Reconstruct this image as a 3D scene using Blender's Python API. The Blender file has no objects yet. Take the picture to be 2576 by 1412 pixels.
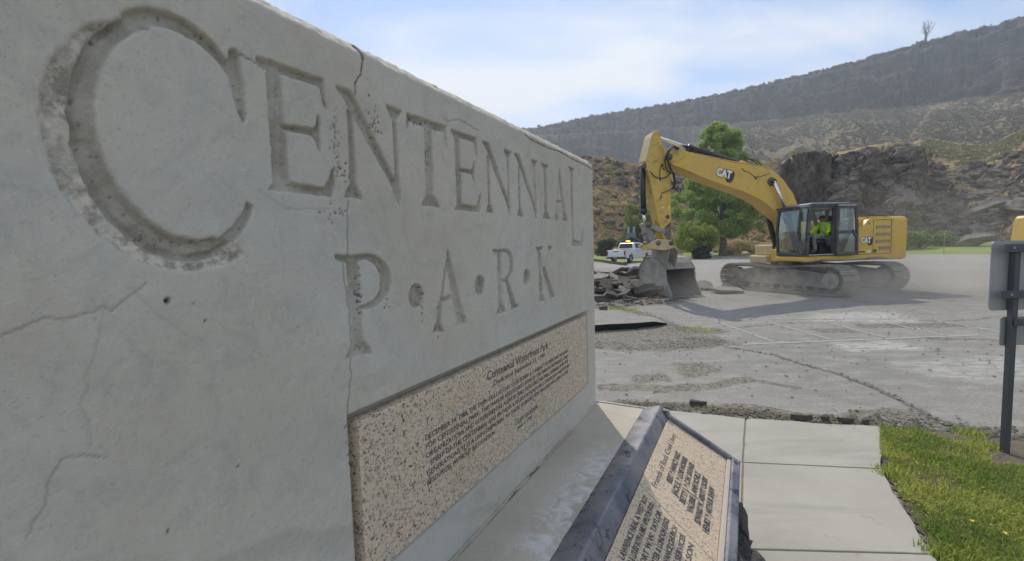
import bpy, bmesh, math, random
import numpy as np
from mathutils import Vector, Matrix, noise as mnoise

# ------------------------------------------------------------ camera, light, exposure
SC = bpy.context.scene
COL = SC.collection
R = math.radians
CAM_H = 1.85
F_PX, CX_PX, CY_PX = 1115.0, 1288.0, 706.0
th = math.atan(83 / F_PX); ph = R(1.7)
w_ = np.array([0, math.cos(th), -math.sin(th)])
u0 = np.array([0, math.sin(th), math.cos(th)]); r0 = np.array([1.0, 0, 0])
r_ = math.cos(ph) * r0 - math.sin(ph) * u0
u_ = math.sin(ph) * r0 + math.cos(ph) * u0
cd = bpy.data.cameras.new('camera'); cam = bpy.data.objects.new('camera', cd); COL.objects.link(cam)
cd.sensor_width = 36.0; cd.lens = F_PX / 2576 * 36.0; cd.clip_start = 0.05; cd.clip_end = 3000
cam.matrix_world = Matrix(((r_[0], u_[0], -w_[0], 0), (r_[1], u_[1], -w_[1], 0), (r_[2], u_[2], -w_[2], CAM_H), (0, 0, 0, 1)))
SC.camera = cam

SUN_EL, SUN_AZ = 49.0, -4.0          # azimuth of the sun, degrees clockwise from +Y
world = bpy.data.worlds.new('World'); SC.world = world; world.use_nodes = True
wt = world.node_tree; wt.nodes.clear()
def wn(t, **k):
    n = wt.nodes.new(t)
    for a, b in k.items(): setattr(n, a, b)
    return n
out = wn('ShaderNodeOutputWorld'); mixs = wn('ShaderNodeMixShader')
bg1 = wn('ShaderNodeBackground'); bg2 = wn('ShaderNodeBackground')
sky = wn('ShaderNodeTexSky', sky_type='NISHITA', sun_disc=False)
sky.sun_elevation = R(SUN_EL); sky.sun_rotation = R(SUN_AZ); sky.altitude = 900; sky.dust_density = 0.6; sky.air_density = 1.0
bg1.inputs['Strength'].default_value = 0.115
hs = wn('ShaderNodeHueSaturation'); hs.inputs['Saturation'].default_value = 1.22; hs.inputs['Value'].default_value = 1.0
wt.links.new(sky.outputs[0], hs.inputs['Color']); wt.links.new(hs.outputs[0], bg1.inputs['Color'])
bg2.inputs['Color'].default_value = (0.635, 0.67, 0.725, 1); bg2.inputs['Strength'].default_value = 1.0
tc = wn('ShaderNodeTexCoord')
# project direction on a cloud deck: (x,y)/(z+.15)
sep = wn('ShaderNodeSeparateXYZ'); wt.links.new(tc.outputs['Generated'], sep.inputs[0])
add = wn('ShaderNodeMath', operation='ADD'); add.inputs[1].default_value = 0.34; wt.links.new(sep.outputs[2], add.inputs[0])
mx = wn('ShaderNodeMath', operation='MAXIMUM'); mx.inputs[1].default_value = 0.05; wt.links.new(add.outputs[0], mx.inputs[0])
dx = wn('ShaderNodeMath', operation='DIVIDE'); wt.links.new(sep.outputs[0], dx.inputs[0]); wt.links.new(mx.outputs[0], dx.inputs[1])
dy = wn('ShaderNodeMath', operation='DIVIDE'); wt.links.new(sep.outputs[1], dy.inputs[0]); wt.links.new(mx.outputs[0], dy.inputs[1])
cmb = wn('ShaderNodeCombineXYZ'); wt.links.new(dx.outputs[0], cmb.inputs[0]); wt.links.new(dy.outputs[0], cmb.inputs[1])
mp = wn('ShaderNodeMapping'); mp.inputs['Scale'].default_value = (1.1, 2.3, 1); mp.inputs['Rotation'].default_value = (0, 0, R(-22)); mp.inputs['Location'].default_value = (3.1, 1.35, 0)
wt.links.new(cmb.outputs[0], mp.inputs[0])
n1 = wn('ShaderNodeTexNoise'); n1.inputs['Scale'].default_value = 1.25; n1.inputs['Detail'].default_value = 6; n1.inputs['Roughness'].default_value = 0.50; n1.inputs['Distortion'].default_value = 0.35
wt.links.new(mp.outputs[0], n1.inputs['Vector'])
cr = wn('ShaderNodeValToRGB'); cr.color_ramp.elements[0].position = 0.37; cr.color_ramp.elements[1].position = 0.63
cr.color_ramp.elements[0].color = (0.18, 0.18, 0.18, 1); cr.color_ramp.elements[1].color = (1, 1, 1, 1)
wt.links.new(n1.outputs['Fac'], cr.inputs[0])
wt.links.new(cr.outputs[0], mixs.inputs[0]); wt.links.new(bg1.outputs[0], mixs.inputs[1]); wt.links.new(bg2.outputs[0], mixs.inputs[2])
wt.links.new(mixs.outputs[0], out.inputs['Surface'])

sd = bpy.data.lights.new('sun', 'SUN'); sun = bpy.data.objects.new('sun', sd); COL.objects.link(sun)
sd.energy = 2.2; sd.angle = R(0.6); sd.color = (1.0, 0.92, 0.79)
sdir = Vector((math.sin(R(SUN_AZ)) * math.cos(R(SUN_EL)), math.cos(R(SUN_AZ)) * math.cos(R(SUN_EL)), math.sin(R(SUN_EL))))
sun.rotation_euler = sdir.to_track_quat('Z', 'Y').to_euler()
vs = SC.view_settings; vs.view_transform = 'Standard'; vs.look = 'None'; vs.gamma = 1; vs.exposure = 0.47; vs.use_curve_mapping = False
SC.render.engine = 'CYCLES'
SC.cycles.volume_step_rate = 2.0; SC.cycles.volume_max_steps = 96; SC.cycles.volume_bounces = 1
SC.cycles.transparent_max_bounces = 12

# ------------------------------------------------------------ numpy noise
def _h(ix, iy, iz, seed):
    h = (ix * 374761393 + iy * 668265263 + iz * 2147483647 + seed * 1274126177) & 0xffffffff
    h = ((h ^ (h >> 13)) * 1103515245) & 0xffffffff
    h = ((h ^ (h >> 15)) * 2246822519) & 0xffffffff
    return ((h ^ (h >> 16)) & 0xffffff) / 16777215.0
def vn(x, y, z=0.0, seed=0):
    x = np.asarray(x, float); y = np.asarray(y, float); z = np.asarray(z, float) + np.zeros_like(x)
    ix = np.floor(x).astype(np.int64); iy = np.floor(y).astype(np.int64); iz = np.floor(z).astype(np.int64)
    fx, fy, fz = x - ix, y - iy, z - iz
    fx, fy, fz = [f * f * (3 - 2 * f) for f in (fx, fy, fz)]
    r = 0
    for a in (0, 1):
        for b in (0, 1):
            for c in (0, 1):
                r = r + _h(ix + a, iy + b, iz + c, seed) * (fx if a else 1 - fx) * (fy if b else 1 - fy) * (fz if c else 1 - fz)
    return r * 2 - 1
def fbm(x, y, z=0.0, o=4, seed=0, gain=0.5):
    r = 0; a = 1.0; f = 1.0; t = 0
    for i in range(o):
        r = r + a * vn(np.asarray(x) * f, np.asarray(y) * f, np.asarray(z) * f, seed + i * 17); t += a; a *= gain; f *= 2.03
    return r / t
def ss(x, a, b):
    t = np.clip((x - a) / (b - a), 0, 1); return t * t * (3 - 2 * t)

# ------------------------------------------------------------ materials
def S(c):   # sRGB 0..255 -> linear
    return tuple((v / 255 / 12.92) if v / 255 <= 0.04045 else ((v / 255 + 0.055) / 1.055) ** 2.4 for v in c)
class NT:
    def __init__(s, name):
        s.m = bpy.data.materials.new(name); s.m.use_nodes = True; s.t = s.m.node_tree; s.t.nodes.clear()
        s.o = s.t.nodes.new('ShaderNodeOutputMaterial'); s.b = s.t.nodes.new('ShaderNodeBsdfPrincipled')
        s.t.links.new(s.b.outputs[0], s.o.inputs['Surface'])
        s.tc = s.t.nodes.new('ShaderNodeTexCoord'); s.co = s.tc.outputs['Object']
    def n(s, t, **k):
        x = s.t.nodes.new(t)
        for a, b in k.items(): setattr(x, a, b)
        return x
    def l(s, a, b): s.t.links.new(a, b)
    def noise(s, scale, det=4, rough=0.55, vec=None, dist=0):
        x = s.n('ShaderNodeTexNoise'); x.inputs['Scale'].default_value = scale; x.inputs['Detail'].default_value = det
        x.inputs['Roughness'].default_value = rough; x.inputs['Distortion'].default_value = dist
        s.l(vec or s.co, x.inputs['Vector']); return x.outputs['Fac']
    def vor(s, scale, feat='F1', vec=None, outn='Distance'):
        x = s.n('ShaderNodeTexVoronoi', feature=feat); x.inputs['Scale'].default_value = scale
        s.l(vec or s.co, x.inputs['Vector']); return x.outputs[outn]
    def scale(s, v, src=None):
        x = s.n('ShaderNodeMapping'); x.inputs['Scale'].default_value = v; s.l(src or s.co, x.inputs[0]); return x.outputs[0]
    def ramp(s, f, stops):
        x = s.n('ShaderNodeValToRGB'); e = x.color_ramp.elements
        while len(e) < len(stops): e.new(0.5)
        for i, (p, c) in enumerate(stops):
            e[i].position = p; e[i].color = (*c, 1) if not isinstance(c, (int, float)) else (c, c, c, 1)
        s.l(f, x.inputs[0]); return x.outputs[0]
    def mix(s, f, a, b, mode='MIX'):
        x = s.n('ShaderNodeMix', data_type='RGBA', blend_type=mode)
        if isinstance(f, (int, float)): x.inputs[0].default_value = f
        else: s.l(f, x.inputs[0])
        for i, v in ((6, a), (7, b)):
            if isinstance(v, tuple): x.inputs[i].default_value = (*v[:3], 1)
            else: s.l(v, x.inputs[i])
        return x.outputs[2]
    def math(s, op, a, b=None):
        x = s.n('ShaderNodeMath', operation=op)
        for i, v in ((0, a), (1, b)):
            if v is None: continue
            if isinstance(v, (int, float)): x.inputs[i].default_value = v
            else: s.l(v, x.inputs[i])
        return x.outputs[0]
    def attr(s, name):
        x = s.n('ShaderNodeAttribute', attribute_name=name); return x.outputs['Fac']
    def col(s, c):
        if isinstance(c, tuple): s.b.inputs['Base Color'].default_value = (*c[:3], 1)
        else: s.l(c, s.b.inputs['Base Color'])
    def rough(s, v):
        if isinstance(v, (int, float)): s.b.inputs['Roughness'].default_value = v
        else: s.l(v, s.b.inputs['Roughness'])
    def bump(s, h, strength=0.4, dist=0.01, prev=None):
        x = s.n('ShaderNodeBump'); x.inputs['Strength'].default_value = strength; x.inputs['Distance'].default_value = dist
        s.l(h, x.inputs['Height'])
        if prev is not None: s.l(prev, x.inputs['Normal'])
        s.l(x.outputs[0], s.b.inputs['Normal']); return x.outputs[0]
def simple(name, c, rough=0.6, metal=0.0, var=0.15, vs_=3.0, dirt=None, dirt_amt=0.5, dirt_scale=2.0, bump=0.0, bscale=60, bdist=0.004, spec=None, offs=0.0):
    t = NT(name)
    c2 = tuple(v * (1 - var) for v in c); c1 = tuple(min(1, v * (1 + var)) for v in c)
    cc = t.mix(t.noise(vs_, 5), c2, c1)
    if dirt: cc = t.mix(t.ramp(t.noise(dirt_scale, 8, 0.65, dist=0.4), [(0.42 + offs, 0.0), (0.68 + offs, dirt_amt)]), cc, dirt)
    t.col(cc); t.rough(rough); t.b.inputs['Metallic'].default_value = metal
    if spec is not None: t.b.inputs['Specular IOR Level'].default_value = spec
    if bump: t.bump(t.noise(bscale, 6), bump, bdist)
    return t.m
DUST = (0.36, 0.33, 0.28)
MT = {}
# monument concrete
t = NT('monument_concrete')
base = t.mix(t.ramp(t.noise(2.3, 6, 0.6), [(0.3, 0.0), (0.7, 1.0)]), (0.50, 0.475, 0.41), (0.59, 0.56, 0.485))
base = t.mix(t.ramp(t.noise(9.0, 8, 0.7, dist=1.2), [(0.5, 0.0), (0.72, 0.55)]), base, (0.34, 0.34, 0.315))
base = t.mix(t.ramp(t.noise(34, 6, 0.75), [(0.56, 0.0), (0.70, 0.45)]), base, (0.56, 0.555, 0.52))
base = t.mix(t.ramp(t.vor(46), [(0.02, 0.8), (0.06, 0.0)]), base, (0.20, 0.195, 0.18))
base = t.mix(t.ramp(t.noise(5.5, 6, 0.65, dist=0.8), [(0.50, 0.0), (0.72, 0.5)]), base, (0.47, 0.44, 0.38))
base = t.mix(t.ramp(t.noise(1.1, 5, 0.6), [(0.5, 0.0), (0.7, 0.6)]), base, (0.50, 0.52, 0.51))
base = t.mix(t.ramp(t.noise(85, 7, 0.8), [(0.55, 0.0), (0.66, 0.45)]), base, (0.30, 0.295, 0.27))
base = t.mix(t.ramp(t.noise(60, 8, 0.85), [(0.60, 0.0), (0.66, 0.6)]), base, (0.74, 0.72, 0.66))
base = t.mix(t.attr('stain_shade'), base, t.mix(t.ramp(t.noise(55, 6, 0.7), [(0.35, 0.0), (0.65, 1.0)]), (0.27, 0.255, 0.21), (0.42, 0.40, 0.335)))  # patina colour together with shade painted into the letter recesses
base = t.mix(t.attr('aggregate'), base, t.mix(t.ramp(t.noise(30, 7, 0.75), [(0.42, 0.0), (0.58, 1.0)]), (0.27, 0.25, 0.205), (0.66, 0.62, 0.54)))
base = t.mix(t.attr('dark'), base, (0.045, 0.043, 0.04))
t.col(base); t.rough(0.92); t.b.inputs['Specular IOR Level'].default_value = 0.25
bn = t.bump(t.noise(150, 5, 0.7), 0.35, 0.003); t.bump(t.noise(26, 6, 0.65), 0.35, 0.008, bn)
MT['wall'] = t.m
# ledge concrete
t = NT('ledge_concrete')
base = t.mix(t.ramp(t.noise(3, 6), [(0.3, 0.0), (0.7, 1.0)]), (0.38, 0.345, 0.285), (0.50, 0.46, 0.39))
base = t.mix(t.math('MULTIPLY', t.attr('white'), t.ramp(t.noise(13, 9, 0.7, dist=0.8), [(0.42, 0.0), (0.6, 1.0)])), base, (0.62, 0.64, 0.62))
base = t.mix(t.ramp(t.noise(120, 4, 0.7), [(0.55, 0.0), (0.7, 0.5)]), base, (0.2, 0.19, 0.17))
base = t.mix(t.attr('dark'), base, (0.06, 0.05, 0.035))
t.col(base); t.rough(0.92); bn = t.bump(t.noise(120, 5, 0.7), 0.4, 0.003); t.bump(t.noise(18, 6, 0.65), 0.3, 0.01, bn)
MT['ledge'] = t.m
# granite
def granite(name, pink, scale=1.0):
    t = NT(name)
    v = t.n('ShaderNodeTexVoronoi'); v.inputs['Scale'].default_value = 105 * scale
    dn = t.n('ShaderNodeTexNoise'); dn.inputs['Scale'].default_value = 70 * scale; dn.inputs['Detail'].default_value = 3
    t.l(t.co, dn.inputs['Vector'])
    wv = t.n('ShaderNodeVectorMath', operation='MULTIPLY_ADD'); wv.inputs[1].default_value = (0.03 / scale,) * 3
    t.l(dn.outputs['Color'], wv.inputs[0]); t.l(t.co, wv.inputs[2]); t.l(wv.outputs[0], v.inputs['Vector'])
    sp = t.n('ShaderNodeSeparateColor'); t.l(v.outputs['Color'], sp.inputs[0])
    c = t.ramp(sp.outputs[0], [(0.0, (0.035, 0.035, 0.04)), (0.10, (0.04, 0.04, 0.04)), (0.115, (0.22, 0.22, 0.22)), (0.28, (0.30, 0.31, 0.30)), (0.30, pink), (0.72, tuple(v_ * 1.18 for v_ in pink)), (0.74, (0.50, 0.47, 0.42)), (1.0, (0.56, 0.52, 0.46))])
    c = t.mix(t.ramp(t.noise(26 * scale, 5, 0.6), [(0.35, 0.0), (0.65, 0.5)]), c, tuple(v_ * 1.12 for v_ in pink))
    c = t.mix(t.ramp(t.noise(42 * scale, 6, 0.8), [(0.60, 0.0), (0.70, 0.6)]), c, (0.20, 0.205, 0.20))
    c = t.mix(t.ramp(t.noise(4, 4), [(0.58, 0.0), (0.75, 0.45)]), c, (0.42, 0.29, 0.12))
    t.col(c); t.rough(0.5); t.bump(t.noise(200, 3), 0.15, 0.001); return t.m
MT['granite'] = granite('pink_granite', (0.62, 0.50, 0.36), 1.7)
MT['granite2'] = granite('tan_granite', (0.58, 0.43, 0.27), 2.0)
MT['ink'] = simple('engraved_dark_paint', (0.085, 0.08, 0.08), 0.8, var=0.5, vs_=60)
t = NT('weathered_blue_steel')
c = t.mix(t.ramp(t.noise(3.2, 8, 0.62), [(0.38, 0.0), (0.62, 1.0)]), (0.13, 0.145, 0.185), (0.285, 0.28, 0.29))
c = t.mix(t.ramp(t.noise(16, 8, 0.75), [(0.56, 0.0), (0.66, 0.7)]), c, (0.22, 0.175, 0.14))
c = t.mix(t.ramp(t.noise(11, 10, 0.82, dist=0.3), [(0.545, 0.0), (0.585, 0.95)]), c, (0.025, 0.035, 0.065))
t.col(c); t.rough(t.ramp(t.noise(8, 5), [(0.3, 0.35), (0.7, 0.65)])); t.b.inputs['Metallic'].default_value = 0.25; t.bump(t.noise(60, 6, 0.7), 0.3, 0.002); MT['frame'] = t.m
MT['strip'] = simple('pinkish_mortar', (0.5, 0.44, 0.38), 0.85, bump=0.3)
t = NT('basalt')
c = t.mix(t.ramp(t.noise(6, 8, 0.7), [(0.35, 0.0), (0.7, 1.0)]), (0.055, 0.055, 0.06), (0.19, 0.18, 0.165))
c = t.mix(t.ramp(t.vor(55), [(0.12, 0.9), (0.3, 0.0)]), c, (0.02, 0.02, 0.024))
t.col(c); t.rough(0.9); bn = t.bump(t.vor(40), 0.8, 0.02); t.bump(t.noise(10, 6), 0.6, 0.03, bn); MT['basalt'] = t.m
# canyon
t = NT('canyon_rock_and_sage')
geo = t.n('ShaderNodeNewGeometry'); sp = t.n('ShaderNodeSeparateXYZ'); t.l(geo.outputs['True Normal'], sp.inputs[0])
steep = t.attr('cliff')
rock = t.mix(t.ramp(t.noise(0.05, 8, 0.7, vec=t.scale((1, 1, 0.35))), [(0.3, 0.0), (0.7, 1.0)]), (0.045, 0.05, 0.06), (0.115, 0.11, 0.11))
rock = t.mix(t.ramp(t.noise(0.30, 7, 0.75, vec=t.scale((1, 1, 0.8))), [(0.48, 0.0), (0.62, 0.7)]), rock, (0.045, 0.045, 0.05))
rock = t.mix(t.ramp(t.noise(0.06, 7, 0.75, vec=t.scale((0.5, 0.5, 2.5))), [(0.54, 0.0), (0.62, 0.8)]), rock, (0.25, 0.185, 0.13))
rock = t.mix(t.ramp(t.noise(0.12, 6, 0.7), [(0.51, 0.0), (0.60, 0.75)]), rock, (0.05, 0.085, 0.05))
slope = t.mix(t.ramp(t.noise(0.016, 6, 0.6), [(0.35, 0.0), (0.65, 1.0)]), (0.175, 0.155, 0.11), (0.265, 0.21, 0.135))
slope = t.mix(t.ramp(t.noise(0.55, 5, 0.7), [(0.45, 0.0), (0.65, 0.7)]), slope, (0.10, 0.10, 0.078))
t.col(t.mix(steep, slope, rock)); t.rough(0.95); t.b.inputs['Specular IOR Level'].default_value = 0.1
bn = t.bump(t.noise(0.5, 6, 0.7), 0.8, 1.0); t.bump(t.noise(2.2, 5, 0.7), 0.6, 0.3, bn)
MT['canyon'] = t.m
t = NT('hillside_dry_grass_and_rock')
geo = t.n('ShaderNodeNewGeometry'); sp = t.n('ShaderNodeSeparateXYZ'); t.l(geo.outputs['True Normal'], sp.inputs[0])
steep = t.ramp(sp.outputs[2], [(0.35, 1.0), (0.6, 0.0)])
rock = t.mix(t.ramp(t.noise(0.7, 8, 0.75), [(0.35, 0.0), (0.65, 1.0)]), (0.035, 0.034, 0.035), (0.17, 0.15, 0.125))
rock = t.mix(t.ramp(t.noise(0.18, 4, 0.6), [(0.45, 0.0), (0.65, 0.5)]), rock, (0.16, 0.125, 0.095))
slope = t.mix(t.ramp(t.noise(0.35, 7, 0.7), [(0.35, 0.0), (0.62, 1.0)]), (0.26, 0.21, 0.13), (0.52, 0.38, 0.22))
slope = t.mix(t.ramp(t.noise(1.3, 6, 0.7), [(0.52, 0.0), (0.66, 0.8)]), slope, (0.105, 0.10, 0.09))
t.col(t.mix(steep, slope, rock)); t.rough(0.95); t.b.inputs['Specular IOR Level'].default_value = 0.1
bn = t.bump(t.noise(1.2, 7, 0.75), 0.9, 0.6); t.bump(t.vor(1.1), 0.5, 0.5, bn)
MT['hill'] = t.m
def rockmat(name, a, b, sc=0.9):
    t = NT(name)
    c = t.mix(t.ramp(t.noise(sc, 8, 0.7), [(0.3, 0.0), (0.7, 1.0)]), a, b)
    c = t.mix(t.ramp(t.noise(sc * 0.3, 5), [(0.5, 0.0), (0.7, 0.4)]), c, (0.24, 0.19, 0.13))
    t.col(c); t.rough(0.9); bn = t.bump(t.noise(sc * 2, 7, 0.7), 0.8, 0.3); t.bump(t.noise(sc * 9, 4, 0.7), 0.5, 0.06, bn); return t.m
MT['boulder'] = rockmat('boulder_basalt', (0.05, 0.047, 0.045), (0.25, 0.22, 0.185), 1.5)
MT['boulder_dark'] = rockmat('black_basalt', (0.035, 0.036, 0.04), (0.13, 0.12, 0.105), 1.1)
MT['cliff'] = rockmat('cliff_brown_basalt', (0.06, 0.052, 0.046), (0.19, 0.15, 0.12), 0.7)
MT['bigrock'] = rockmat('pale_boulder', (0.10, 0.095, 0.085), (0.27, 0.245, 0.205), 1.8)
MT['earth'] = simple('dry_earth', (0.22, 0.18, 0.13), 0.95, var=0.3, vs_=0.4, bump=0.6, bscale=4, bdist=0.05)
MT['jointdirt'] = simple('joint_dirt', (0.20, 0.165, 0.13), 0.95, var=0.4, vs_=20)
MT['soil'] = simple('dark_soil', (0.12, 0.10, 0.07), 0.95, var=0.35, vs_=6, bump=0.6, bscale=25, bdist=0.02)
# lawn
t = NT('watered_lawn')
c = t.mix(t.ramp(t.noise(0.25, 6), [(0.35, 0.0), (0.65, 1.0)]), (0.12, 0.22, 0.03), (0.24, 0.30, 0.06))
c = t.mix(t.ramp(t.noise(3.0, 8, 0.8), [(0.4, 0.0), (0.7, 0.6)]), c, (0.21, 0.20, 0.075))
c = t.mix(t.attr('dry'), c, (0.30, 0.24, 0.13))
t.col(c); t.rough(0.9); t.bump(t.noise(9, 6, 0.8), 0.8, 0.05); MT['lawn'] = t.m
# parking lot
t = NT('old_asphalt')
c = t.mix(t.ramp(t.noise(0.22, 7, 0.62), [(0.32, 0.0), (0.68, 1.0)]), (0.215, 0.208, 0.19), (0.295, 0.285, 0.262))
c = t.mix(t.ramp(t.noise(2.1, 8, 0.7, vec=t.scale((1, 2.2, 1))), [(0.46, 0.0), (0.66, 0.8)]), c, (0.345, 0.335, 0.305))
c = t.mix(t.ramp(t.noise(0.9, 8, 0.72, dist=0.8), [(0.52, 0.0), (0.66, 0.55)]), c, (0.175, 0.17, 0.155))
c = t.mix(t.ramp(t.vor(3.1), [(0.03, 0.85), (0.055, 0.0)]), c, (0.09, 0.08, 0.07))
c = t.mix(t.ramp(t.noise(9, 8, 0.8), [(0.60, 0.0), (0.68, 0.6)]), c, (0.17, 0.16, 0.145))
c = t.mix(t.ramp(t.noise(38, 4, 0.8), [(0.36, 0.8), (0.5, 0.0)]), c, (0.14, 0.135, 0.13))
c = t.mix(t.ramp(t.noise(75, 3, 0.8), [(0.58, 0.0), (0.68, 0.5)]), c, (0.5, 0.48, 0.44))
cm = t.n('ShaderNodeTexVoronoi', feature='DISTANCE_TO_EDGE'); cm.inputs['Scale'].default_value = 9
dn = t.n('ShaderNodeTexNoise'); dn.inputs['Scale'].default_value = 6; dn.inputs['Detail'].default_value = 5; t.l(t.co, dn.inputs['Vector'])
wv = t.n('ShaderNodeVectorMath', operation='MULTIPLY_ADD'); wv.inputs[1].default_value = (0.25,) * 3
t.l(dn.outputs['Color'], wv.inputs[0]); t.l(t.co, wv.inputs[2]); t.l(wv.outputs[0], cm.inputs['Vector'])
ck = t.ramp(cm.outputs[0], [(0.02, 1.0), (0.13, 0.0)])
rub = t.ramp(t.math('ADD', t.attr('rubble'), t.math('MULTIPLY', t.math('SUBTRACT', t.noise(5.5, 9, 0.75), 0.5), 1.3)), [(0.45, 0.0), (0.62, 1.0)])
c = t.mix(t.math('MULTIPLY', rub, ck), c, (0.035, 0.033, 0.03))
c = t.mix(t.math('MULTIPLY', rub, 0.55), c, t.mix(t.noise(14, 8, 0.8), (0.09, 0.08, 0.065), (0.31, 0.27, 0.21)))
tread = t.ramp(t.math('ADD', t.attr('soilmask'), t.math('MULTIPLY', t.math('SUBTRACT', t.noise(4, 9, 0.75), 0.5), 1.2)), [(0.45, 0.0), (0.6, 1.0)])
c = t.mix(t.math('MULTIPLY', tread, 0.95), c, t.mix(t.ramp(t.noise(20, 8, 0.85), [(0.38, 0.0), (0.62, 1.0)]), (0.05, 0.046, 0.042), (0.31, 0.28, 0.235)))
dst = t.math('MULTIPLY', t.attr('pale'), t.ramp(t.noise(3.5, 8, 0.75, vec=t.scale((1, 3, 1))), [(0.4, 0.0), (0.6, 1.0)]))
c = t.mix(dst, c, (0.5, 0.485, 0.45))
c = t.mix(t.attr('dark'), c, (0.06, 0.055, 0.048))
t.col(c); t.rough(0.93); t.b.inputs['Specular IOR Level'].default_value = 0.25
bn = t.bump(t.noise(60, 5, 0.8), 0.5, 0.006); t.bump(t.noise(7, 6, 0.7), 0.35, 0.02, bn)
MT['lot'] = t.m
MT['slab_top'] = simple('broken_asphalt', (0.27, 0.25, 0.22), 0.92, var=0.3, vs_=5, dirt=(0.07, 0.065, 0.06), dirt_amt=0.6, dirt_scale=3, bump=0.6, bscale=30, bdist=0.015)
MT['slab_dark'] = simple('broken_asphalt_dark', (0.12, 0.105, 0.09), 0.92, var=0.4, vs_=5, dirt=(0.04, 0.038, 0.035), dirt_amt=0.8, dirt_scale=3, bump=0.7, bscale=30, bdist=0.015)
MT['plate_shade'] = simple('shade_black_asphalt', (0.025, 0.024, 0.024), 0.95, var=0.4, vs_=20, bump=0.8, bscale=40, bdist=0.01)  # near-black colour stands in for shade on the heaved plate's edge
MT['chips'] = simple('asphalt_crumbs', (0.13, 0.115, 0.095), 0.93, var=0.7, vs_=14)
MT['paint'] = simple('worn_white_paint', (0.355, 0.36, 0.37), 0.9, var=0.15, vs_=20, dirt=(0.32, 0.305, 0.27), dirt_amt=1.0, dirt_scale=5, offs=-0.10)
t = NT('sidewalk_concrete')
c = t.mix(t.ramp(t.noise(1.6, 6), [(0.3, 0.0), (0.7, 1.0)]), (0.33, 0.315, 0.27), (0.395, 0.375, 0.325))
c = t.mix(t.ramp(t.noise(90, 4, 0.8), [(0.55, 0.0), (0.7, 0.3)]), c, (0.27, 0.26, 0.23))
c = t.mix(t.ramp(t.vor(7), [(0.012, 1.0), (0.03, 0.0)]), c, (0.14, 0.12, 0.1))
c = t.mix(t.ramp(t.noise(1.1, 7, 0.6, vec=t.scale((0.6, 2.2, 1)), dist=0.7), [(0.49, 0.0), (0.64, 0.75)]), c, (0.28, 0.27, 0.24))
c = t.mix(t.ramp(t.noise(5, 8, 0.8), [(0.60, 0.0), (0.70, 0.6)]), c, (0.23, 0.20, 0.165))
t.col(c); t.rough(0.9); t.bump(t.noise(150, 4, 0.8), 0.25, 0.002); MT['walk'] = t.m
# machine
YEL = (0.68, 0.44, 0.075)
t = NT('machine_yellow_paint')
c = t.mix(t.noise(2, 5), tuple(v * 0.88 for v in YEL), tuple(v * 1.08 for v in YEL))
c = t.mix(t.ramp(t.noise(1.6, 8, 0.65, dist=0.4), [(0.45, 0.0), (0.70, 0.4)]), c, (0.45, 0.36, 0.19))
c = t.mix(t.ramp(t.noise(5, 9, 0.8, vec=t.scale((1, 1, 0.35)), dist=0.6), [(0.56, 0.0), (0.68, 0.6)]), c, (0.22, 0.15, 0.06))
c = t.mix(t.ramp(t.noise(13, 8, 0.85), [(0.63, 0.0), (0.68, 0.8)]), c, (0.09, 0.07, 0.05))
t.col(c); t.rough(t.ramp(t.noise(4, 4), [(0.3, 0.35), (0.7, 0.6)])); MT['yellow'] = t.m
MT['yellow_dirty'] = simple('machine_yellow_worn', (0.60, 0.41, 0.09), 0.55, var=0.15, vs_=3, dirt=(0.07, 0.05, 0.035), dirt_amt=0.85, dirt_scale=4.5, offs=0.09)
MT['yellow_pale'] = simple('machine_yellow_dusty', (0.56, 0.43, 0.22), 0.6, var=0.12, vs_=2, dirt=DUST, dirt_amt=0.5, dirt_scale=2)
MT['grease'] = simple('greasy_pin_steel', (0.10, 0.075, 0.055), 0.5, 0.2, var=0.5, vs_=12, dirt=(0.28, 0.25, 0.2), dirt_amt=0.7, dirt_scale=7)
MT['bucket'] = simple('dusty_bucket_steel', (0.25, 0.235, 0.205), 0.7, 0.1, var=0.25, vs_=3, dirt=(0.40, 0.375, 0.33), dirt_amt=0.7, dirt_scale=3, bump=0.3, bscale=20)
MT['bucket_shade'] = simple('bucket_inner_shade', (0.028, 0.026, 0.024), 0.7, 0.1, var=0.3, vs_=4, bump=0.3)  # near-black, so the colour carries the shade inside the bucket
MT['black'] = simple('black_paint', (0.02, 0.021, 0.026), 0.4, var=0.2)
MT['cabgrey'] = simple('cab_dark_grey', (0.045, 0.048, 0.058), 0.45, var=0.2, dirt=DUST, dirt_amt=0.25)
MT['roofgrey'] = simple('cab_roof_grey', (0.30, 0.31, 0.33), 0.5)
MT['inner'] = simple('cab_interior', (0.13, 0.13, 0.12), 0.8)
MT['beige'] = simple('cab_headliner', (0.38, 0.37, 0.31), 0.8)
MT['chrome'] = simple('chrome_rod', (0.75, 0.75, 0.76), 0.2, 1.0, var=0.05)
MT['hose'] = simple('rubber_hose', (0.03, 0.03, 0.03), 0.6)
MT['track'] = simple('dusty_track_steel', (0.20, 0.19, 0.17), 0.75, 0.15, var=0.3, vs_=5, dirt=(0.36, 0.34, 0.30), dirt_amt=0.8, dirt_scale=4, offs=-0.05)
MT['trackdark'] = simple('track_frame_dusty', (0.10, 0.095, 0.085), 0.8, var=0.4, vs_=4, dirt=(0.31, 0.30, 0.265), dirt_amt=0.8, dirt_scale=2.2, offs=-0.04)
MT['louver'] = simple('louver_dusty', (0.20, 0.165, 0.10), 0.7)
MT['white'] = simple('white_paint', (0.78, 0.78, 0.77), 0.45, var=0.05)
MT['red'] = simple('red_paint', (0.30, 0.03, 0.03), 0.5)
MT['labely'] = simple('label_yellow', (0.75, 0.55, 0.06), 0.5)
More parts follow.
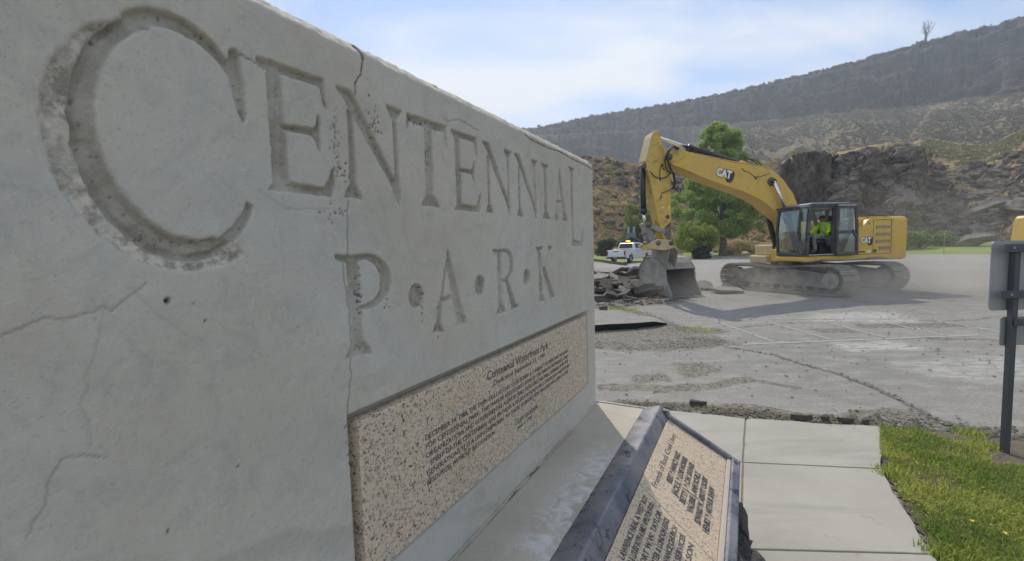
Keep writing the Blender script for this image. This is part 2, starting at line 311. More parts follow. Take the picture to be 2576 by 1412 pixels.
def glass(name, tint, refl=0.16):
    t = NT(name); t.t.nodes.remove(t.b)
    tr = t.n('ShaderNodeBsdfTransparent'); tr.inputs[0].default_value = (*tint, 1)
    gl = t.n('ShaderNodeBsdfGlossy'); gl.inputs['Roughness'].default_value = 0.03
    gl.inputs[0].default_value = (0.9, 0.95, 1, 1)
    mxs = t.n('ShaderNodeMixShader'); mxs.inputs[0].default_value = refl; t.l(tr.outputs[0], mxs.inputs[1]); t.l(gl.outputs[0], mxs.inputs[2])
    t.l(mxs.outputs[0], t.o.inputs['Surface']); return t.m
MT['glass'] = glass('cab_glass', (0.62, 0.74, 0.72))
MT['glassdark'] = glass('dark_glass', (0.06, 0.07, 0.08), 0.05)
MT['truck'] = simple('white_truck_paint', (0.62, 0.64, 0.68), 0.3, var=0.03)
MT['tyre'] = simple('tyre_rubber', (0.02, 0.02, 0.02), 0.85)
MT['rim'] = simple('wheel_rim', (0.45, 0.45, 0.46), 0.35, 0.8)
MT['tail'] = simple('tail_light_red', (0.25, 0.015, 0.03), 0.3)
t = NT('amber_beacon_lit'); t.b.inputs['Base Color'].default_value = (1, 0.45, 0.05, 1); t.b.inputs['Emission Color'].default_value = (1, 0.42, 0.04, 1); t.b.inputs['Emission Strength'].default_value = 2.2; MT['amber'] = t.m
MT['sidegrey'] = simple('building_dark_siding', (0.05, 0.06, 0.065), 0.8)
MT['roofblue'] = simple('weathered_blue_grey_roof', (0.16, 0.18, 0.20), 0.8, bump=0.3, bscale=3)
MT['stack'] = simple('pale_vent_stack', (0.33, 0.38, 0.40), 0.7)
MT['signback'] = simple('aluminium_sign_back', (0.34, 0.35, 0.345), 0.5, 0.2, var=0.10, vs_=4)
MT['signpost'] = simple('galvanised_dark_post', (0.085, 0.09, 0.10), 0.5, 0.3, var=0.15)
MT['hivis'] = simple('hi_vis_yellow', (0.50, 0.80, 0.03), 0.8, var=0.1)
MT['silver'] = simple('reflective_tape', (0.5, 0.52, 0.5), 0.4)
MT['pants'] = simple('grey_trousers', (0.20, 0.205, 0.20), 0.9, var=0.2)
MT['skin'] = simple('tanned_skin', (0.30, 0.15, 0.10), 0.6)
MT['cap'] = simple('brown_cap', (0.07, 0.055, 0.045), 0.9)
MT['boot'] = simple('tan_boot', (0.13, 0.09, 0.06), 0.9)
def leaf(name, a, b, sc=3.0, trans=0.3):
    t = NT(name)
    geo = t.n('ShaderNodeNewGeometry')
    c = t.mix(t.math('MULTIPLY', t.math('ADD', t.noise(sc, 3), geo.outputs['Random Per Island']), 0.5), a, b)
    t.col(c); t.rough(0.6); t.b.inputs['Specular IOR Level'].default_value = 0.3
    tl = t.n('ShaderNodeBsdfTranslucent'); t.l(c, tl.inputs[0])
    mxs = t.n('ShaderNodeMixShader'); mxs.inputs[0].default_value = trans
    t.l(t.b.outputs[0], mxs.inputs[1]); t.l(tl.outputs[0], mxs.inputs[2]); t.l(mxs.outputs[0], t.o.inputs['Surface']); return t.m
MT['leaf'] = leaf('cottonwood_leaves', (0.12, 0.22, 0.055), (0.56, 0.68, 0.20), 1.2, 0.55)
MT['leaf_bush'] = leaf('yellow_green_leaves', (0.12, 0.19, 0.03), (0.42, 0.48, 0.09), 1.5, 0.45)
MT['leaf_dark'] = leaf('dark_olive_leaves', (0.035, 0.055, 0.025), (0.09, 0.12, 0.05), 1.5)
MT['leaf_small'] = leaf('light_green_leaves', (0.10, 0.16, 0.045), (0.32, 0.38, 0.11), 1.5, 0.45)
MT['sage'] = leaf('tan_sage', (0.32, 0.27, 0.14), (0.60, 0.51, 0.28), 0.6, 0.45)
MT['sage_orange'] = leaf('orange_dry_brush', (0.36, 0.26, 0.14), (0.68, 0.52, 0.30), 0.6, 0.5)
MT['sage_grey'] = leaf('grey_olive_sage', (0.14, 0.14, 0.08), (0.34, 0.33, 0.20), 0.6, 0.4)
MT['sage_yellow'] = leaf('yellow_rabbitbrush', (0.28, 0.25, 0.05), (0.42, 0.38, 0.10), 0.6)
MT['sage_far'] = leaf('far_sage', (0.09, 0.085, 0.06), (0.24, 0.21, 0.14), 0.1, 0.25)
MT['green_far'] = leaf('far_juniper', (0.03, 0.05, 0.03), (0.08, 0.105, 0.06), 0.1, 0.1)
def patchleaf(name, trans=0.45):
    t = NT(name); geo = t.n('ShaderNodeNewGeometry')
    a = t.mix(geo.outputs['Random Per Island'], (0.10, 0.19, 0.035), (0.34, 0.46, 0.09))
    b = t.mix(geo.outputs['Random Per Island'], (0.24, 0.30, 0.06), (0.66, 0.68, 0.18))
    d = t.mix(geo.outputs['Random Per Island'], (0.20, 0.17, 0.08), (0.50, 0.42, 0.24))
    c = t.mix(t.ramp(t.noise(1.8, 5, 0.65), [(0.40, 0.0), (0.60, 1.0)]), a, b)
    c = t.mix(t.ramp(t.noise(3.1, 6, 0.7, dist=0.5), [(0.58, 0.0), (0.70, 0.8)]), c, d)
    t.col(c); t.rough(0.6); t.b.inputs['Specular IOR Level'].default_value = 0.3
    tl = t.n('ShaderNodeBsdfTranslucent'); t.l(c, tl.inputs[0]); mxs = t.n('ShaderNodeMixShader'); mxs.inputs[0].default_value = trans
    t.l(t.b.outputs[0], mxs.inputs[1]); t.l(tl.outputs[0], mxs.inputs[2]); t.l(mxs.outputs[0], t.o.inputs['Surface']); return t.m
MT['grass'] = patchleaf('grass_blades')
MT['grass_dry'] = leaf('dry_grass_blades', (0.30, 0.24, 0.10), (0.42, 0.35, 0.18), 2.0, 0.3)
MT['dandelion'] = simple('dandelion_yellow', (0.8, 0.55, 0.02), 0.6)
MT['bark'] = simple('grey_bark', (0.13, 0.115, 0.095), 0.9, var=0.4, vs_=3, bump=0.7, bscale=8, bdist=0.03)
MT['deadwood'] = simple('dead_wood', (0.09, 0.08, 0.075), 0.9)

# ------------------------------------------------------------ geometry helpers
class MB:
    def __init__(s): s.v = []; s.f = []; s.mi = []
    def add(s, vs, fs, mi=0):
        o = len(s.v); s.v += [tuple(map(float, v)) for v in vs]; s.f += [tuple(i + o for i in f) for f in fs]; s.mi += [mi] * len(fs)
    def box(s, x0, x1, y0, y1, z0, z1, M=None, mi=0):
        vs = [Vector((x, y, z)) for x in (x0, x1) for y in (y0, y1) for z in (z0, z1)]
        if M is not None: vs = [M @ v for v in vs]
        s.add(vs, [(0, 1, 3, 2), (4, 6, 7, 5), (0, 4, 5, 1), (2, 3, 7, 6), (0, 2, 6, 4), (1, 5, 7, 3)], mi)
    def prism(s, pts, fn, a, b, mi=0):     # pts 2d outline; fn(p,q,t) -> 3d; extruded from t=a to t=b
        n = len(pts)
        s.add([fn(p, q, a) for p, q in pts] + [fn(p, q, b) for p, q in pts],
              [tuple(range(n)), tuple(range(2 * n - 1, n - 1, -1))] + [(i, (i + 1) % n, n + (i + 1) % n, n + i) for i in range(n)], mi)
    def tube(s, pts, rad, seg=8, cap=True, mi=0):
        pts = [Vector(p) for p in pts]; n = len(pts)
        if not isinstance(rad, (list, tuple)): rad = [rad] * n
        vs = []; up = None
        for i, p in enumerate(pts):
            d = (pts[min(i + 1, n - 1)] - pts[max(i - 1, 0)]).normalized()
            if up is None: up = Vector((0, 0, 1)) if abs(d.z) < 0.9 else Vector((1, 0, 0))
            x = d.cross(up).normalized(); y = x.cross(d).normalized(); up = y
            for k in range(seg):
                a = 2 * math.pi * k / seg; vs.append(p + (x * math.cos(a) + y * math.sin(a)) * rad[i])
        fs = [(i * seg + k, i * seg + (k + 1) % seg, (i + 1) * seg + (k + 1) % seg, (i + 1) * seg + k) for i in range(n - 1) for k in range(seg)]
        if cap: fs += [tuple(range(seg - 1, -1, -1)), tuple(range((n - 1) * seg, n * seg))]
        s.add(vs, fs, mi)
    def build(s, name, mat, parent=None, smooth=False, bevel=0.0, recalc=True, attrs=None):
        me = bpy.data.meshes.new(name); me.from_pydata(s.v, [], s.f)
        for m in (mat if isinstance(mat, (list, tuple)) else [mat]): me.materials.append(m)
        if any(s.mi): me.polygons.foreach_set('material_index', s.mi)
        if recalc:
            bm = bmesh.new(); bm.from_mesh(me); bmesh.ops.recalc_face_normals(bm, faces=bm.faces); bm.to_mesh(me); bm.free()
        if smooth: me.polygons.foreach_set('use_smooth', [True] * len(me.polygons))
        o = bpy.data.objects.new(name, me); COL.objects.link(o)
        if parent: o.parent = parent
        if bevel:
            b = o.modifiers.new('bevel', 'BEVEL'); b.width = bevel; b.segments = 2; b.limit_method = 'ANGLE'; b.angle_limit = R(35)
        return o
def npmesh(name, V, Fq, mat, parent=None, smooth=True, attrs=None):
    me = bpy.data.meshes.new(name); V = np.asarray(V, np.float32); Fq = np.asarray(Fq, np.int32); k = Fq.shape[1]
    me.vertices.add(len(V)); me.vertices.foreach_set('co', V.ravel())
    me.loops.add(Fq.size); me.loops.foreach_set('vertex_index', Fq.ravel())
    me.polygons.add(len(Fq)); me.polygons.foreach_set('loop_start', np.arange(0, Fq.size, k, dtype=np.int32))
    me.polygons.foreach_set('loop_total', np.full(len(Fq), k, np.int32))
    if smooth: me.polygons.foreach_set('use_smooth', np.ones(len(Fq), bool))
    for m in (mat if isinstance(mat, (list, tuple)) else [mat]): me.materials.append(m)
    for a, d in (attrs or {}).items():
        at = me.attributes.new(a, 'FLOAT', 'POINT'); at.data.foreach_set('value', np.asarray(d, np.float32).ravel())
    me.update(calc_edges=True); me.validate()
    o = bpy.data.objects.new(name, me); COL.objects.link(o)
    if parent: o.parent = parent
    return o
def gridfaces(nr, nc):
    i = np.arange(nr - 1)[:, None] * nc + np.arange(nc - 1)[None, :]
    return np.stack([i, i + 1, i + nc + 1, i + nc], -1).reshape(-1, 4)
def tag(o, label=None, cat=None, group=None, kind=None):
    if label: o['label'] = label
    if cat: o['category'] = cat
    if group: o['group'] = group
    if kind: o['kind'] = kind
    return o
def thing(name, label, cat, loc=(0, 0, 0), rz=0.0, group=None):
    o = bpy.data.objects.new(name, None); COL.objects.link(o); o.location = loc; o.rotation_euler = (0, 0, rz); o.empty_display_size = 0.2
    return tag(o, label, cat, group)
def text_mesh(txt, size, bold=0.0, extrude=0.0008, align='LEFT', sx=1.0, spacing=1.0):
    cu = bpy.data.curves.new('lettering', 'FONT'); cu.body = txt; cu.size = size; cu.offset = bold; cu.extrude = extrude; cu.align_x = align
    cu.resolution_u = 2; cu.space_character = spacing
    o = bpy.data.objects.new('tmp', cu); COL.objects.link(o)
    dg = bpy.context.evaluated_depsgraph_get(); me = bpy.data.meshes.new_from_object(o.evaluated_get(dg))
    bpy.data.objects.remove(o); bpy.data.curves.remove(cu)
    if sx != 1.0: me.transform(Matrix.Diagonal((sx, 1, 1, 1)))
    return me
def put_text(name, txt, size, M, mat, parent, **k):
    me = text_mesh(txt, size, **k); me.transform(M); me.materials.clear(); me.materials.append(mat)
    o = bpy.data.objects.new(name, me); COL.objects.link(o); o.parent = parent; return o
def frameM(origin, xa, ya):
    xa = Vector(xa).normalized(); ya = Vector(ya).normalized(); za = xa.cross(ya).normalized()
    return Matrix(((xa.x, ya.x, za.x, origin[0]), (xa.y, ya.y, za.y, origin[1]), (xa.z, ya.z, za.z, origin[2]), (0, 0, 0, 1)))

# ------------------------------------------------------------ monument sign
WA = R(27.97)
WT = np.array([math.sin(WA), math.cos(WA)]); WN = np.array([math.cos(WA), -math.sin(WA)])
W_PERP = -0.929; S_END = 2.965; S_BEG = -0.35
def WP(s, n, z):     # s along the wall, n out of the face, z up
    p = WT * s + WN * (W_PERP + n); return (p[0], p[1], z)
def WV(s, n, z):
    return np.stack([WT[0] * s + WN[0] * (W_PERP + n), WT[1] * s + WN[1] * (W_PERP + n), z], -1)
monument = thing('monument_sign', 'grey concrete park sign wall with carved letters and granite plaques in the foreground', 'monument sign', (0, 0, 0))
# --- carved lettering as polygons (s, z)
def arc(cx, cy, rx, ry, a0, a1, n=14):
    return [(cx + rx * math.cos(R(a0 + (a1 - a0) * i / n)), cy + ry * math.sin(R(a0 + (a1 - a0) * i / n))) for i in range(n + 1)]
def crescent(c1, c2): return c1 + c2[::-1]
L = []   # list of (poly, maxdepth)
def P(*pts, d=0.014): L.append((list(pts), d))
def serif_v(x0, x1, z, up, ext=0.022, h=0.02, d=0.014, tilt=0.0):  # bracketed serif at the end of a vertical stem
    k = 1 if up else -1
    P((x0 - ext, z + tilt), (x1 + ext, z - tilt), (x1 + ext * 0.75, z - k * h * 0.55), (x1 + 0.004, z - k * h * 1.7), (x0 - 0.004, z - k * h * 1.7), (x0 - ext * 0.75, z - k * h * 0.55), d=d)
T, Bz = 2.275, 1.993
# C : broad crescent plus terminals
L.append((crescent(arc(0.462, 2.062, 0.158, 0.222, 112, 285, 34), arc(0.474, 2.074, 0.137, 0.190, 112, 285, 34)), 0.015))
L.append((crescent(arc(0.462, 2.070, 0.150, 0.215, 118, 272, 26), arc(0.482, 2.076, 0.146, 0.198, 126, 262, 26)), 0.019))
L.append((crescent(arc(0.462, 2.070, 0.150, 0.224, 30, 122, 20), arc(0.462, 2.070, 0.140, 0.194, 34, 120, 20)), 0.015))   # top arm
L.append((crescent(arc(0.462, 2.070, 0.150, 0.225, 262, 328, 20), arc(0.462, 2.078, 0.136, 0.206, 262, 326, 20)), 0.015))  # bottom arm
P((0.551, 2.232), (0.562, 2.268), (0.576, 2.274), (0.584, 2.262), (0.588, 2.190), (0.586, 2.136), (0.577, 2.122), (0.567, 2.150), (0.558, 2.195), d=0.016)
C_BAND = crescent(arc(0.462, 2.050, 0.190, 0.226, 125, 300, 34), arc(0.462, 2.066, 0.146, 0.210, 125, 300, 34))
def letE(x0, x1, st):
    P((x0 + st * 0.45, T), (x0 + st * 1.35, T), (x0 + st * 1.45, Bz), (x0 + st * 0.5, Bz))
    P((x0, T), (x1 - 0.004, T + 0.004), (x1 - 0.006, T - 0.018), (x0 + st * 1.3, T - 0.022), (x0 + st * 0.3, T - 0.022), (x0 - 0.002, T - 0.009))
    P((x1 - 0.026, T + 0.003), (x1 - 0.003, T + 0.004), (x1 + 0.001, T - 0.070), (x1 - 0.008, T - 0.062), (x1 - 0.017, T - 0.028))
    P((x0 + st, 2.145), (x1 - 0.045, 2.150), (x1 - 0.045, 2.132), (x0 + st, 2.131))
    P((x1 - 0.052, 2.146), (x1 - 0.036, 2.158), (x1 - 0.028, 2.186), (x1 - 0.021, 2.180), (x1 - 0.023, 2.100), (x1 - 0.030, 2.098), (x1 - 0.040, 2.124), (x1 - 0.052, 2.133))
    P((x0 + 0.004, Bz - 0.001), (x0 + st * 0.5, Bz + 0.016), (x0 + st * 1.4, Bz + 0.022), (x1 - 0.02, Bz + 0.020), (x1 + 0.004, Bz + 0.02), (x1 + 0.002, Bz - 0.003))
    P((x1 - 0.020, Bz + 0.016), (x1 + 0.008, Bz + 0.072), (x1 + 0.016, Bz + 0.074), (x1 + 0.013, Bz + 0.02), (x1 + 0.004, Bz - 0.004), (x1 - 0.03, Bz + 0.0))
def letN(x0, x1, th=0.032):
    P((x0, T), (x0 + 0.055, T + 0.001), (x1 - 0.012, Bz + 0.035), (x1 - 0.020, Bz - 0.006), (x1 - 0.034, Bz), (x1 - 0.06, Bz + 0.055), (x0 + 0.030, T - 0.030), (x0 + 0.012, T - 0.014))
    P((x0 + 0.036, T - 0.05), (x0 + 0.058, T - 0.06), (x0 + 0.056, Bz + 0.02), (x0 + 0.034, Bz + 0.02)); serif_v(x0 + 0.034, x0 + 0.056, Bz, False, 0.022)
    P((x1 - 0.040, T - 0.01), (x1 - 0.020, T - 0.01), (x1 - 0.018, Bz + 0.012), (x1 - 0.024, Bz - 0.010), (x1 - 0.038, Bz + 0.02)); serif_v(x1 - 0.040, x1 - 0.018, T, True, 0.026)
letE(0.617, 0.792, 0.042)
letN(0.821, 1.066)
P((1.172, T - 0.01), (1.216, T - 0.01), (1.212, Bz + 0.01), (1.170, Bz + 0.01)); serif_v(1.172, 1.212, Bz, False, 0.032)
P((1.092, T - 0.002), (1.298, T + 0.004), (1.297, T - 0.018), (1.24, T - 0.025), (1.15, T - 0.027), (1.094, T - 0.022)); P((1.091, T), (1.104, T), (1.108, T - 0.022), (1.098, T - 0.045), (1.090, T - 0.046)); P((1.276, T), (1.299, T + 0.003), (1.297, T - 0.062), (1.290, T - 0.064), (1.280, T - 0.03))
letE(1.322, 1.494, 0.042)
letN(1.530, 1.776); letN(1.806, 2.052)
P((2.130, T - 0.01), (2.172, T - 0.01), (2.176, Bz + 0.01), (2.134, Bz + 0.01)); serif_v(2.130, 2.172, T, True, 0.030); serif_v(2.134, 2.176, Bz, False, 0.030)
P((2.352, 2.288), (2.362, 2.285), (2.445, Bz + 0.02), (2.440, Bz), (2.405, Bz), (2.345, 2.225)); P((2.345, 2.265), (2.356, 2.258), (2.305, Bz + 0.015), (2.285, Bz + 0.01)); serif_v(2.286, 2.304, Bz, False, 0.025); serif_v(2.408, 2.444, Bz, False, 0.022)
P((2.308, 2.105), (2.400, 2.107), (2.404, 2.090), (2.305, 2.088))
P((2.530, 2.30), (2.568, 2.30), (2.574, 1.86), (2.534, 1.86)); serif_v(2.530, 2.568, 2.316, True, 0.034); P((2.530, 1.852), (2.574, 1.885), (2.70, 1.872), (2.722, 1.86), (2.715, 1.842), (2.54, 1.846)); P((2.690, 1.866), (2.752, 1.965), (2.765, 1.962), (2.745, 1.88), (2.725, 1.838), (2.69, 1.85))
# PARK
T2, B2 = 1.845, 1.568
P((0.826, T2 - 0.015), (0.868, T2 - 0.02), (0.872, B2 + 0.01), (0.832, B2 + 0.01)); serif_v(0.832, 0.872, B2, False, 0.028, tilt=0.004)
P((0.790, T2), (0.85, T2 - 0.003), (0.91, T2), (0.91, T2 - 0.016), (0.85, T2 - 0.022), (0.815, T2 - 0.02), (0.792, T2 - 0.012))
L.append((crescent(arc(0.895, 1.767, 0.094, 0.078, 88, -95, 22), arc(0.888, 1.767, 0.056, 0.060, 85, -90, 22)), 0.014))
P((0.868, 1.705), (0.895, 1.705), (0.905, 1.690), (0.868, 1.692))
def dot(x): L.append((arc(x, 1.705, 0.036, 0.040, 0, 344, 20), 0.020))
dot(1.097); dot(1.480); dot(1.903)
P((1.273, 1.852), (1.279, 1.85), (1.368, B2 + 0.02), (1.362, B2), (1.322, B2 + 0.002), (1.262, 1.79)); P((1.262, 1.81), (1.275, 1.815), (1.215, B2 + 0.012), (1.190, B2 + 0.012)); serif_v(1.192, 1.213, B2, False, 0.022, tilt=0.004); serif_v(1.324, 1.364, B2 + 0.001, False, 0.020)
P((1.218, 1.682), (1.300, 1.690), (1.304, 1.672), (1.214, 1.665))
P((1.624, T2 - 0.015), (1.664, T2 - 0.02), (1.664, B2 + 0.01), (1.624, B2 + 0.01)); serif_v(1.624, 1.664, B2, False, 0.024)
P((1.584, T2), (1.64, T2 - 0.003), (1.70, T2 + 0.001), (1.70, T2 - 0.015), (1.64, T2 - 0.022), (1.604, T2 - 0.02))
L.append((crescent(arc(1.690, 1.776, 0.082, 0.070, 85, -80, 20), arc(1.685, 1.776, 0.050, 0.055, 85, -85, 20)), 0.014))
P((1.664, 1.716), (1.70, 1.718), (1.72, 1.705), (1.785, B2 + 0.02), (1.78, B2 + 0.006), (1.742, B2 + 0.004), (1.690, 1.698), (1.664, 1.702)); P((1.735, B2 + 0.016), (1.79, B2 + 0.024), (1.812, B2 + 0.016), (1.80, B2 + 0.006), (1.73, B2))
P((2.038, T2 - 0.01), (2.082, T2 - 0.01), (2.090, B2 + 0.01), (2.050, B2 + 0.01)); serif_v(2.038, 2.082, T2 + 0.004, True, 0.028, h=0.014); serif_v(2.050, 2.090, B2 - 0.002, False, 0.024)
P((2.080, 1.722), (2.094, 1.735), (2.205, T2 - 0.01), (2.184, T2 - 0.01)); serif_v(2.185, 2.205, T2 + 0.006, True, 0.024, h=0.012)
P((2.092, 1.735), (2.116, 1.752), (2.236, B2 + 0.02), (2.23, B2 + 0.002), (2.186, B2), (2.10, 1.71)); serif_v(2.190, 2.228, B2 + 0.001, False, 0.022, h=0.012)

# --- grid of the front face
cs = [S_BEG + 0.02 * i for i in range(22)]
x = cs[-1]
while x < 1.62: x += 0.0034; cs.append(x)
while x < S_END - 0.016: x += 0.0048; cs.append(x)
cb = [0.0] * len(cs)
for s_, b_ in ((S_END - 0.011, 0.0), (S_END - 0.004, 0.003), (S_END, 0.010), (S_END, 0.03), (S_END, 0.34)): cs.append(s_); cb.append(b_)
rz = list(np.arange(0.742, 2.386, 0.004)); rb = [0.0] * len(rz)
for k in range(1, 9): rz.append(2.386 + 0.0048 * k); rb.append(0.0052 * k)
rz += [2.427, 2.428, 2.427]; rb += [0.08, 0.2, 0.34]
cs, cb, rz, rb = map(np.array, (cs, cb, rz, rb))
SS, ZZ = np.meshgrid(cs, rz); BB = np.maximum(cb[None, :] + 0 * ZZ, rb[:, None] + 0 * SS)
flat = (BB < 0.001)
wob = 0.0015
SSw = SS + wob * vn(SS * 60, ZZ * 60, 3.1) + 0.0012 * vn(SS * 160, ZZ * 160, 1.0); ZZw = ZZ + wob * vn(SS * 60, ZZ * 60, 9.7) + 0.0012 * vn(SS * 160, ZZ * 160, 5.0)
def poly_depth(px, pz, poly):     # inside distance (>0 inside)
    px = px.ravel(); pz = pz.ravel(); n = len(poly); dmin = np.full(px.shape, 1e9); ins = np.zeros(px.shape, bool)
    for i in range(n):
        ax, ay = poly[i]; bx, by = poly[(i + 1) % n]
        ex, ey = bx - ax, by - ay; q = ex * ex + ey * ey + 1e-12
        tt = np.clip(((px - ax) * ex + (pz - ay) * ey) / q, 0, 1)
        d = (px - ax - tt * ex) ** 2 + (pz - ay - tt * ey) ** 2; dmin = np.minimum(dmin, d)
        c = ((ay > pz) != (by > pz)) & (px < (bx - ax) * (pz - ay) / (by - ay + 1e-15) + ax); ins ^= c
    d = np.sqrt(dmin); return np.where(ins, d, -d)
sdf = np.full(SS.shape, -1.0); dep = np.zeros(SS.shape)
for poly, dm in L:
    xs = [p[0] for p in poly]; zs = [p[1] for p in poly]
    c0, c1 = np.searchsorted(cs[:-5], [min(xs) - 0.03, max(xs) + 0.03]); q0, q1 = np.searchsorted(rz[:-11], [min(zs) - 0.03, max(zs) + 0.03])
    if c1 <= c0 or q1 <= q0: continue
    sub = (slice(q0, q1), slice(c0, c1))
    d = poly_depth(SSw[sub], ZZw[sub], poly).reshape(SS[sub].shape)
    sdf[sub] = np.maximum(sdf[sub], d)
    dep[sub] = np.maximum(dep[sub], np.clip((d + 0.0005) * 3.0, 0, dm))
stain_shade = ss(sdf, -0.0005, 0.0025) * flat  # letter recesses: real patina plus some recess shade put into the colour
band = np.zeros(SS.shape); bsub = cs < 0.75
bd = poly_depth(SSw[:, bsub], ZZw[:, bsub], C_BAND).reshape(-1, bsub.sum())
band[:, bsub] = ss(bd + 0.004 * fbm(SS[:, bsub] * 60, ZZ[:, bsub] * 60, 0, 3, 15), -0.003, 0.003) * (0.55 + 0.45 * ss(fbm(SS[:, bsub] * 22, ZZ[:, bsub] * 22, 2.0, 4, 5), -0.3, 0.1))
dep += band * 0.009 * flat + band * 0.003 * fbm(SS * 90, ZZ * 90, 0, 3, 8)
# plaque recess
rc = (SS > 0.80) & (SS < 2.797) & (ZZ > 0.925) & (ZZ < 1.421) & flat
dep = np.where(rc, 0.040, dep)
# cracks
dark = np.zeros(SS.shape)
def crack(pts, wd, dp, amp=0.004, sd_=0):
    pts = np.array(pts); seg = []
    for i in range(len(pts) - 1):
        m = max(3, int(np.linalg.norm(pts[i + 1] - pts[i]) / 0.006))
        for k in range(m): seg.append(pts[i] + (pts[i + 1] - pts[i]) * k / m)
    seg.append(pts[-1]); seg = np.array(seg)
    seg[:, 0] += amp * fbm(seg[:, 0] * 40, seg[:, 1] * 40, sd_, 3); seg[:, 1] += amp * fbm(seg[:, 0] * 40, seg[:, 1] * 40, sd_ + 5.5, 3)
    c0, c1 = np.searchsorted(cs, [seg[:, 0].min() - .02, seg[:, 0].max() + .02]); q0, q1 = np.searchsorted(rz, [seg[:, 1].min() - .02, seg[:, 1].max() + .02])
    sub = (slice(q0, q1), slice(c0, c1)); X = SS[sub]; Z = ZZ[sub]; dm = np.full(X.shape, 9.0)
    for i in range(len(seg) - 1):
        a = seg[i]; e_ = seg[i + 1] - a; tt = np.clip(((X - a[0]) * e_[0] + (Z - a[1]) * e_[1]) / (e_ @ e_ + 1e-12), 0, 1)
        dm = np.minimum(dm, (X - a[0] - tt * e_[0]) ** 2 + (Z - a[1] - tt * e_[1]) ** 2)
    dm = np.sqrt(dm); w = np.maximum(wd * (0.75 + 0.5 * fbm(X * 30, Z * 30, sd_, 2)), 0.0021)
    k = 1 - ss(dm, w * 0.4, w * 1.5); dark[sub] = np.maximum(dark[sub], k * min(1, max(dp, wd * 0.9) * 150) * (0.8 if wd < 0.002 else 1.0)); dep[sub] += k * dp * (0.4 if wd < 0.002 else 1.0)
crack([(0.922, 2.412), (0.927, 2.387), (0.913, 2.332), (0.890, 2.302), (0.888, 2.270)], 0.0035, 0.005)
crack([(0.921, 2.412), (0.924, 2.375)], 0.008, 0.006, sd_=2)
crack([(0.872, 2.25), (0.858, 2.19), (0.860, 2.01)], 0.0022, 0.003)
crack([(0.846, 1.985), (0.836, 1.922), (0.833, 1.844)], 0.0018, 0.004)
crack([(0.815, 1.825), (0.824, 1.7), (0.826, 1.58), (0.819, 1.545), (0.821, 1.524), (0.799, 1.421)], 0.0018, 0.004)
crack([(0.585, 2.265), (0.61, 2.26), (0.63, 2.25)], 0.002, 0.003)
crack([(1.28, 2.30), (1.303, 2.295), (1.38, 2.320), (1.511, 2.308)], 0.0024, 0.0025)
crack([(1.866, 2.400), (1.976, 2.369), (2.189, 2.366), (2.363, 2.376), (2.56, 2.369), (2.858, 2.366), (2.96, 2.36)], 0.0038, 0.005)
crack([(0.19, 1.742), (0.22, 1.752), (0.253, 1.766), (0.273, 1.760), (0.31, 1.765), (0.323, 1.774), (0.333, 1.766), (0.351, 1.779), (0.382, 1.806)], 0.0018, 0.0028)
crack([(0.322, 1.765), (0.318, 1.744), (0.306, 1.702), (0.290, 1.662), (0.293, 1.645), (0.283, 1.624), (0.291, 1.591), (0.290, 1.554)], 0.0015, 0.0010)
crack([(0.31, 1.526), (0.275, 1.543), (0.254, 1.546), (0.235, 1.513), (0.233, 1.485), (0.208, 1.448)], 0.0015, 0.0024)
crack([(0.60, 1.99), (0.66, 1.955), (0.78, 1.96)], 0.0014, 0.0015); crack([(0.36, 1.80), (0.44, 1.70), (0.47, 1.69)], 0.001, 0.001)
rng = np.random.default_rng(4)
def pits(cx, cz, rx, rz_, n, r0_, r1_, dp=0.006):
    for _ in range(n):
        px, pz = cx + rng.normal() * rx, cz + rng.normal() * rz_; r = rng.uniform(r0_, r1_)
        c0, c1 = np.searchsorted(cs, [px - r * 2, px + r * 2]); q0, q1 = np.searchsorted(rz, [pz - r * 2, pz + r * 2])
        sub = (slice(q0, q1), slice(c0, c1)); d = np.hypot(SS[sub] - px, (ZZ[sub] - pz) * rng.uniform(0.6, 1.0)); k = 1 - ss(d, r * 0.5, r * 1.25)
        dark[sub] = np.maximum(dark[sub], k * min(0.9, dp * 140)); dep[sub] += k * dp
pits(0.415, 1.772, 0.001, 0.001, 3, 0.003, 0.004); pits(0.456, 1.763, 0, 0, 1, .0018, .002); pits(0.475, 1.725, 0, 0, 1, .002, .0022); pits(0.383, 1.353, 0, 0, 1, .0022, .0024); pits(0.514, 1.414, 0, 0, 1, .002, .0022)
pits(0.814, 2.125, 0.009, 0.038, 60, 0.0010, 0.0025, 0.003); pits(0.835, 2.06, 0.02, 0.012, 18, 0.0015, 0.003); pits(0.955, 2.21, 0.012, 0.03, 26, 0.0015, 0.003)
pits(0.87, 1.74, 0.004, 0.045, 18, 0.0012, 0.003); pits(0.96, 1.70, 0.018, 0.02, 16, 0.0012, 0.0024); pits(1.12, 1.69, 0.006, 0.03, 18, .0015, .003); pits(1.205, 1.62, 0.006, 0.035, 30, .0016, .004); pits(1.14, 2.255, 0.02, 0.006, 14, .0018, .004); pits(1.19, 2.15, 0.006, 0.06, 24, .0015, .003)
pits(0.86, 1.66, 0.01, 0.06, 12, .0012, .0026); pits(0.80, 1.36, 0.004, 0.05, 12, .0015, .003); pits(0.80, 1.95, 0.02, 0.01, 14, .0014, .003)
pits(0.75, 1.7, 0.9, 0.55, 150, 0.0007, 0.0014, 0.002)
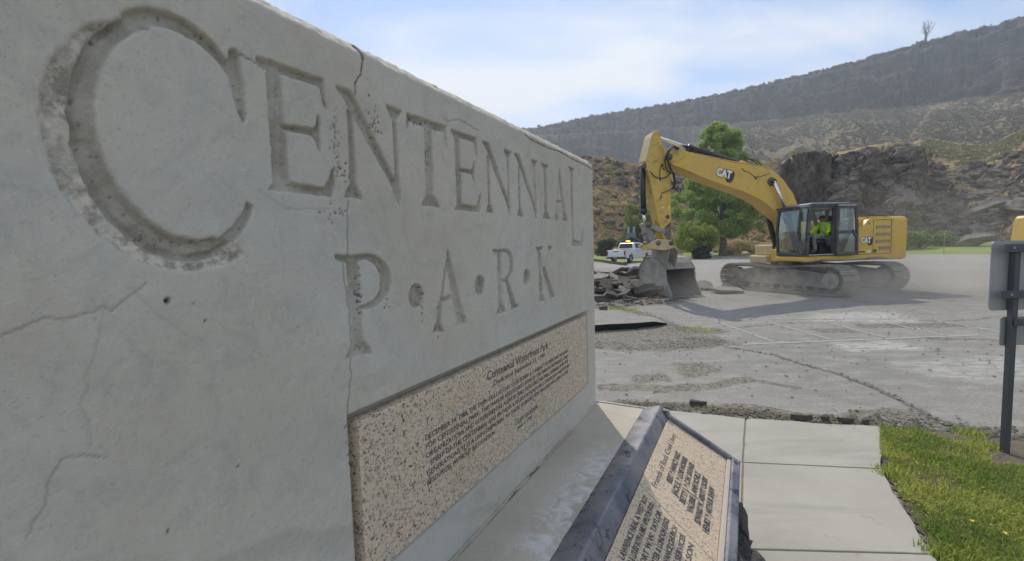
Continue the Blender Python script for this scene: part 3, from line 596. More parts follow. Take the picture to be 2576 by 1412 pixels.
# pits inside the letters
idx = np.argwhere(sdf > 0.004); rng.shuffle(idx)
for i, j in idx[:200]:
    pits(cs[j], rz[i], 0, 0, 1, 0.0010, 0.0022 if cs[j] < 0.7 else 0.0027, 0.003)
rough_ = 0.0016 * fbm(SS * 9, ZZ * 9, 0, 3, 2) + 0.0007 * fbm(SS * 70, ZZ * 70, 0, 3, 12)
n_ = rough_ * np.where(rc, 0.2, 1) - dep
edge = (~flat) & (BB < 0.06)
n_ = n_ + np.where(edge, 0.004 * fbm(SS * 50, ZZ * 50 + BB * 50, 0, 4, 6), 0)
top_jit = np.where((rb[:, None] > 0.001) & (BB < 0.06), 0.006 * fbm(SS * 30, BB * 60, 0, 4, 9), 0)
V = WV(SS.ravel(), (n_ - BB).ravel(), (ZZ + top_jit).ravel())
Fq = gridfaces(len(rz), len(cs))
agg = np.clip(band * (1 - ss(sdf, -0.001, 0.002)), 0, 1) * 0.95 + np.where((~flat) & (rb[:, None] > 0), 0.55, 0)
stain_shade = stain_shade * (0.35 + 0.55 * ss(fbm(SS * 12, ZZ * 12, 4, 3, 31), -0.4, 0.3)) + 0.5 * np.where(rc, 1, 0)
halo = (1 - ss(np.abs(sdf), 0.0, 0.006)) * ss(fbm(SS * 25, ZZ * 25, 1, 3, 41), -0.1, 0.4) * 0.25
stain_shade = np.maximum(stain_shade, halo * flat)
stain_shade = np.maximum(stain_shade, ss(1.40 - ZZ - 0.05 * fbm(SS * 8, ZZ * 8, 0, 3) - (SS - 0.19) * 0.45, 0.0, 0.02) * ss((SS - 0.19) * 0.45 - (1.36 - ZZ), -0.05, 0.02) * 0.35)
wallo = npmesh('concrete_wall', V, Fq, MT['wall'], monument, True, dict(stain_shade=stain_shade, dark=dark, aggregate=agg))
# back and near end of the wall
mb = MB()
mb.add([WP(S_BEG, -0.34, 0.0), WP(S_END - 0.002, -0.34, 0.0), WP(S_END - 0.002, -0.34, 2.427), WP(S_BEG, -0.34, 2.427), WP(S_BEG, 0, 0.0), WP(S_BEG, 0, 2.386), WP(S_BEG, -0.04, 2.424)], [(0, 1, 2, 3), (0, 3, 6, 5, 4)])
mb.build('wall_back', MT['wall'], monument, recalc=False)
mb = MB(); mb.add([WP(S_BEG, -0.34, 0.0), WP(S_END - .001, -0.34, 0.0), WP(S_END - .001, -0.34, 0.745), WP(S_BEG, -0.34, 0.745), WP(S_BEG, -0.001, 0.0), WP(S_END - .001, -0.001, 0.0), WP(S_END - .001, -0.001, 0.745), WP(S_BEG, -0.001, 0.745)],
       [(0, 1, 2, 3), (4, 5, 6, 7), (1, 5, 6, 2), (0, 4, 7, 3)]); mb.build('wall_footing', MT['wall'], monument)
# granite plaque with engraved text
pl = MB()
M_ = frameM((0, 0, 0), (WT[0], WT[1], 0), (0, 0, 1))
def wbox(mb, s0, s1, n0, n1, z0, z1):
    vs = [WP(s, n, z) for s in (s0, s1) for n in (n0, n1) for z in (z0, z1)]
    mb.add(vs, [(0, 1, 3, 2), (4, 6, 7, 5), (0, 4, 5, 1), (2, 3, 7, 6), (0, 2, 6, 4), (1, 5, 7, 3)])
wbox(pl, 0.826, 2.742, -0.036, 0.010, 0.940, 1.394)
plaque = pl.build('granite_plaque', MT['granite'], monument, bevel=0.003)
def walltext(txt, s, z, size, parent, n=0.0108, width=None, bold=0.0, sx=0.8):
    me = text_mesh(txt, size, bold=bold, extrude=0.0004, sx=sx)
    if width:
        xs = [v.co.x for v in me.vertices]; k = width / (max(xs) - min(xs)); me.transform(Matrix.Diagonal((k, 1, 1, 1)))
    o3 = WP(s, n, z); me.transform(frameM(o3, (WT[0], WT[1], 0), (0, 0, 1)))
    me.materials.append(MT['ink']); o = bpy.data.objects.new('lettering', me); COL.objects.link(o); o.parent = parent; return o
walltext('Centennial Waterfront Park', 1.49, 1.318, 0.052, plaque, width=0.62, bold=0.0)
walltext('Dedicated September 15, 1990', 1.54, 1.283, 0.030, plaque, width=0.52, bold=0.0)
rows = ['DECEMBER 14, 1988, THE TWIN FALLS ROTARY CLUB SIGNED A CONTRACT TO PURCHASE THE LAND',
        'FOR CENTENNIAL PARK. THIS MARKER RECOGNIZES SOME OF THE VARIOUS BUSINESSES, CIVIC',
        'ORGANIZATIONS AND GOVERNMENTAL AGENCIES WHO DEVELOPED THIS PARK. DESIGNED WITH THE',
        'SPIRIT OF THE CENTENNIAL AND PROVIDES A RECREATION RESOURCE FOR PRESENT AND FUTURE',
        'GENERATIONS. IT IS A LIVING MEMORIAL TO THOSE WORKERS DEPICTING THE WAY GIVEN TO THE',
        'RESOURCES WITHOUT RECOGNITION']
for i, rw in enumerate(rows):
    walltext(rw, 1.095 + (0.02 if i == 3 else 0), 1.232 - i * 0.0305, 0.0265, plaque, width=(1.30 if i < 5 else 0.44), bold=0.0)
walltext('CLIFF SNYDER', 1.72, 1.045, 0.030, plaque, width=0.24, bold=0.0); walltext('June 1, 1990', 1.74, 1.020, 0.022, plaque, width=0.16)
# ledge
ls = np.arange(S_BEG, S_END + 0.0001, 0.0125); ls[-1] = S_END; ln = np.linspace(0.0, 0.335, 40)
A, N_ = np.meshgrid(ls, ln); zz = 0.75 + 0.0018 * fbm(A * 9, N_ * 9, 0, 4) - 0.004 * (1 - ss(np.abs(N_ - 0.012), 0.002, 0.012))
white = ss(N_, 0.12, 0.26) * (1 - ss(A, 2.0, 2.5)) * 0.9
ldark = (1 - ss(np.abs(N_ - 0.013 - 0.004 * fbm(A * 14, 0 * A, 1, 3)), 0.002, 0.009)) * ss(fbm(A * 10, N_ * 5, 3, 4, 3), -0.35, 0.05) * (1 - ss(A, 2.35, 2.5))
npmesh('ledge', WV(A.ravel(), N_.ravel(), zz.ravel()), gridfaces(*A.shape), MT['ledge'], monument, True, dict(white=white, dark=ldark))
mb = MB(); wbox(mb, S_BEG, S_END - 0.002, 0.0, 0.84, 0.02, 0.49); mb.build('plinth', MT['ledge'], monument)
mb = MB()
mb.prism([(0.0, 0.48), (0.0, 0.747), (0.33, 0.743), (0.43, 0.765), (0.47, 0.69), (0.83, 0.48)], lambda p, q, s: WP(s, p, q), S_BEG, S_END - 0.004); mb.build('desk_body', MT['ledge'], monument)
# steel frame of the desk: upper rail (folded angle), far rail, lower rail
sg = np.linspace(S_BEG, S_END + 0.012, 150)
prof = [(0.324, 0.746), (0.328, 0.752), (0.424, 0.7775), (0.430, 0.778), (0.436, 0.776), (0.440, 0.770), (0.477, 0.712), (0.480, 0.706), (0.480, 0.696), (0.470, 0.690)]
PV = []
for s_ in sg:
    for i, (p, q) in enumerate(prof):
        PV.append((s_, p + (0.004 * math.sin(s_ * 37 + math.sin(s_ * 91)) if i == 0 else 0) + 0.0003 * math.sin(s_ * 11 + i), q))
PV = np.array(PV); npmesh('upper_frame_rail', WV(PV[:, 0], PV[:, 1], PV[:, 2]), gridfaces(len(sg), len(prof)), MT['frame'], monument, False)
def desk(u): return (0.479 + u * 0.868, 0.705 - u * 0.497)      # distance down the slope -> (n, z)
DU = np.array([0.868, -0.497]); DNn = np.array([0.497, 0.868])
mb = MB()
mb.prism([(-0.052, 0.012 + 0.028), (-0.02, 0.052), (0.0, 0.030), (0.40, 0.030), (0.455, 0.026), (0.455, -0.05), (-0.02, -0.05)],
         lambda u, h, s: WP(s, 0.479 + DU[0] * u + DNn[0] * h, 0.705 + DU[1] * u + DNn[1] * h), S_END - 0.022, S_END + 0.010)
mb.build('far_frame_rail', MT['frame'], monument, bevel=0.004)
mb = MB(); mb.prism([(0.402, -0.02), (0.402, 0.014), (0.424, 0.016), (0.424, -0.02)], lambda u, h, s: WP(s, 0.479 + DU[0] * u + DNn[0] * h, 0.705 + DU[1] * u + DNn[1] * h), S_BEG, S_END - 0.024)
mb.build('mortar_strip', MT['strip'], monument, bevel=0.002)
mb = MB(); mb.prism([(0.4245, -0.06), (0.4245, 0.024), (0.434, 0.030), (0.470, 0.030), (0.478, 0.022), (0.478, -0.05), (0.466, -0.16), (0.43, -0.16)],
                    lambda u, h, s: WP(s, 0.479 + DU[0] * u + DNn[0] * h, 0.705 + DU[1] * u + DNn[1] * h), S_BEG, S_END + 0.010)
mb.build('lower_frame_rail', MT['frame'], monument, bevel=0.003, smooth=False)
mb = MB(); wbox(mb, 2.2, S_END + 0.002, 0.326, 0.0, 0.745, 0.756)
mb = MB(); wbox(mb, S_END - 0.012, S_END + 0.010, 0.004, 0.42, 0.70, 0.757); mb.build('end_strip', MT['frame'], monument, bevel=0.003)
# name plaques
def dpt(s, u, h): return WP(s, 0.479 + DU[0] * u + DNn[0] * h, 0.705 + DU[1] * u + DNn[1] * h)
def name_plaque(s0, s1, skew0, skew1):
    mb = MB(); vs = []
    for h in (-0.02, 0.004):
        vs += [dpt(s0 + skew0 * 0.0, 0.004, h), dpt(s1, 0.004, h), dpt(s1 + skew1, 0.400, h), dpt(s0 + skew0, 0.400, h)]
    mb.add(vs, [(0, 1, 2, 3), (4, 5, 6, 7), (0, 1, 5, 4), (1, 2, 6, 5), (2, 3, 7, 6), (3, 0, 4, 7)])
    return mb.build('name_plaque', MT['granite2'], monument, bevel=0.0015)
def desktext(txt, s0, s1, u, size, parent, bold=0.001, sx=0.8, shear=0.0):
    me = text_mesh(txt, size, bold=bold, extrude=0.0004, sx=sx)
    xs = [v.co.x for v in me.vertices]; k = (s1 - s0) / (max(xs) - min(xs)); me.transform(Matrix.Diagonal((k, 1, 1, 1)))
    if shear: me.transform(Matrix(((1, shear, 0, 0), (0, 1, 0, 0), (0, 0, 1, 0), (0, 0, 0, 1))))
    a = Vector(dpt(0, 0, 0)); ya = Vector(dpt(0, -1, 0)) - a
    me.transform(frameM(dpt(s0, u, 0.0048), (WT[0], WT[1], 0), ya)); me.materials.append(MT['ink'])
    o = bpy.data.objects.new('lettering', me); COL.objects.link(o); o.parent = parent
np1 = name_plaque(2.080, S_END - 0.026, -0.112 - 0.035, 0.0)
np2 = name_plaque(1.18, 2.076, 0.0, -0.147)
np3 = name_plaque(0.20, 1.176, 0.0, 0.0)
desktext('Friends of Rock Creek Users', 2.13, 2.79, 0.085, 0.046, np1, 0.0, shear=0.2)
for i, (tx, e0, e1) in enumerate([('BERT & NANCY HART', 2.258, 2.62), ('JACK E. & LOIS NORRIS', 2.190, 2.62), ('BETTY J. & C.W. SAVAGE', 2.170, 2.60), ('VALERIE J. ANN SCHILZ', 2.144, 2.555), ('EDWARD W. ABBOTT CROSBY', 2.102, 2.555), ('HENRY & ARTHUR SHAW', 2.080, 2.50)]):
    desktext(tx, e0, e1, 0.140 + i * 0.0425, 0.040, np1, 0.0022)
desktext('LAWRENCE NEAL A. WEST ROY', 1.56, 2.02, 0.062, 0.034, np2, 0.0008)
for i, tx in enumerate(['HAROLD & LOUISE ROTH & EMILY APPLETON FOOD', 'GEMPORT W.W. TAYLOR', 'ROGER CARTER & LONDON EGGS', 'E. WENDELL VANCE CHURCH', 'SOUTHERN SERVICES', 'JOHN CARLSON']):
    desktext(tx, 1.50 + 0.01 * i, 2.0 - 0.012 * i, 0.098 + i * 0.040, 0.034, np2, 0.0008)
for i in range(7): desktext('MARY & THOMAS WELLS   IDAHO POWER', 0.40, 1.08, 0.075 + i * 0.042, 0.034, np3, 0.0008)
# basalt facing stones under the desk
def rock_mesh(name, sub, jit, seed, flat_=1.0, freq=1.3, planes=9):
    bm = bmesh.new(); bmesh.ops.create_icosphere(bm, subdivisions=sub, radius=1.0)
    co = np.array([v.co for v in bm.verts]); n = fbm(co[:, 0] * freq + seed * 7.1, co[:, 1] * freq, co[:, 2] * freq, 3, seed)
    n2 = np.abs(fbm(co[:, 0] * 2.6, co[:, 1] * 2.6 + seed * 3.3, co[:, 2] * 2.6, 2, seed + 50))
    rg = np.random.default_rng(seed + 900)
    for _ in range(planes):
        d = rg.normal(size=3); d /= np.linalg.norm(d); h = rg.uniform(0.52, 0.86); q = np.maximum(0, co @ d - h); co = co - q[:, None] * d[None]
    co = co * (1 + jit * n - jit * 0.5 * n2)[:, None]; co[:, 2] *= flat_
    for v, c in zip(bm.verts, co): v.co = c
    me = bpy.data.meshes.new(name); bm.to_mesh(me); bm.free(); return me
stone_meshes = [rock_mesh('stone', 3, 0.5, k + 3, freq=1.6) for k in range(5)]
for m_ in stone_meshes: m_.materials.append(MT['basalt'])
rs = random.Random(5); srow = [(2.52, 0.36, 0.19, 0.12), (2.30, 0.24, 0.22, 0.16), (2.02, 0.34, 0.20, 0.13), (1.70, 0.28, 0.22, 0.14), (1.38, 0.33, 0.2, 0.13), (1.05, 0.27, 0.22, 0.14), (0.7, 0.33, 0.22, 0.14), (0.35, 0.28, 0.22, 0.14), (0.0, 0.33, 0.2, 0.13),
                                (2.62, 0.12, 0.16, 0.13), (2.36, 0.07, 0.17, 0.12), (1.9, 0.1, 0.24, 0.14), (1.5, 0.09, 0.22, 0.14), (1.1, 0.09, 0.24, 0.13), (0.6, 0.1, 0.26, 0.14), (0.15, 0.1, 0.24, 0.14)]
for i, (s_, z_, rr, tt) in enumerate(srow):
    o = bpy.data.objects.new('facing_stone', stone_meshes[i % 5]); COL.objects.link(o); o.parent = monument
    o.location = WP(s_, 0.87, z_); o.rotation_euler = (0, 0, -WA + (math.pi if i % 2 else 0)); o.scale = (tt, rr, 0.15)

# ------------------------------------------------------------ ground, canyon, hillsides
def polar(az, r): return r * np.sin(np.radians(az)), r * np.cos(np.radians(az))
ax_ = np.concatenate([[-950, -400, -150, -60], np.linspace(-30, 80, 56), [150, 400, 950]])
X, Y = np.meshgrid(ax_, ax_); gz = -0.10 + 0.04 * fbm(X * 0.1, Y * 0.1, 0, 3) * (np.hypot(X, Y) < 200)
tag(npmesh('ground', np.stack([X.ravel(), Y.ravel(), gz.ravel()], -1), gridfaces(*X.shape), MT['earth']), kind='structure')
# canyon: talus, bench, rim cliff
az = np.arange(-40, 96, 0.13)
e_rim = np.interp(az, [-40, 3.7, 10.9, 16.1, 27.1, 35.9, 42.5, 48.5, 70, 96], [0.235, 0.2609, 0.2792, 0.2844, 0.2941, 0.3036, 0.3114, 0.3075, 0.29, 0.27])
e_rim[az > 42.5] = np.interp(az[az > 42.5], [42.5, 48.5, 70, 96], [0.3114, 0.3085, 0.305, 0.30])
e_ben = np.interp(az, [-40, 5.66, 16.1, 27.3, 38.2, 48.7, 96], [0.235, 0.243, 0.2392, 0.232, 0.2197, 0.2035, 0.19])
rr = []
A1 = az[None, :]
tp = np.concatenate([np.linspace(0, 1, 74), np.linspace(1, 2, 46)[1:], np.linspace(2, 3, 12)[1:]])[:, None]   # 0..1 talus, 1..2 cliff, 2..3 plateau
RB = 425 + 14 * fbm(az * 0.22, az * 0, 1.5, 4) * 1.0; ZB = CAM_H + e_ben * RB
RR = RB + 34 + 10 * fbm(az * 0.5, az * 0, 7.5, 3); ZR = CAM_H + e_rim * RR
left = ss(26 - az, 0, 8)[None, :]
r_t = 104 + (RB[None, :] - 104) * np.clip(tp, 0, 1)
tt = np.clip(tp, 0, 1)
z_t0 = 1.0 + (ZB[None, :] - 1.0) * (tt * 0.9 + 0.1 * tt ** 2)
z_t1 = 1.0 + (ZB[None, :] * 0.60 - 1.0) * np.minimum(tt / 0.90, 1)          # left: lower slope then a second cliff
z_t1 = np.where(tt > 0.90, ZB[None, :] * 0.60 + (ZB[None, :] * 0.40) * ss(tt, 0.90, 0.985), z_t1)
z_t = z_t0 * (1 - left) + z_t1 * left
tc_ = np.clip(tp - 1, 0, 1); cl = np.interp(tc_, [0, 0.06, 0.34, 0.42, 0.72, 0.80, 1.0], [0, 0.02, 0.42, 0.47, 0.86, 0.90, 1.0])
rcl = np.interp(tc_, [0, 0.06, 0.34, 0.42, 0.72, 0.80, 1.0], [0, 0.10, 0.22, 0.55, 0.66, 0.92, 1.0])
r_ = r_t + (RR - RB)[None, :] * rcl * (tp > 1) + 260 * np.clip(tp - 2, 0, 1)
z_ = z_t + (ZR - ZB)[None, :] * cl * (tp > 1) - 6 * np.clip(tp - 2, 0, 1)
cliffm = ss(tp, 1.0, 1.05) * (1 - ss(tp, 1.95, 2.0))
cliffm = np.maximum(cliffm, left * ss(tp, 0.9, 0.92) * (1 - ss(tp, 0.985, 1.0)))
AA = A1 + 0 * tp
cx, cy = polar(AA, r_)
fin = np.abs(fbm(AA * 1.3, z_ * 0.02, 3, 4, 3)) * 15 - 4 + fbm(AA * 4.5, z_ * 0.09, 3, 4, 9) * 5 + fbm(AA * 1.2, z_ * 0.22, 3, 4, 19) * 5
gull = fbm(AA * 0.55, r_ * 0.01, 0, 4, 21) * 7 + fbm(AA * 3.0, r_ * 0.05, 0, 4, 22) * 1.6
r2 = r_ - fin * cliffm; z2 = z_ + gull * (1 - cliffm) * ss(tp, 0.0, 0.15) * (1 - ss(tp, 0.9, 1.0)) + (tp > 1.9) * fbm(AA * 3, AA * 0, 5, 3, 23) * 1.5
cx, cy = polar(AA, r2)
clf_ = np.clip(cliffm + 0.35 * fbm(AA * 2, z_ * 0.05, 0, 4, 77) * (cliffm > 0.02), 0, 1)
tag(npmesh('canyon_wall', np.stack([cx.ravel(), cy.ravel(), z2.ravel()], -1), gridfaces(*r2.shape), MT['canyon'], None, False, dict(cliff=clf_)), kind='structure')
canyon = (az, tp[:, 0], r2, z2)
# near hillside (left rocky slope, right outcrops)
az2 = np.concatenate([np.arange(-35, 30, 0.2), np.arange(30, 56, 0.085), np.arange(56, 90, 0.4)])
e_top = np.interp(az2, [-35, 10.5, 13, 16.7, 20.4, 26.7, 30.2, 31, 35, 37.5, 39.1, 41.7, 42.8, 44.7, 46.7, 47.6, 48.8, 55, 90], [0.18, 0.190, 0.181, 0.160, 0.145, 0.143, 0.148, 0.150, 0.150, 0.150, 0.155, 0.150, 0.138, 0.118, 0.104, 0.112, 0.13, 0.15, 0.15])
cliffy = ss(az2, 30.2, 31.2) * (1 - 0.65 * ss(az2, 41.5, 43.0))
footr = np.interp(az2, [-35, 8, 14, 20, 30, 34, 42, 50, 90], [66, 66, 70, 72, 74, 75, 74, 72, 72])
tq = np.linspace(0, 1, 74)[:, None]; tk = np.linspace(0, 1, 16)[1:, None]
topr = footr + 33 * (1 - cliffy) + 7.5 * cliffy
r_h = footr + (topr - footr) * tq; z_h = 0.35 + (CAM_H + e_top * topr - 0.35) * (tq ** (1.0 + 0.25 * (1 - cliffy[None, :]) - 0.35 * cliffy[None, :]))
r_k = topr + (150 - topr) * tk; z_k = (CAM_H + e_top * topr) + (10 * tk) * ss(az2, 30, 36)[None, :] - 6 * tk * (1 - ss(az2, 30, 36)[None, :])
r3 = np.vstack([r_h, r_k]); z3 = np.vstack([z_h, z_k]); A3 = az2[None, :] + 0 * r3
hx, hy = polar(A3, r3)
amp = ss(np.vstack([tq, tk + 1]), 0.0, 0.12)
z3 = z3 + amp * (0.9 * fbm(hx * 0.22, hy * 0.22, 0, 4, 31) + 0.5 * np.abs(fbm(hx * 0.7, hy * 0.7, 0, 3, 33)))
bl0 = fbm(A3 * 0.8, z3 * 0.22, 1, 4, 35); blocky = np.round(bl0 * 5) / 5 * 5.5 + np.abs(bl0) * 2.0 + fbm(A3 * 3.2, z3 * 0.9, 2, 4, 37) * 1.6
gully = 4.5 * np.exp(-((A3 - 43.1) / 0.55) ** 2) + 3.0 * np.exp(-((A3 - 35.75) / 0.16) ** 2)
r3 = r3 - amp * cliffy[None, :] * (blocky - 1.5 - gully) * (1 - ss(np.vstack([tq, tk + 1]), 1.0, 1.3))
hx, hy = polar(A3, r3)
tag(npmesh('rocky_hillside', np.stack([hx.ravel(), hy.ravel(), z3.ravel()], -1), gridfaces(*r3.shape), MT['hill'], None, False), kind='structure')
def hill_pt(a, t):     # a azimuth, t 0..1 up the near hillside
    j = np.interp(a, az2, np.arange(len(az2))); j0 = int(j); i = t * 73; i0 = int(i)
    i1 = min(i0 + 1, r3.shape[0] - 1); j1 = min(j0 + 1, r3.shape[1] - 1); fi, fj = i - i0, j - j0
    g = lambda M: (M[i0, j0] * (1 - fi) + M[i1, j0] * fi) * (1 - fj) + (M[i0, j1] * (1 - fi) + M[i1, j1] * fi) * fj
    r = g(r3); z = g(z3); return r * math.sin(R(a)), r * math.cos(R(a)), z
# lawn beyond the lot
edge_ = [(-60, 36), (0, 40), (8.7, 45.6), (14.8, 49.4), (18, 51.5), (23, 55.6), (27.5, 55.8), (32, 54.5), (37, 48.5), (42, 40.5), (50, 30), (62, 16), (75, -10)]
az4 = np.arange(-40, 75, 0.4)
er = []
for a in az4:
    best = 55.0
    for (x0, y0), (x1, y1) in zip(edge_, edge_[1:]):
        a0, a1 = math.degrees(math.atan2(x0, y0)), math.degrees(math.atan2(x1, y1))
        if a0 <= a <= a1:
            dxx, dyy = math.sin(R(a)), math.cos(R(a)); ex, ey = x1 - x0, y1 - y0; den = dxx * ey - dyy * ex; best = (x0 * ey - y0 * ex) / den; break
    er.append(best)
er = np.array(er); t4 = np.linspace(0, 1, 30)[:, None]
r4 = er[None, :] + (84 - er)[None, :] * t4; z4 = 0.04 + (0.45 + 1.0 * ss(az4, 36, 41)[None, :]) * t4 ** 0.9 + 0.10 * fbm(r4 * 0.15, az4[None, :] * 0.2 + 0 * r4, 0, 3) * ss(t4, 0, 0.2)
z4[0, :] = -0.02
A4 = az4[None, :] + 0 * r4; lx, ly = polar(A4, r4)
dry = ss(fbm(lx * 0.12, ly * 0.12, 0, 4, 5) + (r4 - 70) * 0.09 + ss(A4, 25, 29) * (1 - ss(A4, 36, 41)) * 0.85 , 0.2, 0.6)
tag(npmesh('lawn', np.stack([lx.ravel(), ly.ravel(), z4.ravel()], -1), gridfaces(*r4.shape), MT['lawn'], None, True, dict(dry=dry)), kind='structure')

# parking lot, near part finely gridded
xs = np.concatenate([np.linspace(-30, 0.5, 16)[:-1], np.arange(0.5, 14, 0.05), np.linspace(14, 76, 40)])
ys = np.concatenate([np.linspace(-12, 3.2, 10)[:-1], np.arange(3.2, 18.5, 0.05), np.linspace(18.5, 57, 40)])
X, Y = np.meshgrid(xs, ys)
def segd(X, Y, pts):
    d = np.full(X.shape, 1e9)
    for (x0, y0), (x1, y1) in zip(pts, pts[1:]):
        ex, ey = x1 - x0, y1 - y0; tt = np.clip(((X - x0) * ex + (Y - y0) * ey) / (ex * ex + ey * ey), 0, 1)
        d = np.minimum(d, np.hypot(X - x0 - tt * ex, Y - y0 - tt * ey))
    return d
def pin(X, Y, poly):
    ins = np.zeros(X.shape, bool); n = len(poly)
    for i in range(n):
        ax, ay = poly[i]; bx, by = poly[(i + 1) % n]
        ins ^= ((ay > Y) != (by > Y)) & (X < (bx - ax) * (Y - ay) / (by - ay + 1e-12) + ax)
    return ins
def pband(X, Y, poly, w):
    d = segd(X, Y, poly + [poly[0]]); return np.where(pin(X, Y, poly), 1.0, 1 - ss(d, 0, w))
wx = X + 0.12 * fbm(X * 2, Y * 2, 1, 3); wy = Y + 0.12 * fbm(X * 2, Y * 2, 7, 3)
ckline = [(3.70, 7.62), (3.83, 7.49), (4.19, 7.02), (4.25, 6.49), (4.39, 5.99), (4.43, 5.45), (4.35, 4.87), (4.26, 4.5), (4.14, 4.15)]
dk = segd(X + 0.03 * fbm(X * 6, Y * 6, 1, 3), Y, ckline)
darkm = (1 - ss(dk, 0.012, 0.042)) * 0.75
soilm = np.maximum.reduce([
    pband(wx, wy, [(1.0, 8.1), (2.02, 7.55), (2.75, 7.5), (3.38, 7.6), (4.0, 7.85), (3.9, 8.55), (2.76, 8.5), (1.2, 8.5)], 0.3) * 0.62,
    (1 - ss(segd(wx, wy, [(1.2, 4.95), (1.65, 4.90), (2.1, 4.76), (2.61, 4.66), (2.93, 4.40), (3.27, 4.32), (3.6, 4.28), (3.95, 4.10), (4.6, 3.6)]), 0.06, 0.30)) * 0.9,
    pband(wx, wy, [(3.50, 4.55), (3.95, 4.6), (4.3, 4.1), (4.9, 3.7), (4.7, 3.2), (3.5, 3.9)], 0.25) * 0.7,
    (1 - ss(segd(wx, wy, [(2.6, 12.9), (3.06, 12.74), (3.48, 11.37), (3.58, 9.85), (3.67, 9.13), (4.25, 9.23)]), 0.05, 0.28)) * 0.8,
    pband(wx, wy, [(-1, 12.6), (3.0, 12.9), (4.9, 13.6), (6.0, 15.0), (6.6, 18.0), (6.0, 24), (2, 24), (-1, 14)], 0.5) * 0.85])
rub = np.maximum.reduce([
    pband(wx, wy, [(2.45, 6.1), (2.9, 6.3), (2.85, 6.6), (2.45, 6.65)], 0.25) * 0.80, pband(wx, wy, [(1.6, 5.85), (2.1, 5.9), (2.1, 6.1), (1.7, 6.1)], 0.2) * 0.75,
    (1 - ss(segd(wx, wy, [(1.2, 5.65), (1.9, 5.55), (2.59, 5.6), (3.1, 5.75)]), 0.02, 0.3)) * 0.80, (1 - ss(segd(wx, wy, [(3.1, 5.75), (3.5, 5.4)]), 0.02, 0.2)) * 0.75,
    pband(wx, wy, [(7.3, 9.3), (9.0, 9.1), (9.2, 8.8), (7.3, 8.95)], 0.25) * 0.75, (1 - ss(segd(wx, wy, [(4.2, 9.2), (6.4, 9.75), (9.5, 9.4), (11.5, 9.9)]), 0.02, 0.12)) * 0.75,
    (1 - ss(segd(wx, wy, [(7.4, 7.8), (8.8, 7.5), (10.2, 7.9)]), 0.02, 0.22)) * 0.75, pband(wx, wy, [(6.1, 8.6), (6.7, 8.6), (6.7, 8.85), (6.1, 8.9)], 0.2) * 0.75,
    pband(wx, wy, [(1.0, 8.5), (3.4, 8.65), (4.4, 9.0), (3.5, 9.8), (1.0, 9.3)], 0.2) * 0.80])
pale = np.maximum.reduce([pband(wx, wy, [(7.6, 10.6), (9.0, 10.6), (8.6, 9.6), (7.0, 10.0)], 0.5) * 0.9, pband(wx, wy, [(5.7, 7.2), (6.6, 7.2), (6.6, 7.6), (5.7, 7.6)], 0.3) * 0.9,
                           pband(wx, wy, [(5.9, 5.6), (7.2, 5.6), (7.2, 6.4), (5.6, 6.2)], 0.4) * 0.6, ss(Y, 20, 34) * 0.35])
rake = fbm((X * 0.6 + Y * 0.8) * 1.2, (X * 0.8 - Y * 0.6) * 9, 0, 3, 3)
z = np.zeros_like(X)
z = z + ss(soilm, 0.3, 0.8) * (0.035 * fbm(X * 3.5, Y * 3.5, 0, 4, 6) + 0.010 * rake + 0.012) + ss(rub, 0.3, 0.6) * 0.012 * fbm(X * 8, Y * 8, 0, 3, 8) - darkm * 0.012
z = np.where((X < 0.5) | (X > 14) | (Y > 18.5), 0.0, z)
under = pband(X, Y, [(-3, -12), (1.2, 5.0), (1.7, 4.68), (2.35, 4.35), (2.8, 4.22), (3.52, 4.02), (2.98, 3.3), (2.4, 2.4), (1.8, -12)], 0.04)
z = np.where(under > 0.5, np.minimum(z, -0.01), z); soilm = np.where(under > 0.5, 0, soilm)
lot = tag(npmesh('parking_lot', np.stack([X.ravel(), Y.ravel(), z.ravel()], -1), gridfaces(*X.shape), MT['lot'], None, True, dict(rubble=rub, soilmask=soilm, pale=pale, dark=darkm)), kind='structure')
def line(p0, p1, w):
    d = Vector((p1[0] - p0[0], p1[1] - p0[1], 0)).normalized(); nrm = Vector((-d.y, d.x, 0)) * w / 2
    mb = MB(); mb.add([(p0[0] - nrm.x, p0[1] - nrm.y, 0.005), (p0[0] + nrm.x, p0[1] + nrm.y, 0.005), (p1[0] + nrm.x, p1[1] + nrm.y, 0.005), (p1[0] - nrm.x, p1[1] - nrm.y, 0.005)], [(0, 1, 2, 3)])
    mb.build('painted_line', MT['paint'], lot, recalc=False)
line((4.04, 7.80), (8.5, 7.98), 0.09); line((4.0, 10.5), (9.6, 9.7), 0.07)
for a, b in (((4.70, 10.3), (4.72, 7.95)), ((5.76, 9.9), (5.80, 8.0)), ((6.91, 9.8), (6.82, 8.0)), ((8.0, 9.6), (7.95, 8.05)), ((9.2, 9.6), (9.1, 8.0)), ((12.5, 16.6), (15.5, 20.5)), ((14.5, 15.5), (17.5, 19.5))): line(a, b, 0.07)
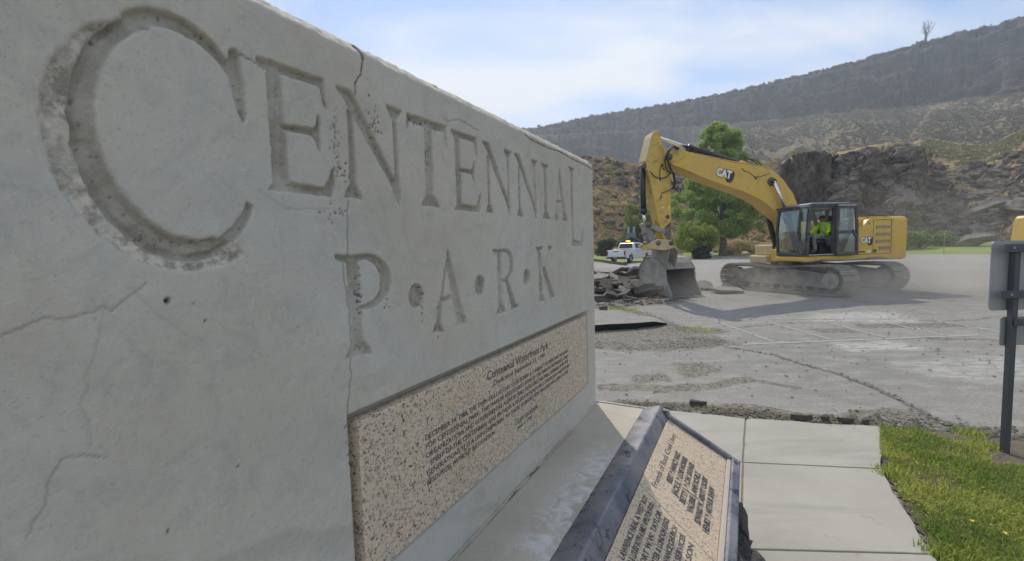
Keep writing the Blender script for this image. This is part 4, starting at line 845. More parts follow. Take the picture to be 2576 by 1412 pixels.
# sidewalk slabs
walk = tag(bpy.data.objects.new('sidewalk', None), kind='structure'); COL.objects.link(walk)
def lerp(a, b, t): return (a[0] + (b[0] - a[0]) * t, a[1] + (b[1] - a[1]) * t)
JL = [(2.36, 4.44), (1.86, 3.53), (1.31, 2.50), (0.78, 1.50), (0.25, 0.5), (-0.8, -1.5)]       # points of the long joint
RE = [(3.52, 4.14), (2.86, 3.36), (2.36, 2.41), (1.85, 1.15), (1.35, 0.1), (0.3, -1.9)]
LE = [(1.33, 4.86), (0.95, 4.0), (0.34, 2.90), (-0.25, 1.9), (-0.8, 0.9), (-1.9, -1.1)]
mid = [(2.98, 3.35), (2.45, 2.49)]
for colA, colB in ((LE, JL), (JL, RE)):
    for i in range(5):
        q = [colA[i], colB[i], colB[i + 1], colA[i + 1]]; cxm = sum(p[0] for p in q) / 4; cym = sum(p[1] for p in q) / 4
        q = [(p[0] + (cxm - p[0]) / max(0.01, math.hypot(cxm - p[0], cym - p[1])) * 0.009, p[1] + (cym - p[1]) / max(0.01, math.hypot(cxm - p[0], cym - p[1])) * 0.009) for p in q]
        mb = MB(); n = 14; top = []
        # slab with a slightly broken far edge
        for a in range(n + 1):
            for b in range(n + 1):
                p = lerp(lerp(q[0], q[1], b / n), lerp(q[3], q[2], b / n), a / n); jx = jy = 0
                jx += 0.0035 * float(fbm(p[0] * 25, p[1] * 25, 3, 2)); jy += 0.0035 * float(fbm(p[0] * 25, p[1] * 25, 9, 2))
                if i == 0 and a == 0: jy += 0.03 * float(fbm(p[0] * 9, 0, 3, 3))
                if colB is RE and b == n: jx += 0.018 * float(fbm(p[1] * 7, 0, 3, 3))
                top.append((p[0] + jx, p[1] + jy, 0.030 + 0.003 * i * 0))
        m = len(top); fs = [(a * (n + 1) + b, a * (n + 1) + b + 1, (a + 1) * (n + 1) + b + 1, (a + 1) * (n + 1) + b) for a in range(n) for b in range(n)]
        rim = [b for b in range(n + 1)] + [(a) * (n + 1) + n for a in range(1, n + 1)] + [n * (n + 1) + b for b in range(n - 1, -1, -1)] + [a * (n + 1) for a in range(n - 1, 0, -1)]
        low = [(top[k][0], top[k][1], -0.06) for k in rim]
        fs += [(rim[k], rim[(k + 1) % len(rim)], m + (k + 1) % len(rim), m + k) for k in range(len(rim))]
        mb.add(top + low, fs); mb.build('slab', MT['walk'], walk, bevel=0.006)
mb = MB(); mb.add([(LE[0][0], LE[0][1] - .05, 0.022), (JL[0][0], JL[0][1] - .05, 0.022), (RE[0][0] - .04, RE[0][1] - .05, 0.022), (2.80, 3.30, 0.022), (2.24, 2.38, 0.022), (1.78, 1.15, 0.022), (1.3, .1, .008), (.2, -1.9, 0.022), (-1.9, -1.1, 0.022)], [tuple(range(9))]); mb.build('joint_bed', MT['jointdirt'], walk)
# near soil bed with grass
gx = np.arange(1.0, 9.0, 0.05); gy = np.arange(-2.5, 4.5, 0.05); X, Y = np.meshgrid(gx, gy)
LPOLY = [(3.50, 4.16), (3.66, 4.02), (3.84, 3.86), (3.95, 3.60), (3.78, 3.40), (4.6, 3.22), (6.2, 3.0), (9.0, 2.6), (9.0, -2.5), (0.2, -2.5), (1.37, 0.1), (1.87, 1.15), (2.38, 2.41), (2.88, 3.36)]
BPOLY = [(3.50, 4.2), (4.0, 4.1), (4.9, 3.75), (9.2, 3.4), (9.2, -2.7), (0.1, -2.7), (1.35, 0.1), (1.83, 1.15), (2.34, 2.41), (2.84, 3.36)]
inb = pin(X, Y, BPOLY); d = segd(X, Y, BPOLY + [BPOLY[0]]); Z = np.where(inb, 0.004 + 0.022 * ss(d, 0, 0.25) + 0.02 * fbm(X * 3, Y * 3, 0, 4) * ss(d, 0, .2), -0.05)
F = gridfaces(*X.shape); keep = inb.ravel()[F].all(1)
tag(npmesh('soil_bed', np.stack([X.ravel(), Y.ravel(), Z.ravel()], -1), F[keep], MT['soil']), kind='structure')
def leafcloud(P, size, rng, flat_=0.0):
    n = len(P); a = rng.normal(size=(n, 3)); a /= np.linalg.norm(a, axis=1)[:, None]; b = np.cross(a, rng.normal(size=(n, 3))); b /= np.linalg.norm(b, axis=1)[:, None]
    s = (size * rng.uniform(0.6, 1.3, n))[:, None]
    V = np.stack([P - a * s * 0.5, P + b * s * 0.36, P + a * s * 0.5, P - b * s * 0.36], 1).reshape(-1, 3)
    return V, np.arange(n * 4).reshape(-1, 4)
def sample_poly(poly, n, rng):
    pts = np.array(poly); lo, hi = pts.min(0), pts.max(0); out_ = []
    while sum(len(o) for o in out_) < n:
        p = rng.uniform(lo, hi, (n, 2)); out_.append(p[pin(p[:, 0], p[:, 1], poly)])
    return np.concatenate(out_)[:n]
def blades(name, P, h0, h1, w, mat, rng, lean=0.6, z0=0.015, parent=None):
    n = len(P); a = rng.uniform(0, 2 * np.pi, n); h = rng.uniform(h0, h1, n); l = rng.uniform(0.1, lean, n) * h; la = rng.uniform(0, 2 * np.pi, n)
    dx, dy = np.cos(a) * w / 2, np.sin(a) * w / 2; ox, oy = np.cos(la) * l, np.sin(la) * l
    z0 = z0 + np.zeros(n)
    V = np.stack([np.stack([P[:, 0] - dx, P[:, 1] - dy, z0], -1), np.stack([P[:, 0] + dx, P[:, 1] + dy, z0], -1),
                  np.stack([P[:, 0] + dx * .8 + ox * .45, P[:, 1] + dy * .8 + oy * .45, z0 + h * .6], -1), np.stack([P[:, 0] - dx * .8 + ox * .45, P[:, 1] - dy * .8 + oy * .45, z0 + h * .6], -1),
                  np.stack([P[:, 0] + ox, P[:, 1] + oy, z0 + h * .95], -1)], 1).reshape(-1, 3)
    b = np.arange(n)[:, None] * 5; T = np.concatenate([b + np.array([[0, 1, 2]]), b + np.array([[0, 2, 3]]), b + np.array([[3, 2, 4]])])
    return npmesh(name, V, T, mat, parent, False)
rng = np.random.default_rng(11)
Vis = [(3.50, 4.16), (3.66, 4.02), (3.84, 3.86), (3.95, 3.60), (3.78, 3.40), (4.4, 3.22), (5.2, 3.0), (5.2, 1.0), (2.0, 1.0), (2.38, 2.41), (2.88, 3.36)]
Pg = sample_poly(Vis, 90000, rng); den = fbm(Pg[:, 0] * 2.2, Pg[:, 1] * 2.2, 0, 3, 2); Pg = Pg[(den + rng.uniform(-0.4, 0.75, len(Pg))) > -0.25]
jag = segd(Pg[:, 0], Pg[:, 1], Vis[-3:] + [Vis[0]]); Pg = Pg[jag > 0.10 * (fbm(Pg[:, 0] * 8, Pg[:, 1] * 8, 0, 2) + 0.15)]
tag(blades('grass', Pg, 0.016, 0.055, 0.0075, MT['grass'], rng, 1.3), label='green lawn grass beside the sidewalk', kind='stuff')
Pq = sample_poly(Vis, 26000, rng); Pq = Pq[fbm(Pq[:, 0] * 3, Pq[:, 1] * 3, 5, 3, 61) + rng.uniform(-.3, .3, len(Pq)) > 0.05]
Vq, Fq_ = leafcloud(np.column_stack([Pq, rng.uniform(0.02, 0.055, len(Pq))]), 0.017, rng)
tag(npmesh('clover', Vq, Fq_, MT['grass'], None, False), label='low clover leaves mixed into the lawn grass', kind='stuff')
tag(blades('tall_grass', sample_poly(Vis, 2500, rng), 0.05, 0.10, 0.005, MT['grass'], rng, 0.8), label='longer grass blades standing above the lawn', kind='stuff')
tag(blades('dry_grass', sample_poly(Vis, 16000, rng), 0.015, 0.055, 0.005, MT['grass_dry'], rng, 1.0), label='straw coloured blades among the grass', kind='stuff')
Pw = []
for c_, n_2, s_ in (((4.02, 3.72), 260, 0.07), ((4.15, 3.95), 200, 0.06), ((3.70, 3.98), 200, 0.06), ((3.06, 12.74), 320, 0.20), ((3.3, 12.2), 180, 0.12), ((3.9, 9.15), 120, 0.16), ((3.62, 9.3), 120, 0.1), ((2.86, 3.30), 150, .05), ((2.40, 2.42), 160, .04)):
    Pw.append(rng.normal(c_, s_, (n_2, 2)))
tag(blades('weeds', np.concatenate(Pw), 0.03, 0.09, 0.009, MT['grass'], rng, 0.8, 0.0), label='low green weeds in the pavement cracks', kind='stuff')
# dandelions
for i, (x, y) in enumerate([(2.80, 2.62), (2.87, 2.50)]):
    t_ = thing('dandelion', ['topmost of the pair of yellow dandelion flowers in the grass near the sidewalk', 'lower of the pair of yellow dandelion flowers in the grass', 'small yellow flower in the grass nearest the grey sign post', 'yellow flower close to the sidewalk edge at the bottom', 'small yellow flower farthest right in the grass', 'small yellow flower in the middle of the grass'][i], 'flower', (x, y, 0.02), 0, 'dandelions in the lawn')
    mb = MB(); mb.tube([(0, 0, 0), (0.004, 0, 0.03), (0.005, 0.002, 0.055)], 0.0015, 5); mb.build('stem', MT['leaf_small'], t_)
    mb = MB()
    for k in range(12):
        a = 2 * math.pi * k / 12; mb.add([(0.005, 0.002, 0.055), (0.005 + 0.011 * math.cos(a), 0.002 + 0.011 * math.sin(a), 0.060), (0.005 + 0.011 * math.cos(a + .45), 0.002 + 0.011 * math.sin(a + .45), 0.060)], [(0, 1, 2)])
    mb.build('flower', MT['dandelion'], t_, recalc=False)
# crumbs of asphalt and gravel (joined: nobody could count them)
def crumbs(name, P, s0, s1, mat, rng, label, z0=0.0, flat_=0.5):
    n = len(P); s = rng.uniform(0, 1, n) ** 2.2 * (s1 - s0) + s0
    base = np.array([(1, 0, -.4), (-.5, .87, -.4), (-.5, -.87, -.4), (.2, .1, .8), (0.7, .6, .2), (-.8, .1, .3)])
    V = base[None] * rng.uniform(0.55, 1.25, (n, 6, 3)) * s[:, None, None]; V[:, :, 2] *= flat_
    a = rng.uniform(0, 6.28, n); c, s_ = np.cos(a), np.sin(a)
    V = np.stack([V[:, :, 0] * c[:, None] - V[:, :, 1] * s_[:, None], V[:, :, 0] * s_[:, None] + V[:, :, 1] * c[:, None], V[:, :, 2]], -1)
    V[:, :, 0] += P[:, 0:1]; V[:, :, 1] += P[:, 1:2]; V[:, :, 2] += z0 + s[:, None] * 0.3 * flat_
    b = np.arange(n)[:, None] * 6
    T = np.concatenate([b + np.array([[q]]).reshape(1, 3) for q in ((0, 4, 3), (4, 1, 3), (1, 5, 3), (5, 2, 3), (2, 0, 3), (0, 1, 4), (1, 2, 5))])
    return tag(npmesh(name, V.reshape(-1, 3), T, mat, None, False), label=label, kind='stuff')
def along(pts, n, w, rng):
    pts = np.array(pts, float); d = np.linalg.norm(np.diff(pts, axis=0), axis=1); c = np.concatenate([[0], np.cumsum(d)]); t = rng.uniform(0, c[-1], n)
    return np.stack([np.interp(t, c, pts[:, 0]), np.interp(t, c, pts[:, 1])], -1) + rng.normal(0, w, (n, 2))
E1 = [(1.2, 4.98), (1.65, 4.90), (2.1, 4.74), (2.61, 4.56), (2.93, 4.40), (3.27, 4.30), (3.55, 4.24)]
crumbs('asphalt_crumbs', np.concatenate([along(E1, 1500, 0.07, rng), along([(3.5, 4.3), (3.95, 4.12), (4.4, 3.85), (5.5, 3.6)], 1500, 0.16, rng), sample_poly([(3.9, 3.9), (4.5, 3.9), (4.8, 3.3), (3.8, 3.4)], 900, rng)]), 0.006, 0.032, MT['chips'], rng, 'dark asphalt crumbs along the sidewalk edge', 0.015)
crumbs('broken_asphalt_crumbs', np.concatenate([sample_poly([(1.0, 8.1), (2.02, 7.6), (3.38, 7.7), (3.95, 7.9), (3.8, 8.5), (2.76, 8.4), (1.2, 8.4)], 1500, rng), rng.uniform((0.8, 5), (10, 12), (1500, 2)), along(ckline, 200, 0.03, rng), along([(2.5, 12.9), (3.06, 12.74), (3.48, 11.37), (3.58, 9.85), (3.67, 9.13)], 700, 0.12, rng)]), 0.005, 0.028, MT['slab_top'], rng, 'grey crumbs scattered on the old asphalt', 0.01)
crumbs('rubble', sample_poly([(0.5, 12.9), (3.0, 13.0), (4.9, 13.5), (5.9, 14.6), (6.2, 20), (7.2, 26), (3.0, 26), (0.5, 14)], 3600, rng), 0.015, 0.13, MT['slab_dark'], rng, 'fine dark rubble around the torn up asphalt', 0.0, 0.6)
tag(blades('twigs', along(E1, 900, 0.07, rng), 0.005, 0.02, 0.006, MT['grass_dry'], rng, 4.0, 0.03), label='dry needles and twigs along the broken edge', kind='stuff')
# asphalt slabs lifted by the excavator
rs = random.Random(21); slabM = []
for k in range(9):
    n = rs.randint(5, 8); pts = []
    for i in range(n):
        a = 2 * math.pi * (i + rs.uniform(-.28, .28)) / n; q = rs.uniform(0.62, 1.1); pts.append((math.cos(a) * q, math.sin(a) * q * 0.75))
    vs = [(p, q, 0.5 + rs.uniform(-.12, .12)) for p, q in pts] + [(p * rs.uniform(.86, 1.02), q * rs.uniform(.86, 1.02), -0.5) for p, q in pts]
    me = bpy.data.meshes.new('asphalt_slab'); me.from_pydata(vs, [], [tuple(range(n)), tuple(range(2 * n - 1, n - 1, -1))] + [(i, (i + 1) % n, n + (i + 1) % n, n + i) for i in range(n)])
    bm = bmesh.new(); bm.from_mesh(me); bmesh.ops.recalc_face_normals(bm, faces=bm.faces); bm.to_mesh(me); bm.free(); slabM.append(me)
def slab(x, y, z, r, tilt, tdir, rz, label, mat='slab_top', k=None, group='broken asphalt slabs', thick=None):
    me = slabM[rs.randrange(9) if k is None else k]
    o = bpy.data.objects.new('asphalt_slab', me); COL.objects.link(o)
    if not me.materials: me.materials.append(MT['slab_top'])
    o.material_slots[0].link = 'OBJECT'; o.material_slots[0].material = MT[mat]
    o.location = (x, y, z); o.scale = (r, r, thick or rs.uniform(0.07, 0.12))
    o.rotation_euler = (Matrix.Rotation(tdir, 3, 'Z') @ Matrix.Rotation(tilt, 3, 'X') @ Matrix.Rotation(-tdir + rz, 3, 'Z')).to_euler()
    return tag(o, label, 'asphalt slab', group)
generic = 'broken slab of old asphalt in the rubble pile left of the excavator bucket'
for i in range(120):
    u = rs.random(); v = rs.random()
    y = 14.8 + 11.5 * u ** 1.3; xr = 0.318 * y if u < .5 else 0.275 * y; xl = 0.182 * y
    x = xl + (xr - xl) * v; h = 0.95 * math.exp(-((y - 19.5) / 3.2) ** 2) * rs.random()
    slab(x, y, 0.07 + h * 0.52, rs.uniform(0.22, 0.78), R(rs.uniform(4, 38)), rs.uniform(0, 6.28), rs.uniform(0, 6.28), generic, rs.choice(['slab_top', 'slab_dark', 'slab_dark']))
slab(5.55, 20.0, 0.55, 0.95, R(34), R(200), 0.6, 'pale tilted asphalt slab leaning highest on the rubble pile just left of the bucket', k=1)
slab(4.85, 18.4, 0.30, 0.80, R(28), R(150), 1.9, 'broad pale asphalt slab lying in front of the tilted one left of the bucket', k=2)
slab(5.6, 27.5, 0.85, 2.3, R(10), R(90), 0.2, 'long dark asphalt sheet lifted above the far side of the rubble pile', k=3, thick=0.16)
slab(4.2, 23.5, 0.55, 1.5, R(9), R(60), 0.2, 'wide flat asphalt sheet at the back of the rubble pile', k=4, thick=0.12)
slab(7.75, 15.9, 0.10, 0.95, R(6), R(20), 0.1, 'flat dusty asphalt slab lying between the bucket and the near track', 'slab_top', k=5)
slab(7.35, 17.2, 0.14, 0.8, R(9), R(340), 1.2, 'dark low asphalt slab behind the bucket, farther from the camera', 'slab_dark', k=6)
slab(8.35, 16.9, 0.12, 0.5, R(14), R(10), 2.2, 'small dark asphalt piece by the front end of the near track', 'slab_dark', k=7)
for i, (x, y, r) in enumerate([(2.2, 13.6, .22), (2.9, 14.3, .30), (1.9, 12.9, .18), (3.6, 13.9, .25), (2.6, 12.6, .2), (3.9, 14.6, .35)]):
    slab(x, y, 0.05, r, R(rs.uniform(3, 16)), rs.uniform(0, 6), 0, 'small asphalt piece on the dark dirt in front of the rubble pile', 'slab_dark', group='small asphalt pieces before the pile')
# heaved plate with its broken edge painted black for shade, and the chunks beside the sidewalk
plate = [(1.2, 9.20), (2.0, 9.40), (2.6, 9.48), (3.1, 9.66), (3.46, 9.86), (3.40, 10.4), (3.30, 10.9), (2.6, 11.3), (1.2, 11.2)]
mb = MB(); top = [(x, y, 0.15 - max(0, (y - 9.4)) * 0.062) for x, y in plate]; top[4] = (3.46, 9.86, 0.05)
mb.add(top + [(x + 0.02, y + 0.14, -0.03) for x, y in plate], [tuple(range(9)), tuple(range(17, 8, -1))]); mb.add(top + [(x + 0.02, y + 0.14, -0.03) for x, y in plate], [(i, (i + 1) % 9, 9 + (i + 1) % 9, 9 + i) for i in range(9)], 1)
heave = mb.build('asphalt_plate', [MT['lot'], MT['plate_shade']], bevel=0.0); tag(heave, 'large flat heaved asphalt plate with broken front edge blackened for shade by the wall end', 'asphalt slab')
for i, (x, y, lx_, ly_, h, rz_, lb) in enumerate([(2.88, 4.37, .17, .045, .05, -.30, 'longest dark asphalt chunk lying on the far edge of the sidewalk'), (3.10, 4.33, .07, .04, .05, .3, 'short dark asphalt chunk just right of the longest one at the sidewalk edge'),
        (3.26, 4.27, .10, .035, .04, -.2, 'thin asphalt chunk near the grass end of the broken edge'), (2.03, 4.86, .15, .05, .05, -.1, 'dark asphalt chunk behind the tip of the tilted desk frame'), (3.42, 4.22, .06, .04, .04, .5, 'small asphalt chunk where sidewalk, grass and lot meet')]):
    o = bpy.data.objects.new('asphalt_chunk', slabM[(i * 2) % 9]); COL.objects.link(o); o.material_slots[0].link = 'OBJECT'; o.material_slots[0].material = MT['slab_dark']
    o.location = (x, y, 0.05); o.scale = (lx_ / 1.3, ly_, h); o.rotation_euler = (R(rs.uniform(-8, 8)), R(rs.uniform(-5, 5)), rz_); tag(o, lb, 'asphalt chunk', 'asphalt chunks along the sidewalk edge')

# ------------------------------------------------------------ rocks
def rmesh(k, sub=2, **kw):
    m_ = rock_mesh('boulder', sub, 0.34, 20 + k, **kw); m_.materials.append(MT['boulder']); return m_
bm_ = [rmesh(k, 3, freq=2.2, planes=11) for k in range(12)]
rs = random.Random(3)
def outcrop(label, aztab, n, rad, flat_, cat='rock outcrop', tmin=0.03, tmax=1.0, group=None, off=0.0, name='rock_outcrop', mat=None):
    a0, a1 = aztab; x, y, z = hill_pt((a0 + a1) / 2, 0.1)
    t_ = thing(name, label, cat, (x, y, z), 0, group)
    for i in range(n):
        a = rs.uniform(a0, a1); tt = tmin + (tmax - tmin) * rs.random(); px, py, pz = hill_pt(a, tt); r = (rad[0] + (rad[1] - rad[0]) * rs.random() ** 2.0) * (1 - 0.2 * tt)
        o = bpy.data.objects.new('boulder', bm_[rs.randrange(12)]); COL.objects.link(o); o.parent = t_
        if mat: o.material_slots[0].link = 'OBJECT'; o.material_slots[0].material = MT[mat]
        o.location = (px - x - off * math.sin(R(a)), py - y - off * math.cos(R(a)), pz - z)
        o.scale = (r * rs.uniform(.9, 1.6), r * rs.uniform(.8, 1.1), r * rs.uniform(*flat_)); o.rotation_euler = (rs.uniform(-.5, .5), R(rs.uniform(-42, 30)), rs.uniform(-1.5, 1.5) - R(a))
    return t_
outcrop('dark basalt cliff of stacked rounded boulders behind the excavator cab and engine house', (35.9, 42.4), 295, (0.35, 1.5), (.55, .95), off=0.1, tmin=.05)
outcrop('slope of big grey rounded boulders above the grass at the right edge of the picture', (46.0, 54.5), 150, (0.5, 2.0), (.6, .95), off=0.2, tmin=.25)
outcrop('broken rock rubble slope between the dark gully and the boulder slope', (43.2, 47.6), 170, (0.3, 1.5), (.5, .8), tmin=.0, tmax=.9, off=0.2)
outcrop('black jagged rock band along the crest behind the pickup and the bucket arm', (9.0, 24.0), 170, (0.4, 1.4), (.55, .9), tmin=.72, tmax=1.03, mat='boulder_dark')
outcrop('scattered dark rocks on the dry brush slope behind the trees', (10.0, 31.0), 150, (0.25, 1.1), (.5, .8), tmin=.25, tmax=.95, mat='boulder_dark')
# brown flat faced cliff block
ca = np.linspace(31.0, 35.55, 110); cz = np.linspace(-0.6, 1, 90)
A5, T5 = np.meshgrid(ca, np.clip(cz, 0, 1)); topz = CAM_H + np.interp(A5, [31, 31.5, 32.2, 33.2, 34.2, 35.0, 35.55], [0.142, 0.152, 0.156, 0.163, 0.162, 0.156, 0.150]) * 75
Z5 = 0.3 + (topz - 0.3) * T5 + 0.6 * fbm(A5 * 1.5, T5 * 2, 0, 3, 5) * T5; c5 = fbm(A5 * 1.1, Z5 * 0.30, 0, 5, 66); R5 = 75 + 1.8 * T5 + 1.6 * np.round(c5 * 6) / 6 + 0.7 * np.abs(fbm(A5 * 1.6, Z5 * 0.6, 0, 4, 67)) + 0.5 * fbm(A5 * 3, Z5 * 1.3, 0, 4, 7)
nb_ = 5; Rk = np.vstack([R5] + [R5[-1:] + 1.6 * k for k in range(1, nb_)]); Zk = np.vstack([Z5] + [Z5[-1:] - 0.12 * k for k in range(1, nb_)]); Ak = np.vstack([A5] + [A5[-1:]] * (nb_ - 1))
Lk = Rk[:, :1] + np.array([[0.0]]); 
Rk = np.hstack([Rk[:, :1] + 7, Rk, Rk[:, -1:] + 7]); Ak = np.hstack([Ak[:, :1], Ak, Ak[:, -1:]]); Zk = np.hstack([Zk[:, :1], Zk, Zk[:, -1:]])
Ak = Ak + 0.22 * fbm(Zk * 0.35, Ak * 0.4, 0, 4, 12) - 0.5 * ((31.9 - Ak) > 0) * (Zk / 14.0 - 0.6) * -1.0 * (31.9 - Ak)
bx, by = polar(Ak, Rk)
clf = npmesh('rock_cliff', np.stack([bx.ravel(), by.ravel(), Zk.ravel()], -1), gridfaces(*Rk.shape), MT['cliff'], None, False)
tag(clf, 'flat brown rock face standing between the boom and the boulder cliff', 'cliff')
mb_r = bpy.data.objects.new('large_boulder', rock_mesh('large_boulder', 4, 0.2, 77, freq=2.2, planes=14)); COL.objects.link(mb_r); mb_r.data.materials.append(MT['bigrock'])
mb_r.location = (48.4, 46.6, 1.15); mb_r.scale = (1.9, 1.3, 1.0); mb_r.rotation_euler = (0, R(-10), R(-38)); tag(mb_r, 'single large pale boulder sitting on the grass below the right slope', 'boulder')

# ------------------------------------------------------------ vegetation
def blobpts(blobs, n, rng, shell=0.55):
    w = np.array([b[3] * b[4] * b[5] for b in blobs]) ** 0.8; k = rng.choice(len(blobs), n, p=w / w.sum()); B = np.array(blobs)[k]
    d = rng.normal(size=(n, 3)); d /= np.linalg.norm(d, axis=1)[:, None]; r = rng.uniform(shell, 1.05, n) ** 0.7
    return B[:, :3] + d * B[:, 3:6] * r[:, None]
def plant_mesh(name, blobs, n, size, seed, shell=.55, mat=None):
    rng = np.random.default_rng(seed); V, Fq = leafcloud(blobpts(blobs, n, rng, shell), size, rng)
    o = npmesh(name, V, Fq, mat, None, False); me = o.data; bpy.data.objects.remove(o); return me
# shrub variants
shr = []
for k in range(7):
    rr_ = random.Random(k); blobs = [(rr_.uniform(-.4, .4), rr_.uniform(-.4, .4), rr_.uniform(.25, .5), rr_.uniform(.3, .5), rr_.uniform(.3, .5), rr_.uniform(.22, .4)) for _ in range(6)]
    shr.append(plant_mesh('shrub', blobs, 240, 0.16, k, mat=MT['sage']))
def shrub(x, y, z, s, mat, label, group, k=None, name='shrub'):
    me = shr[rs.randrange(7) if k is None else k]
    o = bpy.data.objects.new(name, me); COL.objects.link(o); o.material_slots[0].link = 'OBJECT'; o.material_slots[0].material = MT[mat]
    o.location = (x, y, z - 0.05 * s); o.scale = (s * rs.uniform(.85, 1.25), s * rs.uniform(.85, 1.25), s * rs.uniform(.6, .95)); o.rotation_euler = (0, 0, rs.uniform(0, 6.28))
    return tag(o, label, 'shrub', group)
for i in range(150):
    a = rs.uniform(9.5, 20.5) if i < 85 else rs.uniform(18, 31); tt = rs.random() ** 0.9
    x, y, z = hill_pt(a, tt * 0.98); m_ = rs.choice(['sage', 'sage_orange', 'sage_orange', 'sage_grey', 'sage'])
    shrub(x, y, z, rs.uniform(0.7, 1.9), m_, {'sage': 'tan sagebrush shrub on the dry slope behind the pickup and trees', 'sage_orange': 'orange brown dry shrub on the dry slope behind the pickup and trees', 'sage_grey': 'grey olive shrub on the dry slope behind the pickup and trees'}[m_], {'sage': 'tan shrubs on the near slope', 'sage_orange': 'orange brown shrubs on the near slope', 'sage_grey': 'grey olive shrubs on the near slope'}[m_])
for i in range(46):
    a = rs.uniform(36, 50); x, y, z = hill_pt(a, rs.random()); m_ = rs.choice(['sage_yellow', 'sage_grey', 'sage_orange'])
    shrub(x, y, z, rs.uniform(0.5, 1.25), m_, {'sage_yellow': 'yellow green brush growing among the basalt boulders', 'sage_grey': 'dull olive brush growing among the basalt boulders', 'sage_orange': 'rusty orange brush growing among the basalt boulders'}[m_], {'sage_yellow': 'yellow brush among the boulders', 'sage_grey': 'olive brush among the boulders', 'sage_orange': 'orange brush among the boulders'}[m_])
for i in range(9):
    a = 29.0 + 13.5 * i / 8; x, y, z = hill_pt(a, 1.0); shrub(x, y, z + .1, rs.uniform(0.7, 1.2), 'sage_yellow', 'yellow rabbitbrush on the crest above the cliff', 'rabbitbrush on the crest')
# mass of small brush on the near slope, of far sage and junipers (nobody could count them)
def clumps(name, P, S, mat, rng, label, nc=9):
    n = len(P); k = np.repeat(np.arange(n), nc); m = n * nc; d = rng.normal(size=(m, 3)); d /= np.linalg.norm(d, axis=1)[:, None]; d[:, 2] = np.abs(d[:, 2])
    c = P[k] + d * (S[k] * rng.uniform(0.25, 0.75, m))[:, None] * np.array([1, 1, 0.75])
    V, Fq = leafcloud(c, S[k] * 0.62, rng); return tag(npmesh(name, V, Fq, mat, None, False), label=label, kind='stuff')
def canyon_pts(n, lo, hi, a0, a1, rng, pw=1.0):
    a = rng.uniform(a0, a1, n); t_ = lo + (hi - lo) * rng.uniform(0, 1, n) ** pw
    ia = np.interp(a, canyon[0], np.arange(len(canyon[0]))).astype(int); it = np.interp(t_, canyon[1], np.arange(len(canyon[1]))); i0 = it.astype(int); f = it - i0; i1 = np.minimum(i0 + 1, len(canyon[1]) - 1)
    r = canyon[2][i0, ia] * (1 - f) + canyon[2][i1, ia] * f; z = canyon[3][i0, ia] * (1 - f) + canyon[3][i1, ia] * f; aa = canyon[0][ia]
    return np.stack([r * np.sin(np.radians(aa)), r * np.cos(np.radians(aa)), z], -1), r
rng = np.random.default_rng(8)
Pc, rc_ = canyon_pts(46000, 0.06, 0.98, 5, 55, rng, 0.75); kd = fbm(Pc[:, 0] * 0.03, Pc[:, 1] * 0.03, 0, 4, 91) + rng.uniform(-.35, .35, len(Pc)); tr_ = np.abs(np.degrees(np.arctan2(Pc[:, 0], Pc[:, 1])) - 40.3 - 0.012 * (np.hypot(Pc[:, 0], Pc[:, 1]) - 150)) > 0.13; Pc, rc_ = Pc[(kd > -0.16) & tr_], rc_[(kd > -0.16) & tr_]; clumps('far_sagebrush', Pc, rng.uniform(0.35, 1.0, len(Pc)) * (0.55 + rc_ / 330), MT['sage_far'], rng, 'grey sagebrush dotting the far talus slope')
Pj, rj = canyon_pts(3000, 0.97, 1.42, 22, 56, rng); keep = (fbm(np.degrees(np.arctan2(Pj[:, 0], Pj[:, 1])) * 0.5, Pj[:, 2] * 0.03, 0, 3, 4) > -0.02); Pj = Pj[keep]
clumps('far_junipers', Pj, rng.uniform(1.2, 3.4, len(Pj)), MT['green_far'], rng, 'dark green juniper brush along the foot of the rim cliff')
Pr, rr2 = canyon_pts(900, 1.97, 2.03, 2, 56, rng); clumps('rim_brush', Pr, rng.uniform(0.6, 2.6, len(Pr)) ** 1.0, MT['sage_far'], rng, 'low brush along the skyline of the rim')
Ph = np.array([hill_pt(rs.uniform(8, 31), rs.random()) for _ in range(7500)]); clumps('dry_brush', Ph, rng.uniform(0.15, 0.6, len(Ph)), MT['sage_orange'], rng, 'dry orange brush and grass tufts covering the near slope')
Ph = np.array([hill_pt(rs.uniform(8, 31), rs.random()) for _ in range(3000)]); clumps('grey_brush', Ph, rng.uniform(0.2, 0.6, len(Ph)), MT['sage_grey'], rng, 'grey brush tufts covering the near slope')
Ph = np.array([hill_pt(rs.uniform(35.9, 52), rs.random() * 1.15) for _ in range(900)]); clumps('rock_ledge_brush', Ph, rng.uniform(0.15, 0.5, len(Ph)), MT['sage_grey'], rng, 'small brush tufts on the ledges of the outcrops')
Ph = np.array([hill_pt(rs.uniform(42.5, 55), 1.0 + rs.random() * .18) for _ in range(2400)]); clumps('slope_brush', Ph, rng.uniform(0.3, 0.9, len(Ph)), MT['sage_grey'], rng, 'dry brush above the right outcrops')
def limbs(mb, base, tips, r0, rng_):
    for tip in tips:
        b = Vector(base); t_ = Vector(tip); m1 = b.lerp(t_, .35) + Vector((rng_.uniform(-.2, .2), rng_.uniform(-.2, .2), .3)); m2 = b.lerp(t_, .7) + Vector((rng_.uniform(-.3, .3), rng_.uniform(-.3, .3), .2))
        mb.tube([b, m1, m2, t_], [r0, r0 * .7, r0 * .4, r0 * .15], 7)
